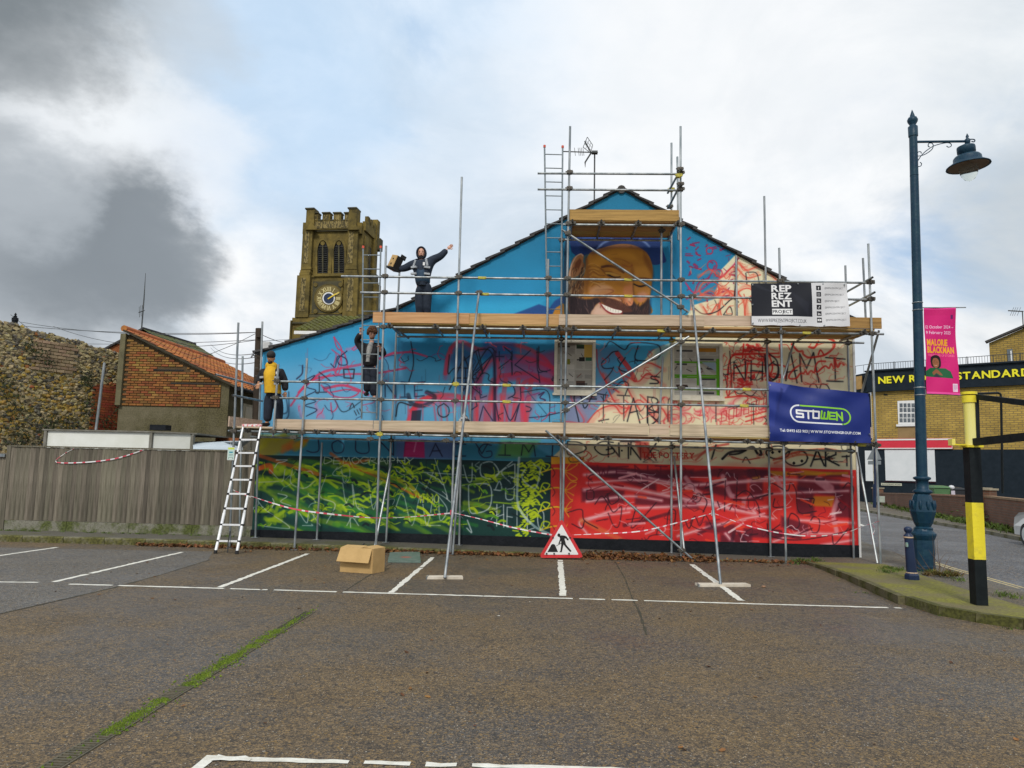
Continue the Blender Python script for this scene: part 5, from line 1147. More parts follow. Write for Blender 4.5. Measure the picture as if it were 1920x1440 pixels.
toe((700, 585), (880, 587.5), YT-.03, .235, W_new); toe((878, 587.5), (1050, 589.5), YT-.0, .235, W_new); toe((1048, 589.5), (1320, 591.5), YT-.05, .235, W_grey); toe((1318, 591.5), (1412, 592.5), YT-.01, .22, W_grey); toe((1412, 592.5), (1652, 596), YT-.03, .235, W_och)
toe((1066, 393), (1273, 394.5), YT-.03, .245, W_och)
# left end: end board, end rails
for (x0, y0, Ya, x1, y1, Yb, nm_) in ((404, 702, 15.35, 486, 724, 17.0-.35, 'guard_rail'), (436, 741, 15.4, 492, 752, 16.65, 'guard_rail')):
    tube_on(nm_, P(x0, y0, Ya), P(x1, y1, Yb), scaf)
a, c = P(429, 790, 15.72), P(490, 797, 16.6); MB().bar(a, c, .038, .22).build('toe_board', W_grey, scaf, at=a)
# right end rails / returns
for (x0, y0, Ya, x1, y1, Yb) in ((1636, 520, 15.5, 1586, 548, 16.7), (1640, 548, 15.5, 1588, 575, 16.7)): tube_on('guard_rail', P(x0, y0, Ya), P(x1, y1, Yb), scaf)
for (x0, y0, Ya, x1, y1, Yb) in ((1276, 318, 15.55, 1252, 362, 16.6), (1276, 345, 15.55, 1254, 388, 16.6)): tube_on('guard_rail', P(x0, y0, Ya), P(x1, y1, Yb), scaf)
for px, Y_ in (((1274, 318), YS-.05), ((1275, 346), YS-.05), ((1255, 388), YR-.1), ((1258, 356), YR-.1), ((1272, 330), YS-.05)): link('coupler', ME_COUPY if px[0] in (1272, 1258) else ME_COUP, FRONT[5][0], at=P(*px, Y_))
# braces
BR = [((1054, 431), (1291, 585), YS-.06), ((1052, 774), (1292, 631), YS-.06), ((1023, 807), (1305, 1054), YS-.07)]
for a, c, Y in BR: tube_on('brace', P(*a, Y), P(*c, Y), scaf)
for px in ((1064, 438), (1275, 576), (1061, 769), (1276, 641), (1057, 837), (1277, 1031)): link('coupler', ME_COUP, FRONT[4 if px[0] < 1200 else 5][0], at=P(*px, YS-.035))
tube_on('brace', P(733, 868, YR-.1), Vector((P(703, 1024, YS+.25).x, YS+.25, zp(-3)+.02)), scaf)
tube_on('brace', P(1264, 856, YR), Vector((P(1284, 1046, YS+.3).x, YS+.3, zp(3)+.03)), scaf)
tube_on('brace', P(1607, 848, YR-.2), Vector((P(1645, 1055, YS).x, YS, .05)), scaf)
tube_on('brace', P(1648, 620, YS+.1), P(1616, 735, YR-.1), scaf)
tube_on('brace', P(1489, 640, YR-.12), P(1462, 730, YR-.3), scaf)
tube_on('brace', P(866, 812, YS+.03), Vector((P(849, 1037, 15.5).x, 15.5, .02)), scaf)
tube_on('brace', P(735, 612, YS+.1), P(766, 634, YR-.1), scaf)
# rakers standing out from the scaffold on foot boards
for (top, ft, bx0, bx1, by, lab) in (((898, 549), (834, 1084), 800, 867, 1085, 'short timber foot board under the left raking scaffold tube'), ((1298, 556), (1351, 1096), 1308, 1403, 1099, 'long timber foot board under the right raking scaffold tube')):
    f_ = G(*ft, .03); t_ = P(*top, YS-.03); tube_on('raker', t_, f_, scaf); link('coupler', ME_COUP, FRONT[3][0] if ft[0] < 1000 else FRONT[5][0], at=t_+Vector((0, .03, .01)))
    a, c = G(bx0, by, .0), G(bx1, by, .0); mb = MB(); mb.bar(Vector((a.x, a.y+.02, .019)), Vector((c.x, c.y+.02, .019)), .20, .036)
    mb.bar(Vector((a.x, a.y+.02, .02)), Vector((a.x+.02, a.y+.02, .02)), .205, .038, 1); mb.build('foot_board', [pm('pale foot board', (.66, .60, .50), (.50, .44, .35), 4, .8, .2), M_galv], label=lab, cat='foot board', group='foot boards of the rakers', at=(a+c)/2)
# small couplers hanging below the lower ledger
for px in (560, 703, 845): link('coupler', ME_COUP, RAILS[2][0], at=P(px-9, 820+(px-560)*.02, YS-.02))
# tag on the left standard
tagt = thing('scaffold_tag', 'white and green inspection tag hanging on the left end pole', 'tag', tuple(P(433, 862, YS-.04)))
c_ = Canvas(60, 150, (190, 215, 205)); c_.rect(0, 0, 60, 24, (200, 215, 90)); c_.rect(12, 50, 48, 68, (60, 140, 160)); c_.rect(10, 85, 50, 90, (90, 110, 120)); c_.rect(10, 100, 50, 104, (90, 110, 120)); c_.rect(8, 124, 52, 140, (60, 80, 70)); c_.rect(12, 128, 48, 144, (210, 220, 215))
a, c = P(428, 839, YS-.05), P(438, 862, YS-.05)
mb = MB(); mb.poly([(a.x, a.y, c.z), (c.x, a.y, c.z), (c.x, a.y, a.z), (a.x, a.y, a.z)]); mb.uv = [(0, 0), (1, 0), (1, 1), (0, 1)]; mb.build('tag_card', print_mat('tag print', c_, .5, .05, 0), tagt)
mb = MB(); mb.box(((a.x+c.x)/2, a.y+.006, (a.z+c.z)/2), (c.x-a.x+.02, .008, a.z-c.z+.02)); mb.tube([(a.x+.05, a.y, a.z), P(433, 826, YS-.03)], .004, 5); mb.build('tag_holder', pm('white plastic', (.7, .72, .7), None, 5, .4), tagt)

# ------------------------------------------------------------------ ladders
M_lad = pm('steel ladder', (.16, .20, .22), (.26, .29, .30), 6, .5, .2, metal=.4)
M_alu = pm('bright aluminium', (.86, .86, .86), (.70, .71, .72), 8, .38, .1, metal=.15)
M_rubber = pm('black plastic', (.015, .015, .017), (.03, .03, .03), 9, .6)
M_orcap = pm('orange plastic cap', (.75, .10, .05), None, 9, .5)
def ladder(name, label, tl, tr, bl, br, Yt, Yb, spacing_px, m=M_lad, r=.019, rr=.012, cap=True):
    A, B, C_, D = P(*tl, Yt), P(*tr, Yt), P(*bl, Yb), P(*br, Yb)
    t = thing(name, label, 'ladder', tuple(C_.lerp(D, .5)), 'steel ladders of the scaffold')
    for a, c in ((A, C_), (B, D)):
        o = MB().tube([a, c], r, 8).build('stile', m, t)
        if cap: MB().tube([a+Vector((0, 0, .035)), a-Vector((0, 0, .02))], r*1.5, 8).build('cap', M_orcap, o)
    L_ = (A-C_).length; n = int(round((bl[1]-tl[1])/spacing_px))
    for i in range(n):
        f = (i+.55)/n; MB().tube([A.lerp(C_, f), B.lerp(D, f)], rr, 6).build('rung', m, t)
    return t
YL = 16.1
ladder('ladder', 'tall steel ladder rising past the left end of the upper deck', (681, 464), (714, 464), (678, 785), (706, 786), YL, YL-.02, 26.6)
ladder('ladder', 'steel ladder rising behind the small top platform beside the aerial', (1021, 275), (1055, 276), (1026, 592), (1052, 592), 16.3, 16.3, 26.8)
# telescopic aluminium ladder
A_, B_, C2, D2 = P(456, 800, 15.55), P(489, 800, 15.55), G(404, 1036, .02), G(444, 1037, .02)
tl = thing('telescopic_ladder', 'silver telescopic ladder leaning on the left end of the lower deck', 'ladder', tuple(C2.lerp(D2, .5)))
for a, c in ((A_, C2), (B_, D2)):
    o = MB().tube([a, a.lerp(c, .35), a.lerp(c, .351), a.lerp(c, .7), a.lerp(c, .701), c], [.021, .021, .025, .025, .03, .03], 10).build('stile', M_alu, tl)
    MB().tube([c+Vector((0, 0, .05)), c-Vector((0, 0, .015))], .038, 8).build('rubber_foot', M_rubber, o)
ys_ = [826, 852, 877.5, 903.5, 930, 957, 986.5, 1015.5]
for y in ys_:
    f = (y-800)/(1036-800); f = f*1.0; a, c = A_.lerp(C2, f), B_.lerp(D2, f)
    o = MB().bar(a, c, .05, .034).build('rung', M_alu, tl)
    for q in (a, c): MB().tube([q-Vector((0, 0, .022)), q+Vector((0, 0, .022))], .036, 8).build('collar', M_rubber, o)
MB().bar(A_+Vector((-.02, -.0, .03)), B_+Vector((.02, 0, .03)), .06, .05).build('top_cap', pm('red and white tape wrap', (.70, .15, .16), (.8, .75, .74), 22, .5, lo=.45, hi=.55), tl)
M_dk = M_rubber
MB().tube([C2.lerp(D2, .6)+Vector((0, .02, .42)), C2.lerp(D2, .58)+Vector((0, -.02, .2)), C2.lerp(D2, .62)+Vector((0, -.05, .01))], .012, 6).build('strap', M_dk, tl)

# ------------------------------------------------------------------ barrier tape
M_tape_w = None
def tape(label, pts, wd=.045, group='red and white barrier tape', sag=None, n=40):
    """pts world; ribbon in alternating red / white"""
    global M_tape_w
    if M_tape_w is None:
        M_tape_w = (pm('white tape', (.78, .76, .76), None, 6, .4), pm('red tape', (.68, .07, .12), None, 6, .4))
    P_ = [Vector(p) for p in spline([tuple(p) for p in pts], max(4, n//max(1, len(pts)-1)))]
    mb = MB(); acc = 0
    for a, c in zip(P_[:-1], P_[1:]):
        ln = (c-a).length; k = max(1, int(ln/.07))
        for j in range(k):
            p, q = a.lerp(c, j/k), a.lerp(c, (j+1)/k); acc += ln/k; tw = .25+.75*abs(math.sin(acc*.9)); up = Vector((0, math.cos(acc*.8)*.3, 1)).normalized()*wd/2*tw
            mb.add([p-up, q-up, q+up, p+up], [(0, 1, 2, 3)], 1 if (acc/.2) % 1 < .42 else 0)
    return mb.build('barrier_tape', list(M_tape_w), label=label, cat='tape', group=group, at=P_[0])
def PT(l, Y=None): return [P(x, y, Y_) for x, y, Y_ in l]
tape('barrier tape sagging in front of the green panel, left of the left raker', PT([(470, 930, 16.2), (510, 943, 15.9), (560, 956, 15.64), (640, 966, 15.6), (705, 971, 15.6), (770, 969, 15.5), (846, 962, 15.2)]), .032)
tape('barrier tape running from the left raker down to the roadworks sign', PT([(848, 961, 15.2), (900, 973, 15.3), (970, 991, 15.35), (1035, 1003, 15.36)]), .026)
tape('barrier tape from the roadworks sign across the red panel to the right raker', PT([(1072, 1003, 15.36), (1120, 1001, 15.4), (1200, 996, 15.4), (1270, 980, 15.4), (1336, 962, 15.15)]), .024)
tape('barrier tape from the right raker to the scaffold corner pole by the road', PT([(1337, 962, 15.15), (1400, 985, 15.4), (1460, 999, 15.62), (1520, 1005, 15.62), (1580, 1000, 15.62), (1620, 986, 15.62), (1649, 977, 15.62)]), .024)
tape('short tape end dangling from the right corner pole', PT([(1636, 983, 15.6), (1640, 992, 15.6), (1637, 1002, 15.6)]), .05)
tape('barrier tape looped over the grey board fence', PT([(139, 841, 17.12), (122, 850, 17.11), (104, 864, 17.1), (120, 868, 17.1), (170, 866, 17.1), (215, 860, 17.1), (250, 850, 17.1), (278, 840, 17.12)]), .028)
tape('barrier tape drooping behind the silver ladder', PT([(428, 912, 16.1), (440, 920, 16.1), (470, 932, 16.2)]), .03)
"""knots"""
for px, Y_ in (((847, 961), 15.18), ((1337, 962), 15.13)):
    mb = MB(); mb.tube([P(*px, Y_)-Vector((0, 0, .05)), P(*px, Y_)+Vector((0, 0, .05))], .034, 8); mb.build('tape_knot', M_tape_w[1] if px[0] < 900 else M_tape_w[0], label='pink tape wound round the left raker' if px[0] < 900 else 'white tape wound round the right raker', cat='tape', at=P(*px, Y_))

# ------------------------------------------------------------------ banners
def banner(name, label, corners, Y, canvas, wave, mat_name, cat='banner', parent=None, nx=40, ny=22, top=None, rough=.45):
    """corners px: tl, tr, br, bl"""
    tl_, tr_, br_, bl_ = [P(*c, Y) for c in corners]; mb = MB(); uv = []
    t = parent or thing(name, label, cat, tuple(tl_))
    for j in range(ny+1):
        v = j/ny
        for i in range(nx+1):
            u = i/nx; p = tl_.lerp(tr_, u).lerp(bl_.lerp(br_, u), v); dy, dz = wave(u, v); p = p+Vector((0, dy, dz)); mb.v.append(tuple(p)); uv.append((u, 1-v))
    for j in range(ny):
        for i in range(nx): mb.f.append((j*(nx+1)+i, (j+1)*(nx+1)+i, (j+1)*(nx+1)+i+1, j*(nx+1)+i+1)); mb.m.append(0); mb.s.append(True)
    mb.uv = uv
    o = mb.build('cloth', print_mat(mat_name, canvas, rough, .06, .15, 15), t)
    return t, o
def eyelets(t, pts):
    for p in pts: MB().tube([p+Vector((0, -.012, 0)), p+Vector((0, .03, 0))], .014, 8).build('eyelet', M_galv, t)
W_, H_ = 720, 320
c = Canvas(W_, H_, (22, 24, 34)); c.rect(453, 0, W_, H_, (214, 214, 216)); c.rect(0, 252, W_, H_, (214, 214, 216)) ; c.rect(453, 0, W_, H_, (214, 214, 216))
c.fill([(0, 0), (40, 0), (150, 60), (220, 90), (60, 40)], (48, 50, 62), .5, 14, raw=True); c.fill([(300, 60), (430, 150), (420, 240), (330, 130)], (40, 42, 54), .5, 18, raw=True)
WHT2 = (232, 232, 232)
for i, w_ in enumerate(('REP', 'REZ', 'ENT')):
    c.text(w_, 152, 64+i*58, 50, WHT2, .035, wide=150, track=.35)
c.rect(153, 196, 303, 240, WHT2); c.text('PROJECT', 157, 229, 25, (24, 26, 36), .012, wide=142, track=.6)
c.text('WWW.REPREZENTPROJECT.CO.UK', 46, 296, 25, (70, 70, 74), .0, wide=362, track=.6)
for i in range(6):
    y = 22+i*47; c.rect(487, y, 522, y+34, (20, 20, 28)); cx, cy = 504, y+17
    t_ = '@REPZPROJECT' if i == 2 else '@REPREZENTPROJECT'; c.text(t_, 549, y+24, 13, (96, 96, 100), .0, wide=110 if i == 2 else 146, track=.5)
    k = WHT2
    if i == 0: c.text('f', cx-4, y+28, 19, k, .04)
    elif i == 1: c.stroke([(cx-8, cy-8), (cx+8, cy-8), (cx+8, cy+8), (cx-8, cy+8), (cx-8, cy-8)], 2, k, 1, .8, False, True); c.stroke([(cx+4*math.cos(a*.7), cy+4*math.sin(a*.7)) for a in range(10)], 1.6, k, 1, .8, True, True)
    elif i == 2: c.stroke([(cx-8, cy-8), (cx+8, cy+8)], 4, k, 1, .8, False, True); c.stroke([(cx+8, cy-8), (cx-8, cy+8)], 2, k, 1, .8, False, True)
    elif i == 3: c.stroke([(cx+2, cy-9), (cx+2, cy+4), (cx-2, cy+8), (cx-6, cy+5), (cx-4, cy+1)], 3, k, 1, .8, True, True); c.stroke([(cx+2, cy-8), (cx+8, cy-3)], 3, k, 1, .8, False, True)
    elif i == 4: c.text('in', cx-9, y+27, 17, k, .05, wide=19)
    else: c.stroke([(cx-7, cy), (cx+7, cy)], 15, k, 1, .8, False, True); c.fill([(cx-3, cy-4), (cx+5, cy), (cx-3, cy+4)], (20, 20, 28), 1, 1, raw=True)
def wave1(u, v): return (.025*math.sin(u*9+v*2)*v+.02*math.sin(v*6+u*14)*u*u+.09*max(0, u-.82)*math.sin(v*5), -.012*math.sin(u*math.pi*5)**2*(v > .9))
t, o = banner('banner', 'black and white project banner hung on the upper guard rails at the right', ((1408, 531), (1588, 530), (1593, 612), (1410, 609)), YS-.09, c, wave1, 'project banner print', ny=24)
eyelets(t, [P(x, y, YS-.1) for x, y in ((1411, 534), (1496, 532), (1543, 532), (1584, 533), (1411, 571), (1412, 606), (1458, 608), (1500, 610), (1546, 610), (1590, 610))])
c = Canvas(760, 400, (30, 46, 118))
for pts_, cc, al in (([(0, 0), (160, 0), (120, 60), (0, 70)], (96, 100, 170), .5), ([(0, 60), (60, 60), (40, 300), (0, 300)], (44, 60, 140), .6), ([(90, 30), (110, 40), (70, 200), (60, 180)], (20, 30, 90), .5)): c.fill(pts_, cc, al, 16, raw=True)
GRN = (140, 205, 50)
def cap_arc(cx, cy, r, a0, a1, n=12): return [(cx+r*math.cos(math.radians(a0+(a1-a0)*i/n)), cy+r*math.sin(math.radians(a0+(a1-a0)*i/n))) for i in range(n+1)]
c.stroke([(552, 260)]+[(220, 260)]+cap_arc(220, 200, 60, 90, 270)[0:]+[(228, 140)], 11, (226, 228, 232), 1, 1, False, True)
c.stroke([(232, 140), (548, 140)]+cap_arc(548, 200, 60, -90, 90)[0:], 11, GRN, 1, 1, False, True)
c.rect(552, 250, 556, 270, (30, 46, 118)); c.rect(228, 130, 232, 150, (30, 46, 118))
def seg(p, col): c.stroke(p, 13, col, 1, 1, False, True)
X_ = 205; LW = 46
seg([(X_+48, 176), (X_, 176), (X_, 199), (X_+46, 199), (X_+46, 224), (X_-4, 224)], WHT2)
seg([(X_+58, 176), (X_+112, 176)], WHT2); seg([(X_+85, 176), (X_+85, 230)], WHT2)
seg([(X_+122, 176), (X_+165, 176), (X_+165, 224), (X_+122, 224), (X_+122, 170)], WHT2)
seg([(X_+186, 170), (X_+182, 224), (X_+204, 224), (X_+208, 180)], GRN); seg([(X_+204, 224), (X_+230, 224), (X_+236, 170)], GRN)
seg([(X_+290, 176), (X_+246, 176), (X_+246, 224), (X_+290, 224)], GRN); seg([(X_+246, 200), (X_+284, 200)], GRN)
seg([(X_+302, 230), (X_+302, 170)], GRN); seg([(X_+302, 176), (X_+340, 222)], GRN); seg([(X_+342, 230), (X_+342, 170)], GRN)
c.text('Tel: 01493 653 903 | WWW.STOWENGROUP.COM', 76, 334, 20, WHT2, .03, wide=606, track=.8)
def wave2(u, v):
    s_ = .05*math.sin(u*3.1+.4)*math.sin(v*2.5)+.03*math.sin((u*1.6+v)*7)*(1-v)+.022*math.sin((v-u*.6)*17)*(1-u)*.8+.02*math.sin(u*26+v*9)*(v > .82)*(v-.82)*5
    return (-s_*.9, -.20*math.sin(min(1, u*1.35)*math.pi)*.0-.10*(u if u < .35 else .35)*(1-v)*1.2)
t, o = banner('banner', 'blue scaffold company banner with green and white logo on the lower deck', ((1440, 715), (1630, 734), (1634, 831), (1443, 827)), YS-.1, c, wave2, 'company banner print', nx=56, ny=36, rough=.36)
eyelets(t, [P(x, y, YS-.13) for x, y in ((1444, 722), (1443, 812), (1630, 737), (1631, 814))])

# ------------------------------------------------------------------ things on the decks and on the ground
p = P(1050, 776, 16.35); bk = thing('bucket', 'black bucket with wire handle on the lower deck left of the central pole', 'bucket', tuple(p))
a = P(1046, 793, 16.4); zf = zline(RAILS[2], a.x)+.113
MB().lathe([(.10, 0), (.125, .26), (.135, .27), (.13, .255), (.10, .02)], (a.x, 16.4, zf), 16).build('tub', M_rubber, bk)
MB().tube([Vector((a.x-.13, 16.4, zf+.25)), Vector((a.x-.1, 16.4, zf+.32)), Vector((a.x, 16.4, zf+.34)), Vector((a.x+.1, 16.4, zf+.32)), Vector((a.x+.13, 16.4, zf+.25))], .005, 5).build('handle', M_galv, bk)
a = P(870, 790, 16.3); mb = MB(); mb.lathe([(.02, 0), (.17, .0), (.19, .08), (.15, .24), (.08, .36), (.03, .42), (.05, .46)], (a.x, 16.3, zf-.02), 9, smooth=False, sy=.6)
mb.build('rubble_bag', pm('black and white plastic bag', (.55, .55, .54), (.02, .02, .025), 9, .45, .6, lo=.46, hi=.52), label='scribbled black and white plastic bag standing on the lower deck by the left raker', cat='bag', at=a)
a = P(780, 792, 16.45); mb = MB(); mb.box((a.x, 16.45, zf+.10), (.26, .06, .20)); mb.build('paint_tray', M_rubber, label='dark paint tray propped against the blue wall on the lower deck', cat='paint tray', at=(a.x, 16.45, zf))
# roadworks sign
M_red = pm('sign red', (.62, .035, .04), (.55, .03, .035), 8, .4); M_sw = pm('sign white', (.78, .78, .77), (.72, .72, .7), 8, .4); M_sb = pm('sign black', (.012, .012, .012), None, 8, .4)
YG = 15.30
sg = thing('roadworks_sign', 'red and white triangular men at work sign standing at the kerb', 'sign', tuple(P(1053, 1045, YG)))
def sp(x, y, d=0): return P(x, y, YG-d)
def rtri(pts, r, d):
    out = []; n = len(pts)
    for i in range(n):
        p0, p1, p2 = np.array(pts[i-1], float), np.array(pts[i], float), np.array(pts[(i+1) % n], float)
        a, b_ = p1+(p0-p1)/np.linalg.norm(p0-p1)*r, p1+(p2-p1)/np.linalg.norm(p2-p1)*r
        for t in (0, .33, .67, 1): out.append((1-t)**2*a+2*t*(1-t)*p1+t*t*b_)
    return [sp(q[0], q[1], d) for q in out]
mb = MB(); mb.prism(rtri([(1053, 971), (1095, 1046), (1010, 1046)], 9, 0), (0, .012, 0)); mb.build('plate', M_red, sg)
mb = MB(); mb.prism(rtri([(1053, 983), (1085, 1040), (1020, 1040)], 2, .004), (0, .003, 0)); mb.build('white_panel', M_sw, sg)
def z3(l): return [(840+x/4.8, 800+y/4.8) for x, y in l]
mb = MB()
for pl in (z3([(895, 1128), (930, 1062), (945, 1055), (962, 1062), (990, 1128)]), z3([(1000, 985), (1022, 978), (1050, 980), (1070, 990), (1072, 1003), (1048, 1008), (1062, 1060), (1100, 1105), (1112, 1118), (1100, 1128), (1090, 1118), (1052, 1075), (1040, 1060), (1034, 1085), (1024, 1130), (1003, 1128), (1012, 1118), (1020, 1055), (1018, 1030)]), z3([(1064, 992), (1084, 1008), (1086, 1022), (1072, 1022), (1062, 1006)]), z3([(1012, 1000), (1024, 1006), (1008, 1046), (1000, 1060), (994, 1052)]), z3([(970, 1078), (974, 1072), (1028, 1040), (1030, 1046)])):
    mb.prism([sp(x, y, .008) for x, y in pl], (0, .003, 0))
hc = z3([(998, 976)])[0]; mb.prism([sp(hc[0]+2.9*math.cos(i*.6283), hc[1]+3.2*math.sin(i*.6283), .008) for i in range(10)], (0, .003, 0))
mb.build('worker_symbol', M_sb, sg)
mb = MB()
for x in (1025, 1039, 1067): mb.box(sp(x, 1038, .016), (.03, .02, .03))
for x in (1037, 1069): mb.box(sp(x, 1008, .016), (.035, .02, .02))
mb.build('clip', M_rubber, sg)
mb = MB(); q = P(1030, 1046, YG); r_ = P(1076, 1046, YG)
for p in (q, r_): mb.bar(Vector((p.x, YG+.02, .0)), Vector(((q.x+r_.x)/2+(p.x-(q.x+r_.x)/2)*.3, YG+.02, .62)), .02, .03); mb.bar(Vector((p.x, YG+.30, 0.0)), Vector(((q.x+r_.x)/2+(p.x-(q.x+r_.x)/2)*.3, YG+.03, .62)), .02, .03)
mb.build('stand', M_rubber, sg)
# cardboard box
M_card = pm('cardboard', (.52, .34, .14), (.45, .29, .115), 5, .85, .15)
A = G(637, 1072, 0); B = G(698, 1076, 0); zt = .40; dr = Vector((.13, .34, 0)); dl = (B-A).normalized(); W1 = (B-A).length
bx = thing('cardboard_box', 'brown cardboard box with an open flap on the tarmac left of centre', 'box', tuple(A))
n_ = Vector((dl.y, -dl.x, 0)); th = .006
mb = MB(); c0, c1, c2, c3 = A, B, B+dr, A+dr
for p, q in ((c0, c1), (c1, c2), (c2, c3), (c3, c0)):
    e_ = (q-p).normalized(); nn = Vector((-e_.y, e_.x, 0))*th; up = Vector((0, 0, zt)); mb.hexa([p, q, q+nn, p+nn, p+up, q+up, q+nn+up, p+nn+up])
mb.poly([c0+Vector((0, 0, .004)), c1+Vector((0, 0, .004)), c2+Vector((0, 0, .004)), c3+Vector((0, 0, .004))])
mb.build('carton', M_card, bx)
mb = MB(); up = Vector((0, 0, zt)); a, c = c0+up, c1+up
mb.hexa([a+n_*.004, c+n_*.004-dl*.02, c+n_*.10+Vector((0, 0, -.225))-dl*.03, a+n_*.10+Vector((0, 0, -.22))-dl*.015, a+n_*.004+Vector((0, -.002, .008)), c+n_*.004+Vector((0, -.002, .008))-dl*.02, c+n_*.108+Vector((0, 0, -.218))-dl*.03, a+n_*.108+Vector((0, 0, -.213))-dl*.015]); mb.build('front_flap', M_card, bx)
mb = MB(); mb.hexa([a, a+(c-a)*.62, a+(c-a)*.62+dr*.5+Vector((0, 0, .03)), a+dr*.5+Vector((0, 0, .03)), a+Vector((0, 0, .008)), a+(c-a)*.62+Vector((0, 0, .008)), a+(c-a)*.62+dr*.5+Vector((0, 0, .038)), a+dr*.5+Vector((0, 0, .038))]); mb.build('top_flap', M_card, bx)
mb = MB(); e2 = c2+up; mb.hexa([c, e2, e2-dl*.16+Vector((0, 0, .03)), c-dl*.16+Vector((0, 0, .035)), c+Vector((0, 0, .008)), e2+Vector((0, 0, .008)), e2-dl*.16+Vector((0, 0, .038)), c-dl*.16+Vector((0, 0, .043))]); mb.build('side_flap', M_card, bx)
p = P(679, 1026, 15.55); mb = MB(); mb.bar(P(672, 1032, 14.6), P(683, 1019, 14.7), .03, .015); mb.build('handle', M_rubber, bx)
# green painted board lying flat
q = [G(727, 1052, .03), G(731, 1036, .03), G(787, 1034, .03), G(789, 1053, .03)]
mb = MB(); mb.prism([Vector((v.x, v.y, .035)) for v in q], (0, 0, -.03))
def sq(t, n_n, tcd, col, b):
    v = n_n('ShaderNodeVectorMath', operation='DISTANCE'); t.links.new(tcd.outputs['Object'], v.inputs[0]); ct = (q[0]+q[1]+q[2]+q[3])/4-q[0]; v.inputs[1].default_value = (ct.x+.05, ct.y-.15, .0)
    r = n_n('ShaderNodeMapRange'); r.inputs[1].default_value = .07; r.inputs[2].default_value = .13; r.inputs[3].default_value = .9; r.inputs[4].default_value = 0; t.links.new(v.outputs['Value'], r.inputs[0])
    x = n_n('ShaderNodeMix', data_type='RGBA'); x.inputs[7].default_value = (.42, .10, .07, 1); t.links.new(r.outputs[0], x.inputs[0]); t.links.new(col, x.inputs[6]); return x.outputs[2]
mb.build('painted_board', pm('painted green board', (.10, .16, .13), (.17, .21, .19), 5, .5, .2, extra=sq), label='flat grey green board with a red mark lying behind the cardboard box', cat='board', at=q[0])
# TV aerial on the ridge side
ae = thing('tv_aerial', 'television aerial with grid reflector on a mast above the painted gable', 'aerial', tuple(P(1114, 392, YW+.1)))
M_aer = pm('dark aerial metal', (.05, .06, .06), (.1, .1, .1), 10, .6, metal=.3)
Ya = YW+.15
MB().tube([P(1114, 420, Ya), P(1115, 284, Ya)], .018, 8).build('mast', M_aer, ae)
MB().tube([P(1056, 284, Ya-.1), P(1121, 286, Ya-.1)], .014, 6).build('boom', M_aer, ae)
mb = MB()
for x in (1078, 1085, 1088, 1091, 1094): mb.tube([P(x-1, 277, Ya-.12), P(x+1, 292, Ya-.08)], .006, 5)
mb.build('element', M_aer, ae)
def z3b(x, y): return P(960+x/4.8, 220+y/4.8, Ya-.05)
mb = MB(); g4 = [z3b(678, 178), z3b(726, 250), z3b(708, 322), z3b(640, 268)]
for a, c in zip(g4, g4[1:]+g4[:1]): mb.tube([a, c], .008, 5)
for f in (.33, .66): mb.tube([g4[0].lerp(g4[1], f), g4[3].lerp(g4[2], f)], .005, 5); mb.tube([g4[0].lerp(g4[3], f), g4[1].lerp(g4[2], f)], .005, 5)
mb.tube([z3b(655, 215), z3b(712, 320)], .018, 6); mb.tube([z3b(712, 320), z3b(658, 405), z3b(659, 450)], [.02, .02, .005], 6)
mb.build('reflector', M_aer, ae)
MB().box(P(1115, 286, Ya-.05), (.14, .08, .07)).build('bracket', M_aer, ae)
# ================================================================== STREET FURNITURE
M_blue = pm('dark blue gloss paint', (.003, .030, .062), (.012, .05, .075), 7, .45, .3, spec=.3, lo=.4, hi=.75)
M_bol = pm('bollard navy paint', (.008, .02, .06), (.012, .028, .075), 5, .4, .1)
YLp = 14.45; lb = P(1733, 1064, YLp); lt = P(1711, 208, YLp)
lamp = thing('street_lamp', 'tall blue cast iron street lamp with a hanging lantern on a scrolled arm', 'street lamp', tuple(lb))
H = lt.z-lb.z
def lz(y): return P(1733, y, YLp).z
ax = lambda z: Vector((lb.x+(lt.x-lb.x)*(z-lb.z)/H, YLp, z))
z1 = lz(1000); r0 = .20
MB().lathe([(.19, lb.z-.1), (.19, lb.z+.03), (.185, lb.z+.05), (.185, z1-.12), (.205, z1-.08), (.225, z1-.03), (.225, z1), (.17, z1+.05), (.15, z1+.09)], (lb.x, YLp, 0), 12, smooth=False).build('base', M_blue, lamp)
za, zb2, zc = lz(985), lz(962), lz(926)
MB().lathe([(.15, z1+.04), (.165, z1+.10), (.13, za-.02), (.165, za+.05), (.225, zb2+.03), (.215, zb2+.10), (.16, zc-.04), (.13, zc-.0)], ax(za)-Vector((0, 0, za)), 10, smooth=False).build('skirt', M_blue, lamp)
mb = MB()
for k in range(10):
    a = k*.6283+.3; p = ax(zb2+.15); q = Vector((math.cos(a)*.205, math.sin(a)*.205, 0)); mb.ball(p+q, (.03, .03, .10), 6)
mb.build('leaf_ornament', M_blue, lamp)
zd, ze = lz(921), lz(898)
MB().lathe([(.13, zc), (.17, zd-.02), (.165, zd+.01), (.11, zd+.04), (.11, ze-.03), (.155, ze), (.15, ze+.03), (.10, ze+.05)], ax(ze)-Vector((0, 0, 0))-Vector((0, 0, ze)), 12).build('collar', M_blue, lamp)
zt_ = lz(255)
MB().tube([ax(ze), ax(lz(600)), ax(zt_)], [.098, .088, .074], 14).build('column', M_blue, lamp)
MB().lathe([(.074, lz(330)-.0), (.08, lz(330)+.0), (.08, lz(330)+.02), (.074, lz(330)+.02)], ax(lz(330))-Vector((0, 0, lz(330))), 12).build('seam', M_blue, lamp)
o3 = ax(zt_)-Vector((0, 0, zt_))
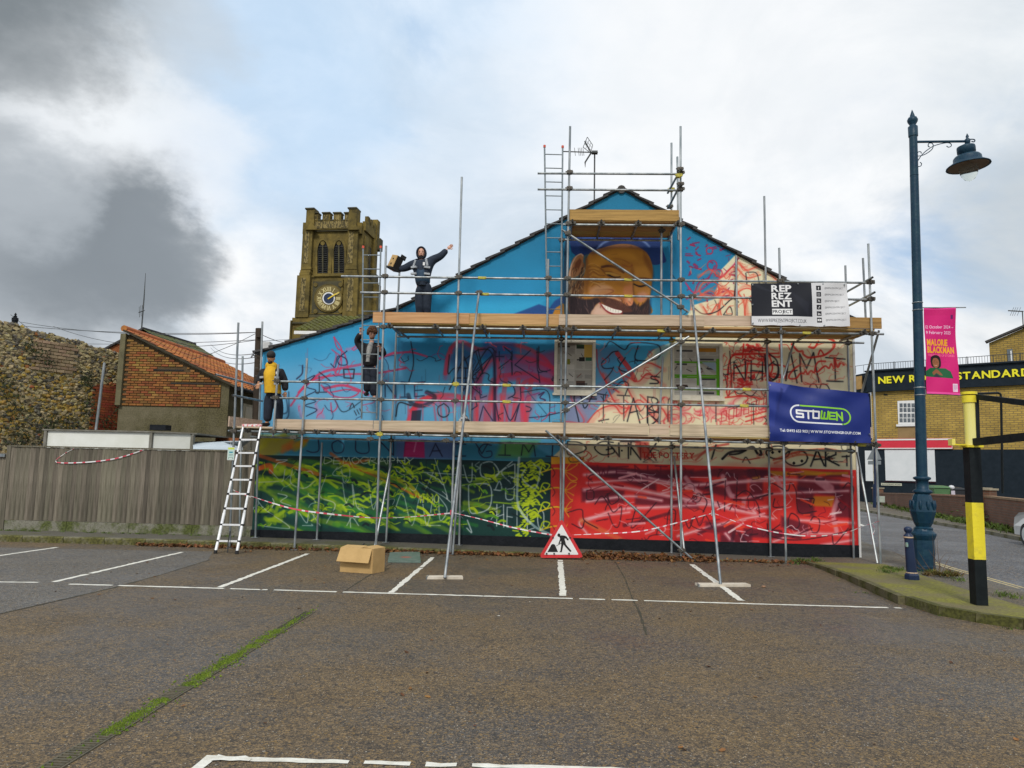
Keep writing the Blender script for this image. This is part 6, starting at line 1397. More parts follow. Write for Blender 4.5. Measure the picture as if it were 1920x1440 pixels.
MB().lathe([(.088, lz(256)), (.09, lz(238)), (.06, lz(236)), (.06, lz(234)), (.092, lz(229)), (.10, lz(225)), (.08, lz(221)), (.045, lz(219)), (.045, lz(217)), (.03, lz(213)), (.004, lz(206))], o3, 14).build('finial', M_blue, lamp)
def lp(x, y, Y=YLp): return P(x, y, Y)
arm = MB().tube([lp(1716, 266), lp(1808, 265)], [.026, .026], 8).build('arm', M_blue, lamp)
def z8(x, y): return lp(1620+x/6.4, 180+y/6.4)
sc = MB()
def scroll(pts, r=.009): sc.tube([Vector(v) for v in spline([tuple(z8(*q)) for q in pts], 5)], r, 5)
scroll([(632, 800), (700, 700), (800, 620), (880, 585), (990, 562), (1040, 572), (1046, 600), (1015, 615), (990, 600)])
scroll([(770, 600), (775, 572), (810, 565), (830, 590), (815, 640), (750, 690), (690, 715), (645, 720), (632, 700)])
scroll([(640, 690), (650, 672), (680, 670), (688, 690)]); scroll([(632, 815), (645, 845), (680, 840), (690, 812), (672, 795)]); scroll([(790, 612), (772, 605), (770, 585)])
sc.build('scroll_bracket', M_blue, lamp)
hx, hy = 1814, 0
lc = lambda y: lp(1814, y)
MB().lathe([(.02, lc(272).z), (.05, lc(268).z), (.055, lc(262).z), (.02, lc(259).z), (.03, lc(256).z), (.012, lc(252).z), (.002, lc(250).z)], Vector((lc(265).x, YLp, 0)), 10).build('arm_finial', M_blue, lamp)
sc = MB(); scroll([(1270, 520), (1310, 520), (1330, 530), (1320, 550), (1290, 545)], .012); sc.build('hook', M_blue, lamp)
tiltR = Matrix.Rotation(math.radians(-4), 3, 'Y')
hd = lc(300); Z = lambda y: lc(y).z-hd.z
hdm = MB().lathe([(.03, Z(270)), (.16, Z(275)), (.165, Z(277)), (.165, Z(286)), (.12, Z(290)), (.11, Z(292)), (.22, Z(292.5)), (.25, Z(296)), (.255, Z(303)), (.39, Z(311)), (.395, Z(312.5)), (.26, Z(309)), (.20, Z(309))], hd, 24, rot=tiltR); lant = hdm.build('lantern_hood', M_blue, lamp)
MB().lathe([(.36, Z(312)), (.33, Z(310.5)), (.16, Z(306)), (.02, Z(305))], hd, 24, rot=tiltR).build('reflector', pm('brown hood inside', (.12, .07, .04), (.16, .10, .06), 6, .5), lant)
gm = bpy.data.materials.new('lamp glass'); gm.use_nodes = True; b_ = gm.node_tree.nodes['Principled BSDF']; b_.inputs['Base Color'].default_value = (.75, .8, .76, 1); b_.inputs['Transmission Weight'].default_value = .95; b_.inputs['Roughness'].default_value = .05; b_.inputs['IOR'].default_value = 1.03
MB().lathe([(.165, Z(309)), (.17, Z(316)), (.165, Z(322)), (.14, Z(329)), (.09, Z(336)), (.03, Z(339)), (.002, Z(339.5))], hd, 20, rot=tiltR).build('glass_bowl', gm, lamp)
for y in (568, 582): 
    MB().lathe([(.096, -.008), (.098, 0), (.096, .008)], ax(lz(y)), 14).build('clamp_band', M_galv, lamp)
for y in (727, 741): MB().lathe([(.1, -.008), (.102, 0), (.1, .008)], ax(lz(y)), 14).build('clamp_band', M_galv, lamp)
# street banner on the post
c = Canvas(300, 800, (206, 22, 112)); c.rect(0, 0, 300, 14, (228, 60, 145)); c.rect(0, 12, 300, 70, (190, 14, 98), .35); c.rect(0, 782, 300, 800, (235, 80, 160))
c.rect(248, 66, 270, 104, (80, 20, 90), .8)
PW = (236, 206, 226); YO = (240, 172, 28)
c.text('12 October 2024 –', 14, 192, 30, PW, .01, wide=262); c.text('9 February 2025', 14, 244, 30, PW, .01, wide=236)
c.text('MALORIE', 16, 350, 58, YO, .045, wide=200, track=.45); c.text('BLACKMAN', 16, 418, 58, YO, .045, wide=258, track=.45); c.text('THE POWER OF STORIES', 20, 452, 22, (240, 110, 150), .02, wide=254, track=.5)
c.fill([(0, 640), (0, 590), (40, 560), (90, 555), (130, 560), (180, 560), (225, 590), (245, 652)], (16, 92, 52), 1, 2, raw=True)
c.fill([(45, 500), (50, 460), (90, 440), (130, 450), (145, 490), (140, 545), (110, 560), (60, 545)], (24, 14, 14), 1, 4, True, True)
c.fill([(62, 500), (75, 470), (110, 468), (128, 500), (122, 540), (98, 560), (72, 540)], (150, 92, 60), 1, 3, True, True)
for p in (((78, 504), (88, 502)), ((104, 502), (114, 504))): c.stroke(p, 3, (40, 20, 15), 1, 1, False, True)
c.stroke([(84, 532), (96, 538), (108, 532)], 4, (220, 170, 150), 1, 1, True, True); c.stroke([(82, 490), (92, 488)], 2, (40, 20, 15), 1, 1, False, True)
c.fill([(60, 600), (100, 570), (135, 600), (150, 628), (120, 620), (98, 606), (72, 625)], (140, 84, 54), 1, 3, True, True)
c.fill([(70, 640), (98, 612), (140, 648)], (60, 10, 60), .7, 3, raw=True)
c.rect(236, 700, 282, 774, (238, 205, 226)); 
for k in range(4): c.rect(244+k*9, 708, 248+k*9, 766-(k*13) % 20, (120, 80, 110), .6)
def wv3(u, v): return (.05*math.sin(v*3+.5)*u+.03*math.sin(v*9+u*5)*.5-.02, 0)
YB = YLp-.0
bt = thing('street_banner', 'magenta vertical event banner hung from the blue lamp post', 'banner', tuple(P(1731, 576, YB)))
banner('street_banner', '', ((1731, 578), (1792, 577), (1799, 741), (1737, 738)), YB, c, wv3, 'street banner print', parent=bt, nx=16, ny=40)
MB().tube([P(1724, 577, YB), P(1811, 576.5, YB)], .011, 8).build('rod', M_galv, bt); MB().tube([P(1730, 738, YB), P(1806, 741, YB)], .011, 8).build('rod', M_galv, bt)
MB().box(P(1726, 575, YB), (.05, .05, .12)).build('bracket', M_galv, bt); MB().box(P(1732, 735, YB), (.05, .05, .12)).build('bracket', M_galv, bt)
# bollard
bb = G(1710, 1087, .09); bl = thing('bollard', 'navy blue ball-topped bollard on the mossy verge beside the lamp', 'bollard', tuple(bb))
Yb_ = bb.y; zy = lambda y: P(1708, y, Yb_).z
MB().lathe([(.118, bb.z-.03), (.118, zy(1078)), (.09, zy(1074)), (.085, zy(1071))], Vector((bb.x, Yb_, 0)), 8, smooth=False).build('base', M_bol, bl)
tp = P(1704, 1000, Yb_).x
MB().tube([(bb.x, Yb_, zy(1074)), (bb.x-.03, Yb_, zy(1004))], [.083, .066], 14).build('shaft', M_bol, bl)
c0 = Vector((bb.x-.032, Yb_, 0)); MB().lathe([(.07, zy(1010)), (.074, zy(1008)), (.074, zy(1004)), (.045, zy(1001)), (.04, zy(999.5)), (.06, zy(996)), (.068, zy(993)), (.06, zy(990)), (.03, zy(987.5)), (.002, zy(987))], c0, 14).build('ball_top', M_bol, bl)
M_band = pm('cream band', (.62, .45, .30), None, 9, .5)
MB().lathe([(.076, zy(1008.5)), (.077, zy(1006.8)), (.076, zy(1006))], c0, 14).build('band', M_band, bl); MB().lathe([(.091, zy(1074.5)), (.092, zy(1073.2)), (.088, zy(1072.5))], Vector((bb.x, Yb_, 0)), 14).build('band', M_band, bl)
MB().box((bb.x-.09, Yb_-.05, zy(1021)), (.03, .05, .07)).build('badge', pm('teal badge', (.10, .3, .3), (.4, .4, .3), 60, .5), bl)
# height barrier
bp_ = G(1836, 1136, .09); Yp = bp_.y
hb = thing('height_barrier', 'yellow and black height barrier post with black gate arms at the right', 'height barrier', tuple(bp_))
M_yl = pm('yellow barrier paint', (.80, .66, .03), (.52, .42, .06), 9, .45, .2, lo=.5, hi=.85); M_yp = pm('pale sun-bleached yellow', (.78, .72, .26), (.80, .68, .10), 2, .45, .1, stretch=(3, 3, .3)); M_bk = pm('black barrier paint', (.004, .007, .009), (.009, .013, .015), 6, .6, .2, spec=.2)
py = lambda y, Y=Yp: P(1829, y, Y)
def hx_(y): return P(1817+(1836-1817)*(y-740)/(1136-740), y, Yp)
for y0, y1, m in ((1140, 1048, M_bk), (1048, 942, M_yl), (942, 838, M_bk)): MB().box(hx_((y0+y1)/2)*1.0, (.155, .155, hx_(y1).z-hx_(y0).z), rot=Matrix.Rotation(-.0, 3, 'Y')).build('post', m, hb, label='black stretch of the post' if m is M_bk else 'yellow stretch of the post')
MB().box(hx_(837), (.22, .19, .03)).build('plate', M_yl, hb); MB().box(P(1797, 834, Yp), (.15, .12, .02)).build('bracket', M_yl, hb); MB().box(P(1784.5, 829, Yp), (.045, .10, .09)).build('bracket', M_yp, hb)
MB().tube([hx_(836), hx_(752)], .076, 18).build('sleeve', M_yp, hb)
MB().tube([hx_(755), hx_(742)], .092, 18).build('collar', M_yl, hb); MB().tube([hx_(740), hx_(735)], .10, 18).build('cap', M_yl, hb)
Yg = Yp-.05
MB().bar(P(1831, 744, Yg), P(1990, 764, 9.0), .05, .075).build('top_arm', M_bk, hb)
MB().bar(P(1830, 745, Yg), P(1833, 832, Yg), .05, .05, up=(0, 1, 0)).build('gate_stile', M_bk, hb)
MB().bar(P(1826, 829, Yg), P(1990, 812, 8.7), .06, .10).build('lower_arm', M_bk, hb)
MB().tube([P(1834, 738, Yp+.3), P(1871, 736.5, Yp+.5), P(1876, 739, Yp+.5), P(1877, 746, Yp+.5), P(1880, 925, Yp+.6)], .016, 8).build('latch_rod', M_bk, hb)
# triangular road sign (seen from behind) on its post beyond the scaffold
M_sgy = pm('sign back grey', (.20, .225, .24), (.16, .18, .19), 3, .5)
Yt = 26.0
ts = thing('road_sign', 'grey back of a triangular road sign with a plate beneath, on a dark post', 'sign', tuple(G(1640, 946, .1)))
mb = MB(); mb.prism([P(1641, 833, Yt), P(1653, 862, Yt), P(1626, 862, Yt)], (0, .02, 0)); mb.build('triangle_plate', M_sgy, ts)
mb = MB(); mb.prism([P(1628, 864, Yt), P(1652, 864, Yt), P(1652, 871, Yt), P(1628, 871, Yt)], (0, .02, 0)); mb.build('lower_plate', M_sgy, ts)
MB().tube([P(1641, 840, Yt-.05), P(1640, 948, Yt-.05)], [.03, .035], 8).build('post', M_bol, ts)
MB().tube([P(1640, 908, Yt-.05), P(1640, 952, Yt-.05)], .06, 8).build('post_base', M_bol, ts)

# ================================================================== PUB AND STREET BEHIND
def brickmat(name, c1, c2, mor, sc=1.0, ms=.012, rnd=.0):
    m = bpy.data.materials.new(name); m.use_nodes = True; t = m.node_tree; b = t.nodes['Principled BSDF']
    tcd = t.nodes.new('ShaderNodeTexCoord'); sx = t.nodes.new('ShaderNodeSeparateXYZ'); t.links.new(tcd.outputs['Object'], sx.inputs[0])
    le = t.nodes.new('ShaderNodeVectorMath'); le.operation = 'LENGTH'
    cx = t.nodes.new('ShaderNodeCombineXYZ'); cb = t.nodes.new('ShaderNodeCombineXYZ'); t.links.new(sx.outputs[0], cx.inputs[0]); t.links.new(sx.outputs[1], cx.inputs[1]); t.links.new(cx.outputs[0], le.inputs[0])
    t.links.new(le.outputs['Value'], cb.inputs[0]); t.links.new(sx.outputs[2], cb.inputs[1])
    br = t.nodes.new('ShaderNodeTexBrick'); t.links.new(cb.outputs[0], br.inputs[0]); br.inputs['Color1'].default_value = (*c1, 1); br.inputs['Color2'].default_value = (*c2, 1); br.inputs['Mortar'].default_value = (*mor, 1)
    br.inputs['Scale'].default_value = sc; br.inputs['Brick Width'].default_value = .225; br.inputs['Row Height'].default_value = .075; br.inputs['Mortar Size'].default_value = ms; br.inputs['Bias'].default_value = 0
    nz = t.nodes.new('ShaderNodeTexNoise'); nz.inputs['Scale'].default_value = .9; nz.inputs['Detail'].default_value = 8; t.links.new(tcd.outputs['Object'], nz.inputs[0])
    mr = t.nodes.new('ShaderNodeMapRange'); mr.inputs[1].default_value = .3; mr.inputs[2].default_value = .7; mr.inputs[3].default_value = .7; mr.inputs[4].default_value = 1.15; t.links.new(nz.outputs[0], mr.inputs[0])
    vm = t.nodes.new('ShaderNodeVectorMath'); vm.operation = 'SCALE'; t.links.new(br.outputs[0], vm.inputs[0]); t.links.new(mr.outputs[0], vm.inputs['Scale']); t.links.new(vm.outputs[0], b.inputs['Base Color']); b.inputs['Roughness'].default_value = .9
    bp = t.nodes.new('ShaderNodeBump'); bp.inputs['Strength'].default_value = .6; bp.inputs['Distance'].default_value = .01; bp.invert = True; t.links.new(br.outputs['Fac'], bp.inputs['Height']); t.links.new(bp.outputs[0], b.inputs['Normal'])
    return m
M_ybr = brickmat('yellow stock brick', (.48, .32, .065), (.36, .235, .05), (.22, .16, .06), .5)
M_navy = pm('navy black wall paint', (.006, .013, .02), (.011, .019, .028), 3, .7, .2, spec=.2)
M_wpan = pm('white window board', (.70, .72, .73), (.62, .65, .66), 1, .6)
D = 56.0
A0 = np.array(P(1639, 900, 56.0)); A1 = np.array(P(2050, 900, 47.7)); 
FA = Vector((A0[0], A0[1], 0)); 
# facade direction from its vanishing point
v0 = ray(-750, 900); fd = -Vector((v0[0], v0[1], 0)).normalized(); fn = Vector((fd.y, -fd.x, 0)); fn = fn if fn.y < 0 else -fn
def FP(px, pyy, d=0.0):
    """pixel to the pub's facade plane, d metres in front"""
    v = ray(px, pyy); o = FA+fn*d; t = (o-Vector(CAM)).dot(fn)/Vector(v).dot(fn); return Vector(CAM)+Vector(v)*t
pub = thing('pub', 'yellow brick public house with black fascia and dark painted ground floor', 'pub', tuple(FA))
Lb = 30.0
def fbox(pa, pb, d0, d1, name, m, parent=pub, lab=None):
    """box on the facade from px corner pa (top left) to pb (bottom right), flat top, d0..d1 in front"""
    a, c = FP(*pa), FP(*pb); h0, h1 = c.z, a.z; p, q = Vector((a.x, a.y, 0)), Vector((c.x, c.y, 0))
    mb = MB(); mb.hexa([p+fn*d1+Vector((0, 0, h0)), q+fn*d1+Vector((0, 0, h0)), q+fn*d0+Vector((0, 0, h0)), p+fn*d0+Vector((0, 0, h0)), p+fn*d1+Vector((0, 0, h1)), q+fn*d1+Vector((0, 0, h1)), q+fn*d0+Vector((0, 0, h1)), p+fn*d0+Vector((0, 0, h1))])
    return mb.build(name, m, parent, label=lab)
ztop = FP(1660, 696).z; zfb = FP(1660, 731).z; zgf = FP(1700, 843).z
def slab(s0, s1, z0, z1, d0, d1, name, m, parent=pub):
    p, q = FA+fd*s0, FA+fd*s1; V_ = lambda a, d, z: Vector((a.x, a.y, z))+fn*d
    return MB().hexa([V_(p, d1, z0), V_(q, d1, z0), V_(q, d0, z0), V_(p, d0, z0), V_(p, d1, z1), V_(q, d1, z1), V_(q, d0, z1), V_(p, d0, z1)]).build(name, m, parent)
slab(0, Lb, zgf, zfb, -10, 0, 'wall', M_ybr); slab(0, Lb, 0, zgf-.003, -10, .03, 'wall', M_navy)
slab(-.25, Lb, zfb, ztop, -10, .18, 'fascia', M_navy); slab(-.35, Lb, ztop, ztop+.09, -10, .32, 'cornice', M_navy); slab(-.3, Lb, zfb-.12, zfb-.003, -.2, .26, 'lower_moulding', M_navy)
# left return wall with its yellowish sign panel
MB().hexa([tuple(FA+fn*.0+Vector((-.5, 2.2, .0))), tuple(FA+fn*.02+Vector((-.03, .02, 0))), tuple(FA+Vector((2, 8, 0))), tuple(FA+Vector((-.6, 8, 0))), tuple(FA+Vector((-.5, 2.2, ztop))), tuple(FA+fn*.02+Vector((-.03, .02, ztop))), tuple(FA+Vector((2, 8, ztop))), tuple(FA+Vector((-.6, 8, ztop)))]).build('side_wall', M_navy, pub)
q = FA+Vector((-.45, 1.05, 0)); MB().box((q.x, q.y-.1, (ztop+zfb)/2), (.5, .1, 1.0), rot=rotz(-1.2)).build('side_panel', pm('ochre panel', (.5, .3, .1), None, 4, .6), pub)
# letters
M_let = pm('yellow raised letters', (.85, .78, .02), (.80, .72, .02), 4, .5)
lay, tw = text_layout('NEW ROYAL STANDARD', .028, 1.0)
zl0 = FP(1665, 719).z; zl1 = FP(1665, 706).z; s_0 = (Vector((*FP(1648, 712)[:2], 0))-FA).dot(fd); s_N = (Vector((*FP(1913.5, 700)[:2], 0))-FA).dot(fd)
# 'R' of STANDAR reaches the frame: fit scale from first letter to that R
xR = lay[-2][0][:, 0].max(); kx = (s_N-s_0)/xR; kz_ = (zl1-zl0)/.73
sign = None
for vs, tr in lay:
    mb = MB(); base = len(vs); pts_ = []
    f3 = lambda x, y, d: FA+fd*(s_0+x*kx)+fn*(.19+d)+Vector((0, 0, zl0+y*kz_))
    front = [f3(x, y, .05) for x, y in vs]; back = [f3(x, y, 0) for x, y in vs]
    mb.add(front, [t for t in tr])
    ed = {}
    for t in tr:
        for i in range(3): e_ = (t[i], t[(i+1) % 3]); ed[e_] = 1
    bd = [e_ for e_ in ed if (e_[1], e_[0]) not in ed]
    mb.add(front+back, [(i, j, j+base, i+base) for i, j in bd]); mb.build('letter', M_let, pub)
# signs and openings
fbox((1643.5, 823), (1787, 842), .04, .14, 'sign_board', pm('red sign board', (.66, .03, .06), (.6, .03, .05), 2, .5))
for pa, pb in (((1643, 823.5), (1786.5, 825)), ((1643, 840), (1786.5, 841.5)), ((1643, 825.3), (1644.5, 839.8)), ((1785, 825.3), (1786.4, 839.8))): fbox(pa, pb, .142, .16, 'sign_trim', M_sw)
fbox((1659, 843), (1755, 903), .035, .07, 'window_board', M_wpan); fbox((1659, 902.5), (1755, 905), .035, .12, 'sill', pm('dark red sill', (.25, .03, .05), None, 3, .6))
fbox((1622, 845), (1638, 902), .05, .08, 'window_board', M_wpan)
sp_c = Canvas(240, 40, (190, 190, 170)); sp_c.text('BLACKFRIARS ROAD', 12, 30, 20, (20, 24, 26), .01, wide=216)
a, c_ = FP(1652, 905.5, .07), FP(1691, 911, .07)
mb = MB(); mb.poly([(a.x, a.y, c_.z), (c_.x, c_.y, c_.z), (c_.x, c_.y, a.z), (a.x, a.y, a.z)]); mb.uv = [(0, 0), (1, 0), (1, 1), (0, 1)]; mb.build('street_name_plate', print_mat('street name', sp_c, .6, .05, 0), pub)
# sash window
w = fbox((1683, 752), (1719, 795), .01, .07, 'window', M_sw)
M_pane = pm('dark window glass', (.06, .075, .09), (.12, .14, .15), 2, .12, spec=.8)
for r_ in range(4):
    for k in range(4):
        x0 = 1687+k*7.4; y0 = 756.5+r_*8.8+(1.5 if r_ > 1 else 0); fbox((x0, y0), (x0+6.1, y0+7.4), .071, .078, 'pane', M_pane, w)
fbox((1681, 796), (1721, 799), .0, .12, 'sill', M_sw); fbox((1657, 739), (1664, 741.5), 0, .02, 'air_brick', M_navy)
fbox((1683, 799.5), (1721, 822), .002, .012, 'infill_panel', pm('infill render', (.30, .20, .09), (.24, .16, .07), 2, .9))
# roof railing: posts and bars
rl_ = thing('roof_railing', 'thin grey metal railing along the roof edge of the brick pub', 'railing', tuple(FA+Vector((0, 0, ztop))))
M_rl = pm('grey railing metal', (.05, .055, .06), None, 5, .5)
zr0, zr1 = ztop+.1, FP(1642, 681.5, -.4).z
for zz in (zr0+.1, zr1): MB().tube([FA-fn*.4+fd*.0+Vector((0, 0, zz)), FA-fn*.4+fd*Lb+Vector((0, 0, zz))], .022, 5).build('rail', M_rl, rl_)
mb = MB(); s_ = 0
while s_ < 14: mb.tube([FA-fn*.4+fd*s_+Vector((0, 0, zr0)), FA-fn*.4+fd*s_+Vector((0, 0, zr1))], .015, 4, cap=False); s_ += .165
mb.build('bar', M_rl, rl_, kind='stuff')
s_ = 0
while s_ < 14: MB().tube([FA-fn*.4+fd*s_+Vector((0, 0, zr0)), FA-fn*.4+fd*s_+Vector((0, 0, zr1+.05))], .03, 5).build('post', M_rl, rl_); s_ += 1.55
MB().tube([FA-fn*.4+Vector((0, 0, zr1)), FA+Vector((-1.0, 3.0, zr1))], .02, 5).build('rail', M_rl, rl_)
for i in range(5): t_ = i/4; p = (FA-fn*.4).lerp(FA+Vector((-1.0, 3.0, 0)), t_); MB().tube([Vector((p.x, p.y, zr0)), Vector((p.x, p.y, zr1))], .015, 4).build('post', M_rl, rl_)
# upper brick block on the pub roof
ub = thing('brick_tower_block', 'upper yellow brick block with small window rising behind the pub railing', 'building', tuple(FP(1857, 700, -4)))
a = FP(1857, 690, -4); s_a = (Vector((a.x, a.y, 0))-(FA-fn*4)).dot(fd); zu0 = FP(1857, 643, -4).z; zu1 = FP(1925, 613, -4).z; s_b = (Vector((*FP(1925, 613, -4)[:2], 0))-(FA-fn*4)).dot(fd)
B_ = FA-fn*-0.0; o4 = FA+fn*-4
p, q = o4+fd*s_a, o4+fd*(s_b+6); zq = zu1+(zu1-zu0)/(s_b-s_a)*6
mb = MB(); V_ = lambda a_, z: Vector((a_.x, a_.y, z)); bk2 = -fn*5
mb.hexa([V_(p, ztop), V_(q, ztop), V_(q+bk2, ztop), V_(p+bk2, ztop), V_(p, zu0), V_(q, zq), V_(q+bk2, zq), V_(p+bk2, zu0)]); mb.build('wall', M_ybr, ub)
mb = MB(); mb.bar(V_(p-fd*.2, zu0+.05)+fn*.1, V_(q, zq+.05)+fn*.1, .5, .14); mb.build('coping', M_slate, ub)
def ubx(x0, y0, x1, y1, d0, d1, nm_, m):
    a, c = FP(x0, y0, -4), FP(x1, y1, -4); p, q = Vector((a.x, a.y, 0)), Vector((c.x, c.y, 0)); V2 = lambda u, d, z: Vector((u.x, u.y, z))+fn*d
    return MB().hexa([V2(p, d1, c.z), V2(q, d1, c.z), V2(q, d0, c.z), V2(p, d0, c.z), V2(p, d1, a.z), V2(q, d1, a.z), V2(q, d0, a.z), V2(p, d0, a.z)]).build(nm_, m, ub)
ubx(1888, 655, 1900, 681, .0, .05, 'window', M_pane); ubx(1894.5, 658, 1898.5, 681, .052, .09, 'window_frame', M_sw)
# aerial on the upper block
a2 = thing('tv_aerial', 'television aerial on a mast above the brick block at the right edge', 'aerial', tuple(FP(1918, 640, -5)))
MB().tube([FP(1920, 640, -5), FP(1917, 583, -5)], .04, 6).build('mast', M_aer, a2); MB().tube([FP(1890, 582.5, -5), FP(1919, 584, -5)], .045, 6).build('boom', M_aer, a2)
mb = MB()
for x in (1898, 1902, 1906, 1911): mb.tube([FP(x-4, 592, -5), FP(x+3, 576, -5)], .012, 4)
mb.build('element', M_aer, a2)
# cream house down the street
ch_ = thing('cream_house', 'cream rendered house at the far end of the street', 'house', tuple(G(1612, 930, 0)))
Yc = 78.0; a, c_ = P(1560, 740, Yc), P(1660, 935, Yc)
MB().box(((a.x+c_.x)/2, Yc+4, a.z/2), (c_.x-a.x, 8, a.z)).build('wall', pm('cream render', (.62, .56, .42), (.56, .5, .38), 1, .85), ch_)
def cb(x0, y0, x1, y1, d, nm_, m): a, c = P(x0, y0, Yc), P(x1, y1, Yc); return MB().box(((a.x+c.x)/2, Yc-d/2, (a.z+c.z)/2), (c.x-a.x, d, a.z-c.z)).build(nm_, m, ch_)
for y0, y1 in ((846, 868), (780, 812)): cb(1604.5, y0-2, 1615.5, y1+1, .12, 'window', M_sw); cb(1606, y0, 1614, y0+(y1-y0)*.4, .16, 'pane', M_pane); cb(1606, y0+(y1-y0)*.48, 1614, y1-1, .16, 'pane', M_pane)
cb(1604, 884, 1660, 885.2, .1, 'string_course', M_slate)
# brick garden wall
M_gbr = brickmat('red brown garden brick', (.21, .085, .045), (.15, .07, .04), (.15, .10, .07), .8)
gw = thing('garden_wall', 'low red brick garden wall with piers across the road', 'wall', tuple(GW[2]))
tops_ = [P(px_, ty_, g_.y).z-.09 for px_, ty_, g_ in ((1647, 923, GW[1]), (1746, 925, GW[2]), (1842, 929, GW[3]), (1925, 935, GW[4]))]
hts = [.95, 1.0, 1.17, 1.22, 1.22]
ext = GW[4]+(GW[4]-GW[3])*2
for p, q, h0, h1 in ((GW[1], GW[2], tops_[0]-.12, tops_[1]-.12), (GW[2], GW[3], tops_[1]-.12, tops_[2]-.12), (GW[3], ext, tops_[3]-.12, tops_[3]-.12)):
    d = (q-p).normalized(); n_ = Vector((-d.y, d.x, 0))*.12; up0, up1 = Vector((0, 0, h0)), Vector((0, 0, h1)); q = q-d*.01
    MB().hexa([p-n_, q-n_, q+n_, p+n_, p-n_+up0, q-n_+up1, q+n_+up1, p+n_+up0]).build('wall', M_gbr, gw)
    MB().bar(p+up0+Vector((0, 0, .04)), q+up1+Vector((0, 0, .04)), .30, .07).build('coping', pm('terracotta coping', (.30, .17, .10), (.2, .12, .07), 4, .8, .3, rnd=.2), gw)
for px, h in ((1844, 1.32), (1862, 1.3), (1650, 1.0)):
    t_ = (px-1647)/(1842-1647); p = GW[3] if px > 1830 else GW[1]; p = p+(ext-GW[3]).normalized()*(px-1842)*.05 if px > 1830 else p
    MB().box(p+Vector((0, 0, h/2)), (.46, .46, h), rot=rotz(.5)).build('pier', M_gbr, gw); MB().box(p+Vector((0, 0, h+.04)), (.56, .56, .07), rot=rotz(.5)).build('pier_cap', pm('stone cap', (.36, .31, .22), None, 5, .85), gw)
MB().box(P(1651, 936, 44), (.45, .1, .35)).build('wall_plate', pm('pale green box', (.42, .47, .40), None, 5, .7), gw)
# wheelie bins behind it
def bin_(px, py_, Yb, m, lab, wd=.58):
    p = P(px, py_, Yb); t = thing('wheelie_bin', lab, 'bin', (p.x, Yb, 0), 'wheelie bins behind the garden wall')
    h = p.z; MB().hexa([(p.x-wd*.42, Yb-.3, .05), (p.x+wd*.42, Yb-.3, .05), (p.x+wd*.42, Yb+.3, .05), (p.x-wd*.42, Yb+.3, .05), (p.x-wd/2, Yb-.36, h-.1), (p.x+wd/2, Yb-.36, h-.1), (p.x+wd/2, Yb+.36, h-.1), (p.x-wd/2, Yb+.36, h-.1)]).build('body', m, t)
    MB().hexa([(p.x-wd*.54, Yb-.42, h-.1), (p.x+wd*.54, Yb-.42, h-.1), (p.x+wd*.54, Yb+.4, h-.1), (p.x-wd*.54, Yb+.4, h-.1), (p.x-wd*.46, Yb-.34, h-.02), (p.x+wd*.46, Yb-.34, h-.02), (p.x+wd*.46, Yb+.34, h+.03), (p.x-wd*.46, Yb+.34, h+.03)]).build('lid', m, t)
    MB().tube([(p.x-wd*.4, Yb+.42, h-.06), (p.x+wd*.4, Yb+.42, h-.06)], .02, 6).build('handle', M_rubber, t); return t
M_gbin = pm('green bin plastic', (.06, .14, .05), (.08, .17, .07), 3, .5); M_bbin = pm('black bin plastic', (.02, .022, .025), None, 3, .45)
bin_(1760, 911, 41.0, M_gbin, 'green wheelie bin standing behind the garden wall', .85); bin_(1739, 912, 43.5, M_gbin, 'green wheelie bin mostly hidden by the lamp post', .6); b3 = bin_(1791, 914, 41.0, M_bbin, 'black wheelie bin right of the green one behind the garden wall', .62)
MB().ball(P(1784, 914, 40.7), (.16, .14, .12), 10).build('litter_bag', pm('white bag', (.7, .7, .72), None, 4, .4), b3)
MB().box(P(1787, 925, 40.55), (.2, .02, .28)).build('sticker', pm('pale sticker', (.55, .5, .56), None, 9, .6), b3)
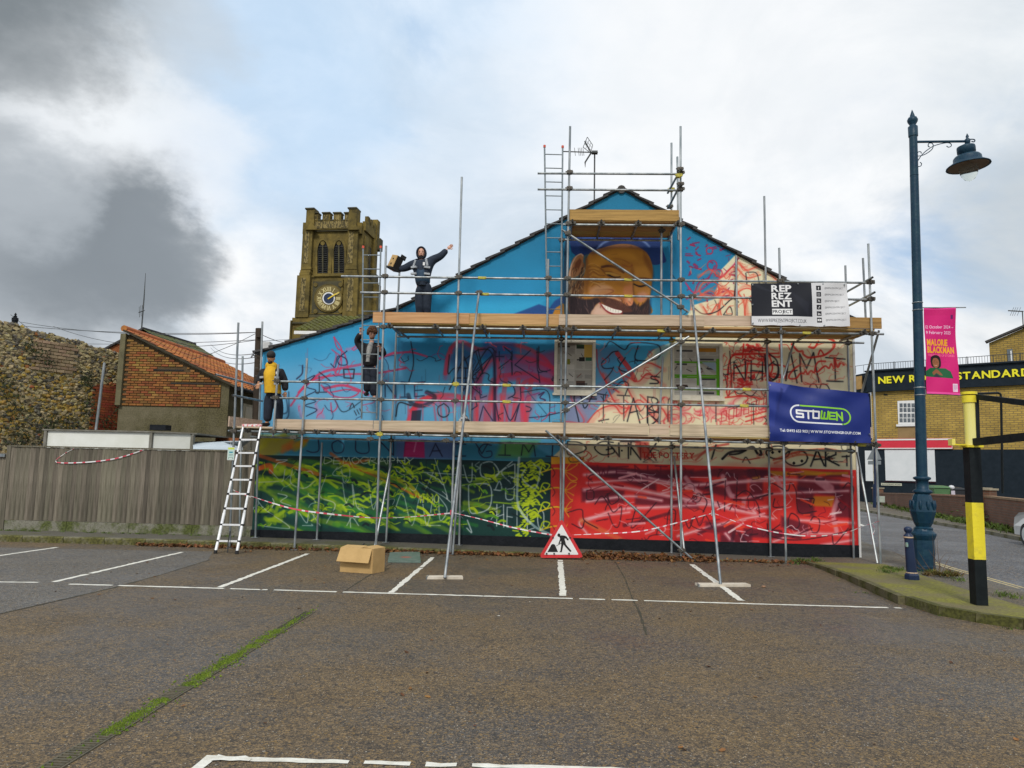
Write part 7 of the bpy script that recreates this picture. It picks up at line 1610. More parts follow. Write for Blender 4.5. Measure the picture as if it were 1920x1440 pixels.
# cars
def car(name, lab, cx, cy, heading, paint, glass, L_=3.9, W_=1.68, Hc=1.45):
    t = thing(name, lab, 'car', (cx, cy, 0)); R_ = rotz(heading); o = Vector((cx, cy, 0)); T = lambda p: o+R_ @ Vector(p)
    prof = [(-1.95, .30), (-1.97, .62), (-1.90, .86), (-1.72, .95), (-1.55, 1.28), (-1.1, 1.43), (-.1, 1.46), (.45, 1.36), (1.05, .98), (1.6, .90), (1.88, .76), (1.96, .52), (1.93, .28)]
    k = L_/3.9; rings = []
    for s_, w_, sh in ((-1, .80, .0), (-1, .97, .02), (1, .97, .02), (1, .80, 0)): rings.append([T((x*k, s_*W_/2*(w_ if z < .98 else w_*.84), z*Hc/1.45)) for x, z in prof])
    mb = MB(); n = len(prof); vs = []
    for r in ([[T((x*k, s_*W_/2*f*(1 if z < .98 else .84), z*Hc/1.45)) for x, z in prof] for s_, f in ((-1, 1), (-.6, 1.0), (0, 1.0), (.6, 1.0), (1, 1))]): vs += r
    fs = [(i*n+j, i*n+j+1, (i+1)*n+j+1, (i+1)*n+j) for i in range(4) for j in range(n-1)]+[tuple(range(n))[::-1], tuple(range(4*n, 5*n))]+[(i*n, (i+1)*n, (i+1)*n+n-1, i*n+n-1) for i in range(4)]
    mb.add(vs, fs, 0, False); body_ = mb.build('body', paint, t)
    for s_ in (-1, 1):
        y = s_*(W_/2*.86+.012)
        for pl in ([(-1.38, 1.0), (-1.30, 1.28), (-1.0, 1.37), (-.42, 1.39), (-.42, 1.0)], [(-.34, 1.0), (-.34, 1.39), (-.1, 1.40), (.38, 1.30), (.86, 1.0)]):
            MB().prism([T((x*k, y, z*Hc/1.45)) for x, z in pl], R_ @ Vector((0, -.02*s_, 0))).build('side_window', glass, t)
        for x in (-1.22, 1.25):
            wl = T((x*k, s_*(W_/2-.09), .31)); axd = R_ @ Vector((0, 1, 0)); w1 = MB().tube([wl-axd*.105, wl+axd*.105], .31, 20).build('wheel', M_rubber, t)
            MB().tube([wl-axd*.11, wl+axd*.11], .20, 14).build('rim', M_alu, w1)
        MB().box(T((1.82*k, s_*W_*.34, .68)), (.14, .26, .13), rot=R_).build('headlight', M_sw, t); MB().box(T((-1.9*k, s_*W_*.38, .78)), (.1, .2, .2), rot=R_).build('tail_light', M_red, t)
    MB().prism([T((x*k, y, z*Hc/1.45)) for x, y, z in ((.48, -.55, 1.36), (1.05, -.64, 1.0), (1.05, .64, 1.0), (.48, .55, 1.36))], R_ @ Vector((.015, 0, .02))).build('windscreen', glass, t)
    MB().prism([T((x*k, y, z*Hc/1.45)) for x, y, z in ((-1.74, -.6, .98), (-1.56, -.55, 1.27), (-1.56, .55, 1.27), (-1.74, .6, .98))], R_ @ Vector((-.02, 0, .01))).build('rear_window', glass, t)
    MB().box(T((1.97*k, 0, .45)), (.02, .5, .11), rot=R_).build('number_plate', M_sw, t); MB().box(T((1.95*k, 0, .36)), (.06, 1.3, .14), rot=R_).build('bumper', M_rubber, t)
    return t
M_wcar = pm('white car paint', (.80, .80, .78), None, 1, .25, spec=.6); M_rcar = pm('red car paint', (.60, .03, .05), None, 1, .3, spec=.6); M_cg = pm('car glass', (.02, .025, .03), None, 1, .1, spec=.8)
wp = G(1916, 1022, .006); hd_ = math.atan2((FE[1]-FE[3]).y, (FE[1]-FE[3]).x)
dv = Vector((math.cos(hd_), math.sin(hd_), 0)); cc = wp-dv*1.23*1.0+Vector((dv.y, -dv.x, 0))*.0
nn_ = Vector((dv.y, -dv.x, 0)); cc = wp-dv*1.5+nn_*.85
car('white_car', 'white car entering at the right edge, only its front wing and wheel in view', cc.x, cc.y, hd_, M_wcar, M_cg)
rp = P(1612, 925, 60.0); car('red_car', 'red car parked at the far end of the street by the cream house', rp.x-.6, 60.0, math.radians(8), M_rcar, M_cg, 3.9, 1.7, 1.6)
# ================================================================== BOARD FENCE
M_fence = pm('grey weathered fence board', (.215, .19, .145), (.07, .062, .043), 2.6, .9, .35, stretch=(16, 16, .5), rnd=.34, lo=.3, hi=.68, bscale=9)
M_conc = moss('mossy gravel board', (.25, .24, .19), (.10, .12, .03), .42, .6, 2.0)
YFn = 17.15
fz = lambda px: P(px, 836+(844-836)*(px-20)/410, YFn).z
fence = thing('board_fence', 'tall grey close-boarded timber fence on a concrete gravel board, left of the painted house', 'fence', (P(240, 900, YFn).x, YFn, 0))
xa, xb = P(18, 900, YFn).x, P(486, 900, YFn).x
x = xa; bw = .118; meb = {}
while x < xb:
    k = random.randrange(4); zt_ = P(250, 840, YFn).z-.03; h = zt_-.36
    if k not in meb:
        mb = MB(); t0, t1 = .006, .022
        mb.hexa([(-bw/2-.006, -t1-.004*k, 0), (bw/2, -t0, 0), (bw/2, .0, 0), (-bw/2-.006, 0, 0), (-bw/2-.006, -t1-.004*k, h), (bw/2, -t0, h), (bw/2, 0, h), (-bw/2-.006, 0, h)]); meb[k] = mb.mesh(M_fence)
    link('board', meb[k], fence, at=(x+bw/2, YFn+random.uniform(-.004, .004), .36+random.uniform(-.012, .0))); x += bw*.99
zt_ = P(250, 840, YFn).z
MB().bar((xa-.02, YFn-.01, zt_-.012), (xb, YFn-.01, zt_-.012), .07, .035).build('capping_rail', M_fence, fence)
MB().bar((xa, YFn+.06, 1.0), (xb, YFn+.06, 1.0), .07, .09).build('rail', M_fence, fence)
for x in (xa-.06, P(487, 900, YFn).x-.03, ): MB().box((x, YFn+.01, zt_/2), (.10, .11, zt_)).build('post', M_fence, fence)
for i in range(4):
    x0, x1 = xa+(xb-xa)*i/4, xa+(xb-xa)*(i+1)/4; MB().box(((x0+x1)/2, YFn-.01, .2), (x1-x0-.01, .06, .30)).build('gravel_board', M_conc, fence)
MB().box((xa-.75, YFn+.05, .98), (1.3, .05, 1.86)).build('side_panel', M_fence, fence); MB().box((xa-.6, YFn-.02, zt_-.24), (.9, .04, .07)).build('side_rail', M_galv, fence)
# ivy of moss at the fence foot
mb = MB()
for i in range(50): tuft(mb, (random.uniform(xa, xb), 16.93, zp(-8)-.0), 14, .05, .05)
mb.build('fence_foot_grass', M_grass, kind='stuff')

# ================================================================== FLINT WALL
W0, W1 = P(-60, 700, 19.2), P(232, 700, 23.0); WH = 5.45
flint = thing('flint_wall', 'high old flint and rubble wall with plants growing from it, behind the fence', 'wall', (W0.x, W0.y, 0))
dw = Vector((W1.x-W0.x, W1.y-W0.y, 0)); lw_ = dw.length; dw.normalize(); nw = Vector((dw.y, -dw.x, 0)); nw = nw if nw.y < 0 else -nw
W0.z = 0
def wtop(s): return WH+.10-.42*max(0, s-1.0)/3.6+.02*math.sin(s*3)+.025*math.sin(s*7.3)
M_mort = pm('old lime mortar', (.22, .165, .055), (.09, .07, .03), 1.5, .95, .5)
mb = MB(); k = 24
for i in range(k):
    s0, s1 = lw_*i/k, lw_*(i+1)/k; p, q = W0+dw*s0, W0+dw*s1; z0, z1 = wtop(s0), wtop(s1)
    mb.hexa([p, q, q-nw*.7, p-nw*.7, p+Vector((0, 0, z0)), q+Vector((0, 0, z1)), q-nw*.7+Vector((0, 0, z1)), p-nw*.7+Vector((0, 0, z0))])
mb.build('mortar_core', M_mort, flint)
def stone_shape(mb, c, r, flat=.5, mi=0, nn=nw):
    R_ = Matrix.Rotation(random.random()*6.3, 3, Vector((random.gauss(0, 1), random.gauss(0, 1), random.gauss(0, 1))).normalized())
    vs = []; 
    for q in ((0, 0, 1), (0, 0, -1), (1, 0, 0), (-1, 0, 0), (0, 1, 0), (0, -1, 0)):
        v = R_ @ Vector(q)*r*random.uniform(.7, 1.15); v = Vector((v.x, v.y, v.z*.72)); v = v-nn*v.dot(nn)*.65; vs.append(Vector(c)+v)
    mb.add(vs, [(0, 2, 4), (0, 4, 3), (0, 3, 5), (0, 5, 2), (1, 4, 2), (1, 3, 4), (1, 5, 3), (1, 2, 5)], mi)
FL = [pm('pale flint', (.40, .33, .18), (.24, .19, .09), 9, .75, isl=.35), pm('dark flint', (.06, .055, .045), (.16, .14, .10), 9, .6, isl=.5), pm('ochre stained flint', (.42, .28, .06), (.24, .16, .035), 9, .85, isl=.3), pm('old red brick piece', (.34, .12, .04), (.22, .085, .035), 9, .9, isl=.2)]
for band in range(2):
    mb = MB()
    for i in range(3300):
        s_ = random.random()*lw_; z = 1.6+random.random()*(wtop(s_)-1.58); u = s_/lw_
        r = random.uniform(.05, .12)
        ochre = math.exp(-((z-3.4)/1.2)**2)*(.4+.6*math.sin(s_*1.7+z)**2)*(1-u*.5)
        q = random.random(); mi = 2 if q < ochre*.75 else (1 if random.random() < .30 else 0)
        if u > .86 and 1.9 < z < 4.2: mi = 3 if random.random() < .8 else mi
        if random.random() < .012: mi = 3
        stone_shape(mb, W0+dw*s_+nw*random.uniform(-.015, .02)+Vector((0, 0, z)), r, mi=mi)
    mb.build('flint_stone', FL, flint, kind='stuff')
mb = MB()
for i in range(240): s_ = lw_*i/240; stone_shape(mb, W0+dw*s_-nw*random.uniform(0, .5)+Vector((0, 0, wtop(s_)+random.uniform(-.01, .02))), random.uniform(.05, .10), mi=random.choice((0, 1, 1, 1)))
mb.build('coping_stone', FL, flint, kind='stuff')
# patch of brickwork
mb = MB()
for r_ in range(26):
    for c_i in range(4): mb.box(W0+dw*(lw_-.86+c_i*.22+(r_ % 2)*.1)+nw*.035+Vector((0, 0, 2.15+r_*.078)), (.205, .05, .066), rot=rotz(math.atan2(dw.y, dw.x)))
mb.build('red_brick_end', pm('soft red brick', (.34, .085, .03), (.20, .055, .022), 6, .9, isl=.25), flint, kind='stuff')
mb = MB(); s0 = lw_*.36
for r_ in range(9):
    for c_i in range(5): mb.box(W0+dw*(s0+.1+c_i*.235+(r_ % 2)*.11)+nw*.03+Vector((0, 0, 4.15+r_*.10+.25)), (.215, .05, .075), rot=rotz(math.atan2(dw.y, dw.x)))
mb.build('brick_patch', pm('buff repair brick', (.36, .26, .16), (.26, .18, .11), 6, .9, isl=.3), flint, kind='stuff')
M_ivy = pm('dark wall plants', (.035, .05, .015), (.018, .026, .01), 5, .85, isl=.5)
for cx, cy, rx, rz_ in ((60, 655, .30, .22), (85, 680, .25, .3), (15, 750, .5, .35), (40, 775, .45, .3), (88, 795, .3, .3), (10, 815, .6, .4), (130, 800, .4, .25), (165, 765, .25, .3), (215, 800, .3, .35), (218, 770, .2, .3), (190, 790, .25, .2), (160, 715, .18, .25), (3, 720, .3, .3), (45, 820, .35, .3)):
    u = (cx+60)/292; 
    v = ray(cx, cy); t_ = (W0-Vector(CAM)).dot(nw)/Vector(v).dot(nw); pc = Vector(CAM)+Vector(v)*t_
    mb = MB()
    for i in range(120):
        p = pc+dw*random.gauss(0, rx*.6)+Vector((0, 0, random.gauss(0, rz_*.6)))+nw*abs(random.gauss(.05, .08)); r = random.uniform(.02, .05)
        R_ = Matrix.Rotation(random.random()*6.3, 3, 'Y') @ Matrix.Rotation(random.uniform(-1, 1), 3, 'X'); mb.add([p+R_ @ Vector(q)*r for q in ((-1, 0, 0), (0, 0, -.5), (1, 0, 0), (0, 0, .5))], [(0, 1, 2, 3)])
    mb.build('wall_plant', M_ivy, flint, kind='stuff')
# finial on top
def WP(px, py_):
    v = ray(px, py_); t_ = (W0-Vector(CAM)).dot(nw)/Vector(v).dot(nw); return Vector(CAM)+Vector(v)*t_
fp = WP(18, 605); f0 = WP(18, 606).z; f1 = WP(18, 583).z; hh = f1-f0
MB().lathe([(.09, 0), (.09, hh*.1), (.07, hh*.15), (.085, hh*.35), (.085, hh*.55), (.04, hh*.62), (.05, hh*.7), (.02, hh*.76), (.035, hh*.84), (.003, hh)], (fp.x, fp.y+.2, f0), 8, smooth=False).build('stone_finial', M_plinth, label='small dark finial standing on top of the flint wall', cat='finial', at=(fp.x, fp.y+.2, f0))

# ================================================================== BRICK OUTBUILDING, orange pantiles
YO_ = 21.5
OB = lambda x, y, Y=YO_: P(x, y, Y)
ob = thing('brick_outbuilding', 'orange brick outbuilding with an orange pantile roof behind the fence', 'building', tuple(Vector((OB(330, 800).x, YO_, 0))))
M_obr = pm('orange brick', (.27, .10, .028), (.19, .068, .02), 5, .9, isl=.28); M_obr2 = pm('ochre brick', (.29, .155, .04), (.20, .098, .028), 5, .9, isl=.28)
M_omor = pm('dark brown mortar', (.10, .065, .03), (.06, .04, .02), 3, .95)
M_cem = moss('stained cement render', (.19, .165, .10), (.115, .10, .045), .36, .62, .8)
rdg, eav = OB(236, 622), OB(424, 716); wl = OB(228, 700).x; wr = OB(428, 760).x
Lr = 7.0
core = [Vector((wl, YO_, 0)), Vector((wr, YO_, 0)), Vector((wr, YO_, eav.z-.05)), Vector((rdg.x, YO_, rdg.z-.05)), Vector((wl, YO_, rdg.z-.05))]
mb = MB(); mb.prism(core, (0, Lr, 0)); mb.build('wall', M_cem, ob)
zb0 = OB(330, 762).z
# brick skin: real courses between render and verge
mb = MB(); z = zb0; r_ = 0; bh, bl_ = .066, .215
slope = (rdg.z-eav.z)/(eav.x-rdg.x)
mb.hexa([(wl+.12, YO_-.012, zb0-.02), (OB(412, 760).x, YO_-.012, zb0-.02), (OB(412, 760).x, YO_+.01, zb0-.02), (wl+.12, YO_+.01, zb0-.02), (wl+.12, YO_-.012, rdg.z-.1), (OB(412, 760).x, YO_-.012, eav.z-.02), (OB(412, 760).x, YO_+.01, eav.z-.02), (wl+.12, YO_+.01, rdg.z-.1)], 1)
while z < rdg.z-.08:
    xe = min(OB(413, 760).x, rdg.x+(rdg.z-.1-z-bh)/slope); x = wl+.1+(r_ % 2)*.11
    while x+.05 < xe:
        ln = min(bl_, xe-x); fr = (z-zb0)/(rdg.z-zb0)
        if not ((abs(z-OB(300, 719.5).z) < .05 and OB(313, 720).x < x < OB(440, 720).x) or (abs(z-OB(300, 694.5).z) < .045 and OB(288, 694).x < x < OB(345, 694).x)):
            mb.box((x+ln/2, YO_-.02, z+bh/2), (ln-.012, .03+random.uniform(0, .012), bh-.012), 2 if (random.random() < .2+.7*fr) else 0)
        x += bl_+.008
    z += bh+.008; r_ += 1
for x0_, y0_, x1_, y1_ in ((288, 692.5, 345, 695.5), (313, 718, 412, 721.5), (232, 759, 413, 762.5)):
    a_, c_ = OB(x0_, y0_), OB(x1_, y1_); mb.box(((a_.x+c_.x)/2, YO_-.016, (a_.z+c_.z)/2), (c_.x-a_.x, .03, a_.z-c_.z), 3)
mb.build('brick', [M_obr, M_omor, M_obr2, M_hole], ob, kind='stuff')
MB().box((OB(230, 690).x, YO_-.05, (OB(230, 627).z+zb0)/2), (.16, .14, OB(230, 627).z-zb0)).build('quoin', pm('grey green quoin', (.17, .15, .08), (.10, .09, .05), 3, .9), ob)
def ridge_pt(s_): return rdg+Vector((0, s_, 0))
# pantile roof: wavy sheets with stepped courses, real relief
def pantiles(name, m, A, B, C_, D, cols, rows, parent, amp=.035, step=.03):
    """A ridge front, B ridge back, C eaves back, D eaves front"""
    nrm = (B-A).cross(D-A).normalized(); nrm = nrm if nrm.z > 0 else -nrm
    mb = MB(); sub = 4
    for r_ in range(rows):
        off = len(mb.v); nc = cols*sub
        for e_ in (0, 1):
            v = (r_+e_*1.12)/rows
            for i in range(nc+1):
                u = i/nc; p = A.lerp(B, u).lerp(D.lerp(C_, u), min(1.02, v)); h = amp*math.sin(u*cols*2*math.pi)+step*(e_)+random.uniform(-.004, .004); mb.v.append(tuple(p+nrm*h))
        for i in range(nc): mb.f.append((off+i, off+i+1, off+nc+1+i+1, off+nc+1+i)); mb.m.append(0); mb.s.append(False)
        o2 = len(mb.v)
        for i in range(nc+1): mb.v.append(tuple(Vector(mb.v[off+nc+1+i])-nrm*(step+.02)))
        for i in range(nc): mb.f.append((off+nc+1+i, off+nc+1+i+1, o2+i+1, o2+i)); mb.m.append(0); mb.s.append(False)
    return mb.build(name, m, parent, kind='stuff')
def lich(base, c2):
    return pm('lichened pantile', base, c2, 2.5, .85, .4, isl=.25, lo=.42, hi=.62)
M_pan = lich((.40, .135, .035), (.20, .075, .028))
eb = Vector((wr+.28, YO_-.12, eav.z-.16)); ra = rdg+Vector((-.0, -.12, .05))
pantiles('pantile', M_pan, ra, ra+Vector((0, Lr, 0)), eb+Vector((0, Lr, 0)), eb, 26, 14, ob)
MB().tube([ra+Vector((0, 0, .03)), ra+Vector((0, Lr, .03))], .10, 8).build('ridge_tile', M_pan, ob)
MB().bar(ra+Vector((0, -.01, -.03)), eb+Vector((0, -.01, -.02)), .05, .055, up=(0, 0, 1)).build('verge_board', pm('dark verge mortar', (.055, .045, .025), (.035, .03, .02), 6, .9), ob)
MB().tube([eb+Vector((.06, 0, -.05)), eb+Vector((.06, Lr, -.05))], .06, 8).build('gutter', M_plinth, ob)
# side wall: old sash window
sx_ = wr+.02
def side(y0, y1, z0, z1, d, nm_, m, par=None): return MB().box((sx_+d/2, (y0+y1)/2, (z0+z1)/2), (d, y1-y0, z1-z0)).build(nm_, m, par or ob)
wn = side(YO_+1.0, YO_+4.6, 2.0, 3.65, .04, 'window', pm('peeling cream paint', (.5, .47, .36), (.38, .34, .25), 5, .8))
for i in range(5):
    for j in range(2): side(YO_+1.12+i*.70, YO_+1.66+i*.70, 2.12+j*.78, 2.12+j*.78+.66, .05, 'pane', pm('ochre pane', (.34, .26, .10), (.22, .18, .09), 2, .3), wn)  # panes in plain mottled ochre
# second roof, green with moss, behind
g2_ = thing('mossy_roofed_shed', 'brick shed with a mossy green roof rising behind the orange pantiles', 'building', tuple(P(270, 640, 30)))
g0, g1 = P(268, 617, 27.0), P(368, 647, 30.3); dd_ = Vector((2.6, .6, -1.55))
gA, gB = Vector(g0), Vector(g1)
pantiles('roof', moss('mossy slates', (.12, .12, .07), (.10, .12, .03), .35, .6, 1.4), gA, gB, gB+Vector((4.2, 0, -2.5)), gA+Vector((4.2, 0, -2.5)), 12, 12, g2_, .01, .02)
MB().prism([gA+Vector((0, .1, -.08)), gA+Vector((4.2, .1, -2.6)), gA+Vector((4.2, .1, -5)), gA+Vector((-2.0, .1, -5)), gA+Vector((-2.0, .1, -1.0))], (0, 3.1, 0)).build('wall', M_obr, g2_)
MB().hexa([gA+Vector((-2.1, 0, -1.2)), gA+Vector((0, 0, 0)), gB, gB+Vector((-2.1, 0, -1.2)), gA+Vector((-2.1, 0, -1.12)), gA+Vector((0, 0, .08)), gB+Vector((0, 0, .08)), gB+Vector((-2.1, 0, -1.12))]).build('far_roof_slope', M_slate, g2_)
# aerials
ae2 = thing('tv_aerial', 'thin television aerial mast above the orange roofed outbuilding', 'aerial', tuple(P(266, 620, 27)))
MB().tube([P(265, 622, 27.2), P(270, 560, 27.2), P(273, 512, 27.2)], [.03, .025, .008], 6).build('mast', M_aer, ae2)
mb = MB(); mb.tube([P(260, 586, 27.1), P(271, 582, 27.1)], .02, 5)
for x, y in ((261, 584), (264, 582), (267, 581)): mb.tube([P(x, y-9, 27.1), P(x+.6, y+11, 27.1)], .010, 4)
mb.build('element', M_aer, ae2)
MB().tube([P(211, 656, 28), P(211.5, 645, 28)], .02, 5).build('aerial_stub', M_aer, label='tiny aerial stub above the flint wall beside the brick outbuilding', cat='aerial', at=P(211, 656, 28))
# leaning grey pole
MB().tube([P(180, 806, 18.6), P(196, 680, 18.6)], .035, 8).build('grey_pole', M_galv, label='leaning grey metal pole standing behind the white cabin', cat='pole', at=P(180, 806, 18.6))
# white cabin
cbn = thing('white_cabin', 'white panelled box cabin showing above the fence', 'cabin', tuple(P(180, 840, 18.2)))
M_cab = pm('white cabin panel', (.80, .81, .76), (.70, .71, .64), 1.5, .6, .1); M_cabg = pm('grey cabin frame', (.22, .21, .18), (.14, .13, .10), 5, .7)
c0_, c1_, c2_ = P(88, 806, 18.2), P(285, 813, 18.2), P(362, 816, 18.7)
for z in (c0_,): pass
zt1 = P(180, 809, 18.2).z
def wallseg(p, q, z0, z1, nm_, m, th_=.06, dz=0):
    d = (Vector((q.x, q.y, 0))-Vector((p.x, p.y, 0))).normalized(); n_ = Vector((-d.y, d.x, 0))*th_; a, c = Vector((p.x, p.y, z0)), Vector((q.x, q.y, z0)); e_ = Vector((0, 0, z1-z0))
    return MB().hexa([a, c, c+n_, a+n_, a+e_, c+e_, c+n_+e_, a+n_+e_]).build(nm_, m, cbn)
wallseg(c0_, c1_, .1, zt1, 'panel', M_cab); wallseg(c1_, c2_, .1, zt1, 'panel', M_cab)
for p in (c0_, c1_, c2_): MB().box((p.x, p.y-.0, zt1/2), (.07, .10, zt1)).build('corner_post', M_cabg, cbn)
roofp = [Vector((c0_.x-.08, c0_.y-.06, zt1)), Vector((c1_.x+.03, c1_.y-.06, zt1)), Vector((c2_.x+.1, c2_.y, zt1)), Vector((c2_.x, c2_.y+2.3, zt1)), Vector((c0_.x-.08, c0_.y+2.3, zt1))]
MB().prism(roofp, (0, 0, .035)).build('roof', M_cabg, cbn)
MB().box(P(301, 802, 18.9), (.42, .3, .14)).build('roof_vent', M_plinth, cbn)
# pale shed roof right of it
sh = thing('pale_shed', 'low shed with a pale blue sheet roof behind the fence by the ladder', 'shed', tuple(P(400, 850, 18.4)))
MB().hexa([P(362, 842, 18.0), P(455, 846, 18.0), P(455, 838, 21.0), P(362, 836, 21.0), P(362, 829, 19.0)+Vector((0, 0, -.02)), P(420, 828, 19.0)+Vector((0, 0, -.02)), P(470, 826, 21.0), P(365, 828, 21.0)]).build('roof', pm('pale blue roof sheet', (.55, .62, .68), (.46, .53, .58), 2, .6), sh)
MB().box(P(400, 905, 18.8), (1.2, .8, 1.2)).build('wall', M_cabg, sh)
# low brick stack between
MB().box(P(432, 826, 21.0), (.75, .3, .14)).build('brick_wall_top', M_obr, label='strip of orange brick wall top behind the scaffold tag', cat='wall', at=P(432, 826, 21.0))
# utility pole with wires, dish
M_pole = pm('creosoted pole', (.05, .035, .022), (.03, .022, .016), 5, .9, .2)
up_ = thing('utility_pole', 'dark wooden utility pole with overhead wires at the left corner of the painted house', 'utility pole', tuple(P(483, 800, 22)))
MB().tube([P(480, 820, 22), P(486, 616, 22)], [.13, .11], 10).build('pole', M_pole, up_)
MB().box(P(485, 624, 21.85), (.12, .1, .28)).build('junction_box', M_pole, up_)
def wire(a, c, sag, r=.009):
    pts_ = [Vector(a).lerp(Vector(c), t/12)-Vector((0, 0, sag*4*(t/12)*(1-t/12))) for t in range(13)]; MB().tube(pts_, r, 4).build('wire', M_aer, up_)
top_ = P(485, 623, 22); t2_ = P(485, 637, 22)
wire(top_, P(40, 604, 30), .25); wire(top_, P(-60, 600, 26), .2); wire(t2_, P(100, 612, 30), .5); wire(P(486, 622, 22), P(20, 590, 24), 1.4); wire(t2_, P(-80, 628, 40), .3)
wire(P(486, 625, 22), P(560, 645, 30), .1); wire(P(486, 625, 22), P(560, 638, 40), .2); wire(P(488, 640, 22), P(545, 636, 40), .0)
for k, (y0, y1) in enumerate(((655, 672), (662, 690), (672, 700))): wire(P(478, y0+8, 22), P(395, y0-10, 50), .3, .012)
for y in (665, 690, 705): MB().tube([P(478, y, 21.8), P(484, y+.3, 21.8)], .012, 5).build('step', M_aer, up_)
dish = thing('satellite_dish', 'small grey satellite dish at the left eaves corner of the painted house', 'satellite dish', tuple(P(476, 666, 17.0)))
MB().lathe([(.002, -.03), (.06, -.02), (.11, 0), (.115, .005), (.06, -.012), (.002, -.022)], P(474, 664, 17.0), 14, rot=Matrix.Rotation(math.radians(-65), 3, 'Y') @ Matrix.Rotation(.5, 3, 'X'), sx=1.0).build('dish', pm('dish grey', (.4, .4, .4), None, 4, .5), dish); MB().tube([P(474, 664, 17.0), P(481, 672, 17.0)], .012, 5).build('arm', M_aer, dish)
# white neighbour house with mossy roof under the tower
nb = thing('neighbour_house', 'white house with mossy green roof at the foot of the church tower', 'house', tuple(P(620, 620, 24)))
Yn = 23.0; nA, nB = P(556, 621, Yn), P(720, 596, Yn)
MB().box(((nA.x+nB.x)/2, Yn+2, (nA.z-.12)/2), (nB.x-nA.x-.5, 3.6, nA.z-.12)).build('wall', pm('white painted wall', (.62, .62, .56), (.52, .52, .46), 2, .8), nb)
Mmr = moss('thick mossy roof', (.10, .09, .035), (.14, .145, .02), .32, .56, 1.6, (.06, .065, .012))
rA, rB = P(600, 607, Yn+2.4), P(745, 575, Yn+2.4); eA, eB = P(553, 618, Yn-.25), P(745, 606, Yn-.25); eB.z = eA.z+.0; rA = Vector((eA.x, rA.y, eA.z+1.0)); rB = Vector((eB.x, rB.y, rA.z))
pantiles('roof', Mmr, rA, rB, eB, eA, 16, 9, nb, .03, .03)
MB().bar(eA+Vector((0, -.03, -.1)), eB+Vector((0, -.03, -.1)), .08, .10).build('fascia', M_sw, nb)
MB().box(P(497, 652, 26), (.42, .3, .4)).build('white_chimney', pm('white vent block', (.6, .63, .63), None, 4, .8), label='small white block showing over the low end of the painted wall', cat='chimney', at=P(497, 652, 26))

# ================================================================== CHURCH TOWER
YTw = 70.0
M_st = pm('mossy sandstone', (.205, .148, .035), (.07, .054, .016), .8, .92, .5, lo=.34, hi=.64, bscale=2.5)
M_st2 = pm('flushwork flint and stone', (.25, .19, .07), (.075, .06, .025), 6.5, .9, .4, stretch=(1.0, 1.0, .45), lo=.47, hi=.53)
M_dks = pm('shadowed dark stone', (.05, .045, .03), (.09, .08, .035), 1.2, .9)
yawT = math.radians(-6)
T0 = P(620, 700, YTw)
tw_ = thing('church_tower', 'old stone church tower with battlements, louvred belfry windows and a gold clock', 'church tower', (T0.x, YTw, 0))
s1 = YTw/F
def TP(px, py_, d=0.0):
    """front face of the tower (plane turned a little), d metres forward"""
    nf = Vector((math.sin(-yawT)*-1, -math.cos(yawT), 0)); o = Vector((T0.x, YTw, 0))+nf*d; v = Vector(ray(px, py_)); t = (o-Vector(CAM)).dot(nf)/v.dot(nf); return Vector(CAM)+v*t
nf = Vector((-math.sin(-yawT), -math.cos(yawT), 0)); tx = Vector((-nf.y, nf.x, 0)); tx = tx if tx.x > 0 else -tx
def vx(py_): return (py_-720)*(-.0)  # verticals handled by real geometry
def tbx(x0, y0, x1, y1, d0, d1, name, m, parent=tw_, yref=None):
    """block on the face: px extents measured at the block's centre"""
    a, c = TP(x0, (y0+y1)/2), TP(x1, (y0+y1)/2); zt, zb_ = TP((x0+x1)/2, y0).z, TP((x0+x1)/2, y1).z
    P0, P1 = Vector((a.x, a.y, 0)), Vector((c.x, c.y, 0)); V_ = lambda p, d, z: Vector((p.x, p.y, z))+nf*d
    return MB().hexa([V_(P0, d1, zb_), V_(P1, d1, zb_), V_(P1, d0, zb_), V_(P0, d0, zb_), V_(P0, d1, zt), V_(P1, d1, zt), V_(P1, d0, zt), V_(P0, d0, zt)]).build(name, m, parent)
# main body in stages
DP = 3.5
tbx(569, 424, 680, 519, -DP, 0, 'upper_stage', M_st); tbx(560, 519, 682, 602, -DP-.3, .12, 'clock_stage', M_st); tbx(549, 602, 686, 700, -DP-.8, .55, 'lower_stage', M_st)
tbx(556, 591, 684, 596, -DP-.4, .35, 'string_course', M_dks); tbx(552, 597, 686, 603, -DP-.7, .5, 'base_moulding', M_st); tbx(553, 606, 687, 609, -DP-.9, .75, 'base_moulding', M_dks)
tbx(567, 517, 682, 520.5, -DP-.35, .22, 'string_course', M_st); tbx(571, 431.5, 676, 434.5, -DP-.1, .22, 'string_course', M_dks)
# corner buttresses with set-offs and flushwork panels
for (x0, x1, fx0, fx1) in ((567, 587, 573, 581), (651, 672, 655, 664)):
    tbx(x0+2, 434, x1, 519, .0, .42, 'buttress', M_st); tbx(fx0+1, 437, fx1+1, 496, .42, .45, 'flushwork_panel', M_st2)
    tbx(x0-7 if x0 < 600 else x0-3, 519, x1-3 if x0 < 600 else x1+2, 597, .12, .62, 'buttress', M_st); tbx(fx0-5 if x0 < 600 else fx0, 524, fx1-4 if x0 < 600 else fx1+2, 586, .62, .65, 'flushwork_panel', M_st2)
    for k, y in enumerate((503, 509, 514)): tbx(x0+(1 if x0 < 600 else 0)-k, y, x1-k*(1 if x0 < 600 else -1), y+4.5, .1, .50+k*.06, 'set_off', M_st)
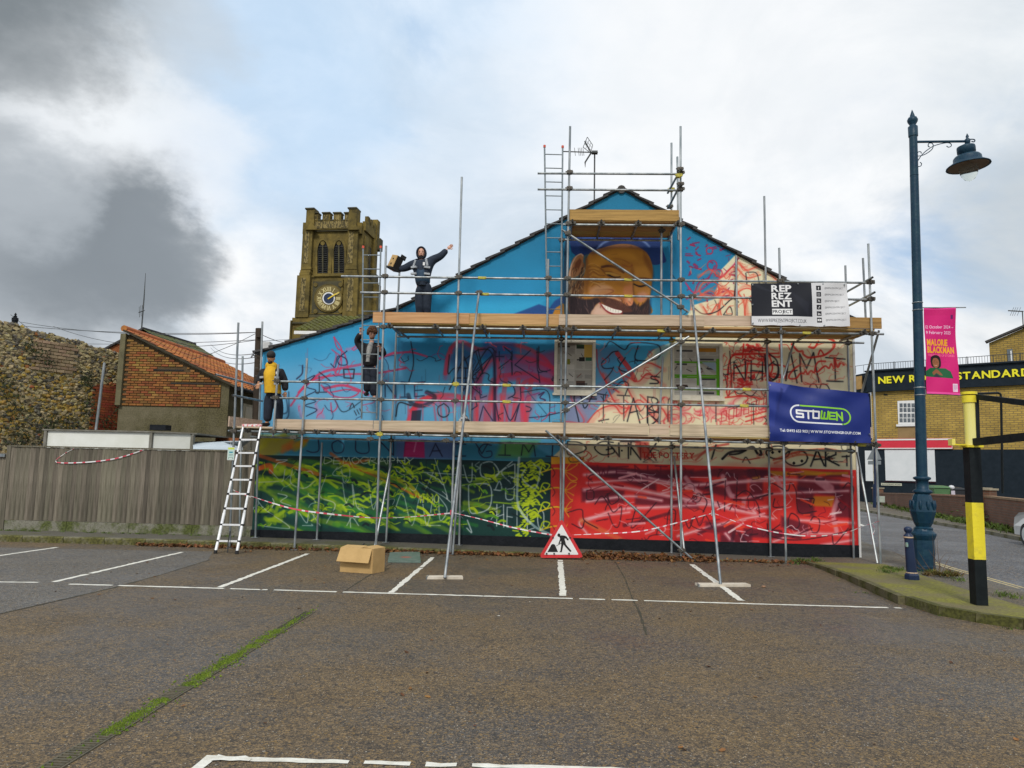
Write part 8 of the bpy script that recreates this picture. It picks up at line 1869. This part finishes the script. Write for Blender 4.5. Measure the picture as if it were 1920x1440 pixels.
# side buttresses (right face, seen edge on)
sdr = -nf
def side_block(x0, y0, x1, y1, back, dpt, nm_, m):
    a = TP(x0, (y0+y1)/2); c = TP(x1, (y0+y1)/2); zt, zb_ = TP(x0, y0).z, TP(x0, y1).z
    base = Vector((a.x, a.y, 0))-nf*back; w_ = (Vector((c.x, c.y, 0))-Vector((a.x, a.y, 0))).length
    V_ = lambda p, z: Vector((p.x, p.y, z))
    q0, q1, q2, q3 = base, base+tx*w_, base+tx*w_-nf*dpt, base-nf*dpt
    return MB().hexa([V_(q0, zb_), V_(q1, zb_), V_(q2, zb_), V_(q3, zb_), V_(q0, zt), V_(q1, zt), V_(q2, zt), V_(q3, zt)]).build(nm_, m, tw_)
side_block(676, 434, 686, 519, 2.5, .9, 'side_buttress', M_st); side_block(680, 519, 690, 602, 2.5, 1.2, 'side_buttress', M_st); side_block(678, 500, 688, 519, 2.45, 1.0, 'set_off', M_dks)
side_block(680, 440, 682, 519, .3, 1.0, 'side_buttress', M_st)
tbx(549, 604, 551, 700, .5, .9, 'buttress', M_st)
# parapet with battlements
tbx(582, 415, 658, 432, -.35, .30, 'parapet', M_st); tbx(584, 417, 656, 430, .30, .34, 'flushwork_panel', M_st2)
for x0, x1 in ((589, 599), (607, 621), (627.5, 641.5), (648, 658)):
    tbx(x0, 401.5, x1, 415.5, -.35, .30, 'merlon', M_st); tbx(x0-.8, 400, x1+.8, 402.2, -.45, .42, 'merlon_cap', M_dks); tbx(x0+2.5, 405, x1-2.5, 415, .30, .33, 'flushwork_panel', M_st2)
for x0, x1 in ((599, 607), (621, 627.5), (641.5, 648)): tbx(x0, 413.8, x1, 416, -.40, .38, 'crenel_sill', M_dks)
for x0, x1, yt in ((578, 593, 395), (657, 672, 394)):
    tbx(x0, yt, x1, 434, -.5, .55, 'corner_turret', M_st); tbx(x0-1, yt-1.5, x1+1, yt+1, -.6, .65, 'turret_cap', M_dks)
    # gabled shoulder
    a, c = TP(x0-3, 432, .5), TP(x1+3, 432, .5); m_ = TP((x0+x1)/2, 418, .5); MB().prism([a, c, m_], nf*.25).build('gablet', M_st, tw_)
tbx(570, 419, 579, 440, -.6, .3, 'side_turret', M_st); tbx(671, 419, 680, 440, -.6, .3, 'side_turret', M_st)
# right-hand parapet running back
zp0, zp1 = TP(676, 432).z, TP(676, 415).z; bR = TP(676, 500); bR.z = 0
MB().hexa([bR+Vector((0, 0, zp0)), bR+tx*.35+Vector((0, 0, zp0)), bR+tx*.35-nf*DP+Vector((0, 0, zp0)), bR-nf*DP+Vector((0, 0, zp0)), bR+Vector((0, 0, zp1)), bR+tx*.35+Vector((0, 0, zp1)), bR+tx*.35-nf*DP+Vector((0, 0, zp1)), bR-nf*DP+Vector((0, 0, zp1))]).build('parapet', M_st, tw_)
for k in range(3):
    q = bR+tx*.17-nf*(.9+k*.9); MB().box(q+Vector((0, 0, zp1+.35)), (.36, .55, .75), rot=rotz(yawT)).build('merlon', M_st, tw_)
q = bR+tx*.1-nf*(DP); MB().box(q+Vector((0, 0, zp1-.2)), (.7, .8, 2.9), rot=rotz(yawT)).build('corner_turret', M_st, tw_)
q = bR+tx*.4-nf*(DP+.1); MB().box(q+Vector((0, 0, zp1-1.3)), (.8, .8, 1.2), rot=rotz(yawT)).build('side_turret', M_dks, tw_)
# pointed openings helper
def arch_pts(x0, x1, ys, yt, yb, n=8):
    """pointed arch outline in px"""
    cx = (x0+x1)/2; pts_ = [(x0, yb), (x1, yb)]
    for i in range(n+1):
        t = i/n; pts_.append((x1-(x1-cx)*t**1.5, ys-(ys-yt)*math.sin(t*math.pi/2)))
    for i in range(n, -1, -1):
        t = i/n; pts_.append((x0+(cx-x0)*t**1.5, ys-(ys-yt)*math.sin(t*math.pi/2)))
    return pts_
def archmesh(o, d0, d1, nm_, m, parent): return MB().prism([TP(x, y, d0) for x, y in o], nf*(d1-d0)).build(nm_, m, parent)
for x0, x1 in ((593.5, 617), (624, 647)):
    # hood ring
    o, i_ = arch_pts(x0-2, x1+2, 468, 445, 519), arch_pts(x0+1.5, x1-1.5, 470, 450.5, 519)
    mb = MB(); n = len(o)
    vs = [TP(x, y, .22) for x, y in o]+[TP(x, y, .22) for x, y in i_]+[TP(x, y, .0) for x, y in o]+[TP(x, y, -.0) for x, y in i_]
    for k in range(1, n): j = (k+1) % n; mb.add([vs[k], vs[j], vs[n+j], vs[n+k], vs[2*n+k], vs[2*n+j], vs[3*n+j], vs[3*n+k]], [(0, 1, 2, 3), (0, 1, 5, 4), (3, 2, 6, 7)])
    wn = mb.build('belfry_window', M_st, tw_)
    archmesh(i_, .01, .05, 'dark_opening', M_hole, wn)
    cx = (x0+x1)/2
    for s_ in (-1, 1):
        for k in range(14):
            y = 463+k*4.0; a, c = TP(cx+s_*1.2, y, .10), TP(cx+s_*8.2, y, .10); MB().bar(a, c, .16, .035, up=(0, -.5, 1)).build('louvre', pm('grey louvre slat', (.03, .032, .034), (.06, .06, .055), 3, .8), wn)
    a, c = TP(cx, 460, .12), TP(cx, 519, .12); MB().bar(a, c, .14, .12, up=(0, 1, 0)).build('mullion', M_dks, wn)
    MB().prism([TP(cx+4.2*math.cos(t*.785), 456+4.2*math.sin(t*.785), .1) for t in range(8)], nf*.05).build('tracery', M_st, wn)
tbx(617.5, 460, 623.5, 519, 0, .25, 'shaft', M_st); tbx(591, 514, 650, 519, 0, .3, 'window_sill', M_st)
# right face belfry opening
q = TP(680, 480); q.z = 0
MB().box(q+tx*.02-nf*1.6+Vector((0, 0, TP(680, 485).z)), (.1, 1.0, 3.4), rot=rotz(yawT)).build('side_opening', M_hole, tw_); MB().box(q+tx*.04-nf*1.6+Vector((0, 0, TP(680, 485).z)), (.12, .15, 3.4), rot=rotz(yawT)).build('side_mullion', M_st, tw_)
for y in (560, 580): MB().box(q+tx*.15-nf*1.5+Vector((0, 0, TP(680, 565).z)), (.1, 1.6, 2.5), rot=rotz(yawT)).build('side_panel', M_st, tw_); break
# clock
tbx(585, 526, 644, 590, .12, .30, 'clock_surround', M_st); tbx(588, 529, 641, 588, .30, .32, 'clock_panel', M_dks)
ck = (616.5, 559.5)
kc = TP(*ck, .33)
def disc(r, d0, d1, nm_, m, parent, n=36, cc=ck): return MB().prism([TP(cc[0]+r*math.cos(i*2*math.pi/n), cc[1]+r*math.sin(i*2*math.pi/n), d0) for i in range(n)], nf*(d1-d0)).build(nm_, m, parent)
M_gold = pm('gilded stone ring', (.20, .145, .035), (.13, .10, .03), 2, .6); M_goldn = pm('bright gilding', (.70, .60, .28), None, 5, .4)
clk = disc(26.5, .32, .45, 'clock', M_st, tw_); disc(24, .45, .52, 'chapter_ring', M_gold, clk); disc(11.6, .52, .56, 'white_ring', M_sw, clk); disc(9.4, .56, .60, 'clock_face', M_bol, clk)
for i, num in enumerate(('XII', 'I', 'II', 'III', 'IIII', 'V', 'VI', 'VII', 'VIII', 'IX', 'X', 'XI')):
    lay, tw2 = text_layout(num, .03, 1); a = i*math.pi/6; mb = MB(); r = 17.8; kx2 = min(8.0/tw2, 7.5); ky2 = 8.2/.73
    for vs, tr in lay:
        pts_ = []
        for x, y in vs: 
            lx, ly = (x-tw2/2)*kx2, (y-.36)*ky2; rr = r+ly; aa = a; px_ = ck[0]+math.sin(aa)*rr+math.cos(aa)*lx; py2 = ck[1]-math.cos(aa)*rr+math.sin(aa)*lx; pts_.append(TP(px_, py2, .535))
        mb.add(pts_, [t for t in tr])
    mb.build('numeral', M_goldn, clk)
M_hand = pm('golden clock hand', (.85, .62, .05), None, 5, .4)
MB().bar(TP(615, 560.5, .62), TP(629, 551.5, .62), .12, .06, up=tuple(nf)).build('clock_hand', M_hand, clk); MB().bar(TP(614.5, 560.5, .64), TP(636, 548, .64), .07, .04, up=tuple(nf)).build('clock_hand', M_hand, clk)
for x, y in ((592, 534), (639, 534), (592, 584), (639, 583)): disc(4.2, .32, .40, 'quatrefoil_boss', M_st, clk, 8, (x, y))

# ================================================================== PEOPLE
M_skin = pm('skin', (.72, .42, .31), (.62, .34, .24), 12, .55); M_skin2 = pm('warm tanned skin', (.52, .27, .15), (.44, .22, .12), 12, .55)
M_nvy = pm('navy cotton', (.012, .02, .035), (.02, .03, .05), 8, .85, .4, bscale=20); M_vest = pm('navy hi-vis vest', (.02, .055, .10), (.015, .04, .075), 8, .7, .3); M_refl = pm('reflective grey strip', (.42, .45, .47), (.34, .36, .38), 20, .5)
M_yhood = pm('mustard yellow hoodie', (.72, .42, .02), (.58, .33, .015), 6, .85, .5, bscale=14); M_jean = pm('dark jeans', (.010, .014, .024), (.018, .024, .04), 8, .85, .3); M_blkc = pm('black cloth', (.008, .008, .010), (.016, .016, .018), 8, .85, .3)
M_hair = pm('black hair', (.008, .007, .006), (.02, .016, .012), 40, .6, .5); M_hairb = pm('auburn curly hair', (.13, .055, .02), (.08, .03, .012), 30, .7, .8); M_beard = pm('dark beard', (.02, .012, .008), (.035, .02, .012), 40, .8, .4); M_greyt = pm('grey sweatshirt', (.36, .36, .34), (.28, .28, .27), 8, .85, .3); M_shoe = pm('dark shoes', (.012, .011, .011), None, 9, .6)
def skin_surf(verts, edges, radii, root=0, sub=2):
    me = bpy.data.meshes.new('sk'); me.from_pydata([tuple(v) for v in verts], edges, []); o = bpy.data.objects.new('sk', me); COL.objects.link(o)
    o.modifiers.new('s', 'SKIN'); o.modifiers.new('u', 'SUBSURF').levels = sub
    sv = me.skin_vertices[0].data
    for i, r in enumerate(radii): sv[i].radius = r if isinstance(r, tuple) else (r, r)
    for i in range(len(verts)): sv[i].use_root = (i == root)
    dg = bpy.context.evaluated_depsgraph_get(); ev = o.evaluated_get(dg); m2 = ev.to_mesh()
    vs = [v.co.copy() for v in m2.vertices]; fs = [tuple(p.vertices) for p in m2.polygons]; ev.to_mesh_clear(); COL.objects.unlink(o); bpy.data.objects.remove(o); bpy.data.meshes.remove(me)
    return vs, fs
def person(label, base, J, outfit, scale=1.0, skin=None):
    """J: joints in metres from the feet, x right in the picture, y away, z up"""
    skin = skin or M_skin
    t = thing('person', label, 'person', tuple(base)); B = Vector(base); V = {k: Vector(v)*scale for k, v in J.items() if isinstance(v, tuple)}
    def build(name, chain, m, extra=None, root=0, sub=2):
        names = [c[0] for c in chain]; vs = [V[c[0]] for c in chain]; ed = [(names.index(c[1]), i) for i, c in enumerate(chain) if c[1]]; rd = [(c[2][0]*scale, c[2][1]*scale) if isinstance(c[2], tuple) else c[2]*scale for c in chain]
        v, f = skin_surf(vs, ed, rd, root, sub); mb = MB(); mb.add([p+B for p in v], f, 0, True)
        if extra: extra(mb)
        return mb.build(name, m, t)
    hd = V['head']; fw = Vector(J.get('face', (0, -1, 0))).normalized(); upv = (hd-V['neck']).normalized(); rt = fw.cross(upv).normalized()*-1; upv = rt.cross(-fw)
    Rh = Matrix((rt, -fw, upv)).transposed(); hc_ = B+hd
    def hands(mb):
        for s_ in 'lr':
            w_, e_ = V['wrist_'+s_], V['elbow_'+s_]; d = Vector(J.get('hdir_'+s_, tuple(w_-e_))).normalized(); side_ = d.cross(Vector((0, 1, 0.05))); side_.normalize(); n_ = d.cross(side_)
            pc = B+w_+d*.05*scale
            mb.ball(pc, (.022*scale, .045*scale, .045*scale), 8, rot=Matrix((n_, side_, d)).transposed())
            for k, (o_, ln) in enumerate(((-.030, .062), (-.010, .075), (.010, .070), (.029, .055))):
                p = pc+side_*o_*scale+d*.03*scale; cu = J.get('curl', .3); q = p+(d+n_*cu*.4).normalized()*ln*.55*scale; r_ = q+(d+n_*cu*1.6).normalized()*ln*.5*scale; mb.tube([p, q, r_], [.0105*scale, .0095*scale, .007*scale], 6)
            p = pc-side_*.03*scale; mb.tube([p, p-side_*.03*scale+d*.02*scale, p-side_*.038*scale+d*.05*scale], [.013*scale, .011*scale, .008*scale], 6)
    def headparts(mb):
        hands(mb)
        mb.lathe([(.012, -.125), (.045, -.118), (.062, -.08), (.074, -.03), (.078, .02), (.076, .065), (.058, .105), (.03, .125), (.002, .13)], hc_, 16, rot=Rh @ Matrix.Diagonal((1, 1.18, 1)) if False else Rh, sx=1, sy=1.15)
        T_ = lambda x, y, z: hc_+Rh @ Vector((x, y, z))
        mb.add([T_(-.014, -.082, -.025), T_(.014, -.082, -.025), T_(0, -.112, -.028), T_(0, -.084, .02), T_(0, -.08, -.035)], [(0, 2, 3), (2, 1, 3), (0, 4, 2), (4, 1, 2)], 0, True)
        for s_ in (-1, 1): mb.ball(T_(s_*.079, .01, -.01), (.012, .022, .032), 8, rot=Rh)
    chain = [('pelvis', None, (.13, .10)), ('waist', 'pelvis', (.12, .09)), ('chest', 'waist', (.14, .10)), ('neckb', 'chest', .07), ('neck', 'neckb', .052), ('headlow', 'neck', .055)]
    V['neckb'] = V['chest'].lerp(V['neck'], .6); V['headlow'] = hd-upv*.05*scale
    for s_ in 'lr':
        chain += [('shoulder_'+s_, 'chest', .055), ('elbow_'+s_, 'shoulder_'+s_, .040), ('wrist_'+s_, 'elbow_'+s_, .028), ('hip_'+s_, 'pelvis', .085), ('knee_'+s_, 'hip_'+s_, .055), ('ankle_'+s_, 'knee_'+s_, .038), ('toe_'+s_, 'ankle_'+s_, .035)]
        V['toe_'+s_] = V['ankle_'+s_]+Vector(J.get('foot_'+s_, (0, -.12, -.05)))*scale
    build('body', chain, skin, headparts)
    T_ = lambda x, y, z: hc_+Rh @ Vector((x, y, z))*scale
    # eyes, brows, mouth
    for s_ in (-1, 1):
        MB().ball(T_(s_*.029, -.078, .012), (.012, .007, .007), 8, rot=Rh).build('eye', M_hole, t); MB().ball(T_(s_*.029, -.083, .032), (.019, .006, .005), 8, rot=Rh).build('eyebrow', outfit['hair'], t)
    MB().ball(T_(0, -.084, -.058), (.022, .008, .006), 8, rot=Rh).build('mouth', pm('lips', (.35, .12, .10), None, 9, .5), t)
    trs = [('pelvis', None, (.18, .14)), ('waist2', 'pelvis', (.16, .13))]; V['waist2'] = V['pelvis'].lerp(V['waist'], .6)
    for s_ in 'lr': V['cuff_'+s_] = V['knee_'+s_].lerp(V['ankle_'+s_], .93); trs += [('hip_'+s_, 'pelvis', .14), ('knee_'+s_, 'hip_'+s_, .108), ('cuff_'+s_, 'knee_'+s_, .092)]
    build('trousers', trs, outfit['trousers'])
    for s_ in 'lr':
        a, tt = B+V['ankle_'+s_], B+V['toe_'+s_]; d = tt-a; d.z = 0; mb = MB(); h = a-(d.normalized()*.05); mb.tube([h+Vector((0, 0, -.02)), a+Vector((0, 0, -.03)), tt+Vector((0, 0, -.0)), tt+d.normalized()*.07], [.038, .05, .045, .022], 8); mb.build('shoe', M_shoe, t)
    V['hem'] = V['pelvis']+Vector((0, 0, outfit.get('hem', -.02)))*scale; V['collar'] = V['chest'].lerp(V['neck'], .5)
    jk = [('hem', None, (.25, .17)), ('waist', 'hem', (.235, .17)), ('chest', 'waist', (.235, .165)), ('collar', 'chest', (.09, .08))]
    for s_ in 'lr': V['slv_'+s_] = V['elbow_'+s_].lerp(V['wrist_'+s_], .93); jk += [('shoulder_'+s_, 'chest', .112), ('elbow_'+s_, 'shoulder_'+s_, .088), ('slv_'+s_, 'elbow_'+s_, .068)]
    build('jacket', jk, outfit['jacket'])
    return t, B, V, T_, Rh, build
zdk1 = lambda px: zline(RAILS[2], P(px, 820, YS).x)+.115
zdk2 = lambda px: zline(RAILS[5], P(px, 618, YS).x)+.115
def front(nm_, m, lo_, hi_, rx, ry):
    a, c = B+lo_, B+hi_; mb = MB(); n = 16; k = 8
    for i in range(k+1):
        f = i/k; p = a.lerp(c, f); sx = rx*(1 if f < .75 else 1-(f-.75)*1.4); sy = ry*(1 if f < .7 else 1-(f-.7)*1.6)
        for j_ in range(n): a_ = 2*math.pi*j_/n; mb.v.append(tuple(p+Vector((math.cos(a_)*sx, math.sin(a_)*sy, 0))))
    for i in range(k):
        for j_ in range(n): mb.f.append((i*n+j_, i*n+(j_+1) % n, (i+1)*n+(j_+1) % n, (i+1)*n+j_)); mb.m.append(0); mb.s.append(True)
    mb.add([mb.v[j_] for j_ in range(n)], [tuple(range(n))], 0)
    return mb.build(nm_, m, t)
# 1: yellow hoodie man on the lower deck
Yp1 = 16.0
def at_joint(base, Y): return lambda px, py_, dy=0: tuple(Vector(P(px, py_, Y+dy))-Vector(base))
b1 = Vector((P(505, 800, Yp1).x, Yp1, zline(RAILS[2], P(505, 820, YS).x)+.115)); j = at_joint(b1, Yp1)
J = {'head': j(508, 671, -.09), 'neck': j(509, 688), 'chest': j(510, 705), 'waist': j(511, 722), 'pelvis': j(512, 738), 'shoulder_l': j(493, 699), 'elbow_l': j(485, 713, -.03), 'wrist_l': j(485, 718, -.16),
     'shoulder_r': j(527, 699), 'elbow_r': j(534, 718), 'wrist_r': j(535, 734, -.03), 'hip_l': j(506, 740), 'hip_r': j(519, 740), 'knee_l': j(503, 768, -.04), 'ankle_l': j(501, 793), 'knee_r': j(523, 768, -.02), 'ankle_r': j(522, 792, .05),
     'face': (-.05, -1, -.38), 'foot_l': (-.04, -.12, -.05), 'hdir_l': (-.05, -.3, -1), 'hdir_r': (0, -.1, -1)}
t, B, V, T_, Rh, build = person('man in a yellow hoodie and black vest looking down on the lower deck, left end', b1, J, dict(hair=M_hair, trousers=M_jean, jacket=M_blkc, hem=.0), skin=M_skin2)
M_hf = M_yhood
V['f0'] = V['pelvis']+Vector((0, -.075, .0)); V['f1'] = V['waist']+Vector((0, -.095, 0)); V['f2'] = V['chest']+Vector((0, -.09, 0)); V['f3'] = V['neck']+Vector((0, -.05, -.03))
front('hoodie', M_yhood, V['pelvis'], V['neck'], .17, .25)
MB().lathe([(.12, -.06), (.135, -.01), (.115, .05), (.075, .075), (.08, .04), (.10, 0), (.10, -.05)], B+V['neck']+Vector((0, -.01, .03)), 14, sy=.9).build('hood', M_yhood, t)
for s_ in (-1, 1):
    for z_ in (0.0, -.14): MB().box(B+V['chest']+Vector((s_*.165, -.165, z_-.05)), (.10, .03, .045), rot=rotz(s_*.45)).build('reflective_strip', M_refl, t)
MB().box(B+V['chest']+Vector((.165, -.175, .05)), (.03, .02, .06)).build('badge', M_sw, t)
MB().ball(T_(0, .012, .06), (.096, .112, .10), 16, rot=Rh).build('hair', M_hair, t)
MB().ball(T_(0, -.052, -.085), (.055, .045, .045), 12, rot=Rh).build('beard', M_beard, t)
# 2: hooded man on the upper deck with arms spread
Yp2 = 16.15
b2 = Vector((P(795, 595, Yp2).x, Yp2, zline(RAILS[5], P(795, 618, YS).x)+.115)); j = at_joint(b2, Yp2)
J = {'head': j(790, 475), 'neck': j(790, 489), 'chest': j(791, 502), 'waist': j(792, 522), 'pelvis': j(794, 538), 'shoulder_l': j(775, 495), 'elbow_l': j(759, 503), 'wrist_l': j(745, 505, -.05),
     'shoulder_r': j(808, 489), 'elbow_r': j(827, 480), 'wrist_r': j(839, 467), 'hip_l': j(786, 542), 'hip_r': j(801, 542), 'knee_l': j(787, 573, -.02), 'ankle_l': j(788, 600), 'knee_r': j(800, 573, -.02), 'ankle_r': j(801, 600),
     'face': (.1, -1, -.05), 'hdir_r': (.75, -.1, .62), 'hdir_l': (-1, -.1, .05), 'curl': .15}
t, B, V, T_, Rh, build = person('man in a dark hood and navy vest spreading his arms on the upper deck', b2, J, dict(hair=M_beard, trousers=M_nvy, jacket=M_nvy, hem=-.06))
V['v0'] = V['pelvis']+Vector((0, -.0, .0)); V['v1'] = V['waist']; V['v2'] = V['chest']+Vector((0, 0, .02))
build('vest', [('v0', None, (.265, .185)), ('v1', 'v0', (.25, .185)), ('v2', 'v1', (.245, .18))], M_vest)
V['o0'] = V['pelvis']+Vector((-.01, -.08, .02)); V['o1'] = V['chest']+Vector((-.01, -.075, .02)); front('hoodie_front', M_nvy, V['pelvis'], V['neck'], .11, .215)
for z_, sx2 in ((.02, .168), (-.13, .166)):
    for s_ in (1, -1): MB().box(B+V['chest']+Vector((s_*.145, -.185, z_-.06)), (.13, .06, .042), rot=rotz(s_*.4)).build('reflective_strip', M_refl, t)
MB().bar(B+V['chest']+Vector((.15, -.17, .0)), B+V['chest']+Vector((.11, -.14, .16)), .02, .05).build('reflective_strip', M_refl, t); MB().bar(B+V['chest']+Vector((-.17, -.16, -.02)), B+V['chest']+Vector((-.13, -.13, .14)), .02, .035).build('reflective_strip', M_refl, t)
MB().box(B+V['chest']+Vector((.08, -.215, .03)), (.045, .02, .07)).build('badge', M_sw, t)
hm = MB(); pr = []
n = 18
for r_i, (dy, rx, rz_, oz) in enumerate(((-.085, .088, .118, .0), (-.10, .104, .135, .0), (-.05, .118, .148, .005), (.03, .122, .15, .0), (.10, .095, .12, -.01), (.14, .03, .05, -.02))):
    for k in range(n): a_ = 2*math.pi*k/n; hm.v.append(tuple(T_(rx*math.cos(a_), dy, oz+rz_*math.sin(a_))))
for r_i in range(5):
    for k in range(n): hm.f.append((r_i*n+k, r_i*n+(k+1) % n, (r_i+1)*n+(k+1) % n, (r_i+1)*n+k)); hm.m.append(0); hm.s.append(True)
hm.build('hood', M_nvy, t)
MB().ball(T_(0, -.045, -.085), (.052, .045, .04), 12, rot=Rh).build('beard', M_beard, t)
# the box in his hand
pb_ = P(737, 490, Yp2-.12); Rb = Matrix.Rotation(math.radians(-20), 3, 'Y') @ Matrix.Rotation(.7, 3, 'Z')
hbx = thing('wooden_box', 'small black and tan box with two holes held out by the hooded man', 'box', tuple(pb_))
def hb_(c, d, nm_, m): return MB().box(pb_+Rb @ Vector(c), d, rot=Rb).build(nm_, m, hbx)
Rb = Matrix.Rotation(math.radians(22), 3, 'Y') @ Matrix.Rotation(-.75, 3, 'Z')
hb_((.0, .08, 0), (.22, .17, .30), 'carton', pm('black carton', (.012, .011, .010), None, 6, .7)); hb_((0, -.015, .0), (.22, .014, .30), 'front_panel', M_card); hb_((0.02, .06, -.16), (.28, .27, .03), 'base', M_hole); hb_((0.10, .14, .17), (.02, .14, .10), 'flap', M_hole)
for z_ in (.06, -.06): MB().ball(pb_+Rb @ Vector((0, -.03, z_)), (.024, .006, .018), 10, rot=Rb).build('hole', M_hole, hbx)
# 3: man on the steel ladder between the decks
Yp3 = 16.38
b3_ = Vector((P(692, 745, Yp3).x, Yp3, P(692, 752, Yp3).z)); j = at_joint(b3_, Yp3)
J = {'head': j(698, 626, -.04), 'neck': j(697, 643), 'chest': j(696, 655), 'waist': j(694, 674), 'pelvis': j(693, 689), 'shoulder_l': j(678, 650), 'elbow_l': j(668, 640, -.05), 'wrist_l': j(677, 624, -.22),
     'shoulder_r': j(712, 651), 'elbow_r': j(719, 665, -.05), 'wrist_r': j(712, 657, -.22), 'hip_l': j(686, 692), 'hip_r': j(700, 692), 'knee_l': j(690, 716, -.12), 'ankle_l': j(688, 736, .0), 'knee_r': j(700, 722, -.05), 'ankle_r': j(702, 745, -.05),
     'face': (.35, -.9, -.55), 'hdir_l': (.1, -.5, .9), 'hdir_r': (-.1, -.6, .8), 'curl': 1.0}
t, B, V, T_, Rh, build = person('man with auburn curly hair and dark jacket climbing the steel ladder', b3_, J, dict(hair=M_hairb, trousers=M_jean, jacket=M_blkc, hem=-.04))
V['g0'] = V['pelvis']+Vector((-.0, -.085, .08)); V['g1'] = V['waist']+Vector((0, -.09, 0)); V['g2'] = V['chest']+Vector((.0, -.08, 0)); V['g3'] = V['neck']+Vector((0, -.03, -.03))
front('sweatshirt', M_greyt, V['pelvis']+Vector((0, 0, .1)), V['neck'], .085, .24)
hm = MB()
for i in range(70):
    a_, e_ = random.uniform(0, 6.28), random.uniform(-.35, 1.57); q = Vector((math.cos(a_)*math.cos(e_)*.098, math.sin(a_)*math.cos(e_)*.104+.02, math.sin(e_)*.11+.035))
    if q.y < -.045 and q.z < .055: continue
    hm.ball(T_(*q), random.uniform(.03, .045), 6)
hm.ball(T_(0, .02, .045), (.088, .098, .095), 14, rot=Rh); hm.build('hair', M_hairb, t)
MB().ball(T_(0, -.05, -.085), (.05, .042, .036), 12, rot=Rh).build('beard', M_hairb, t)
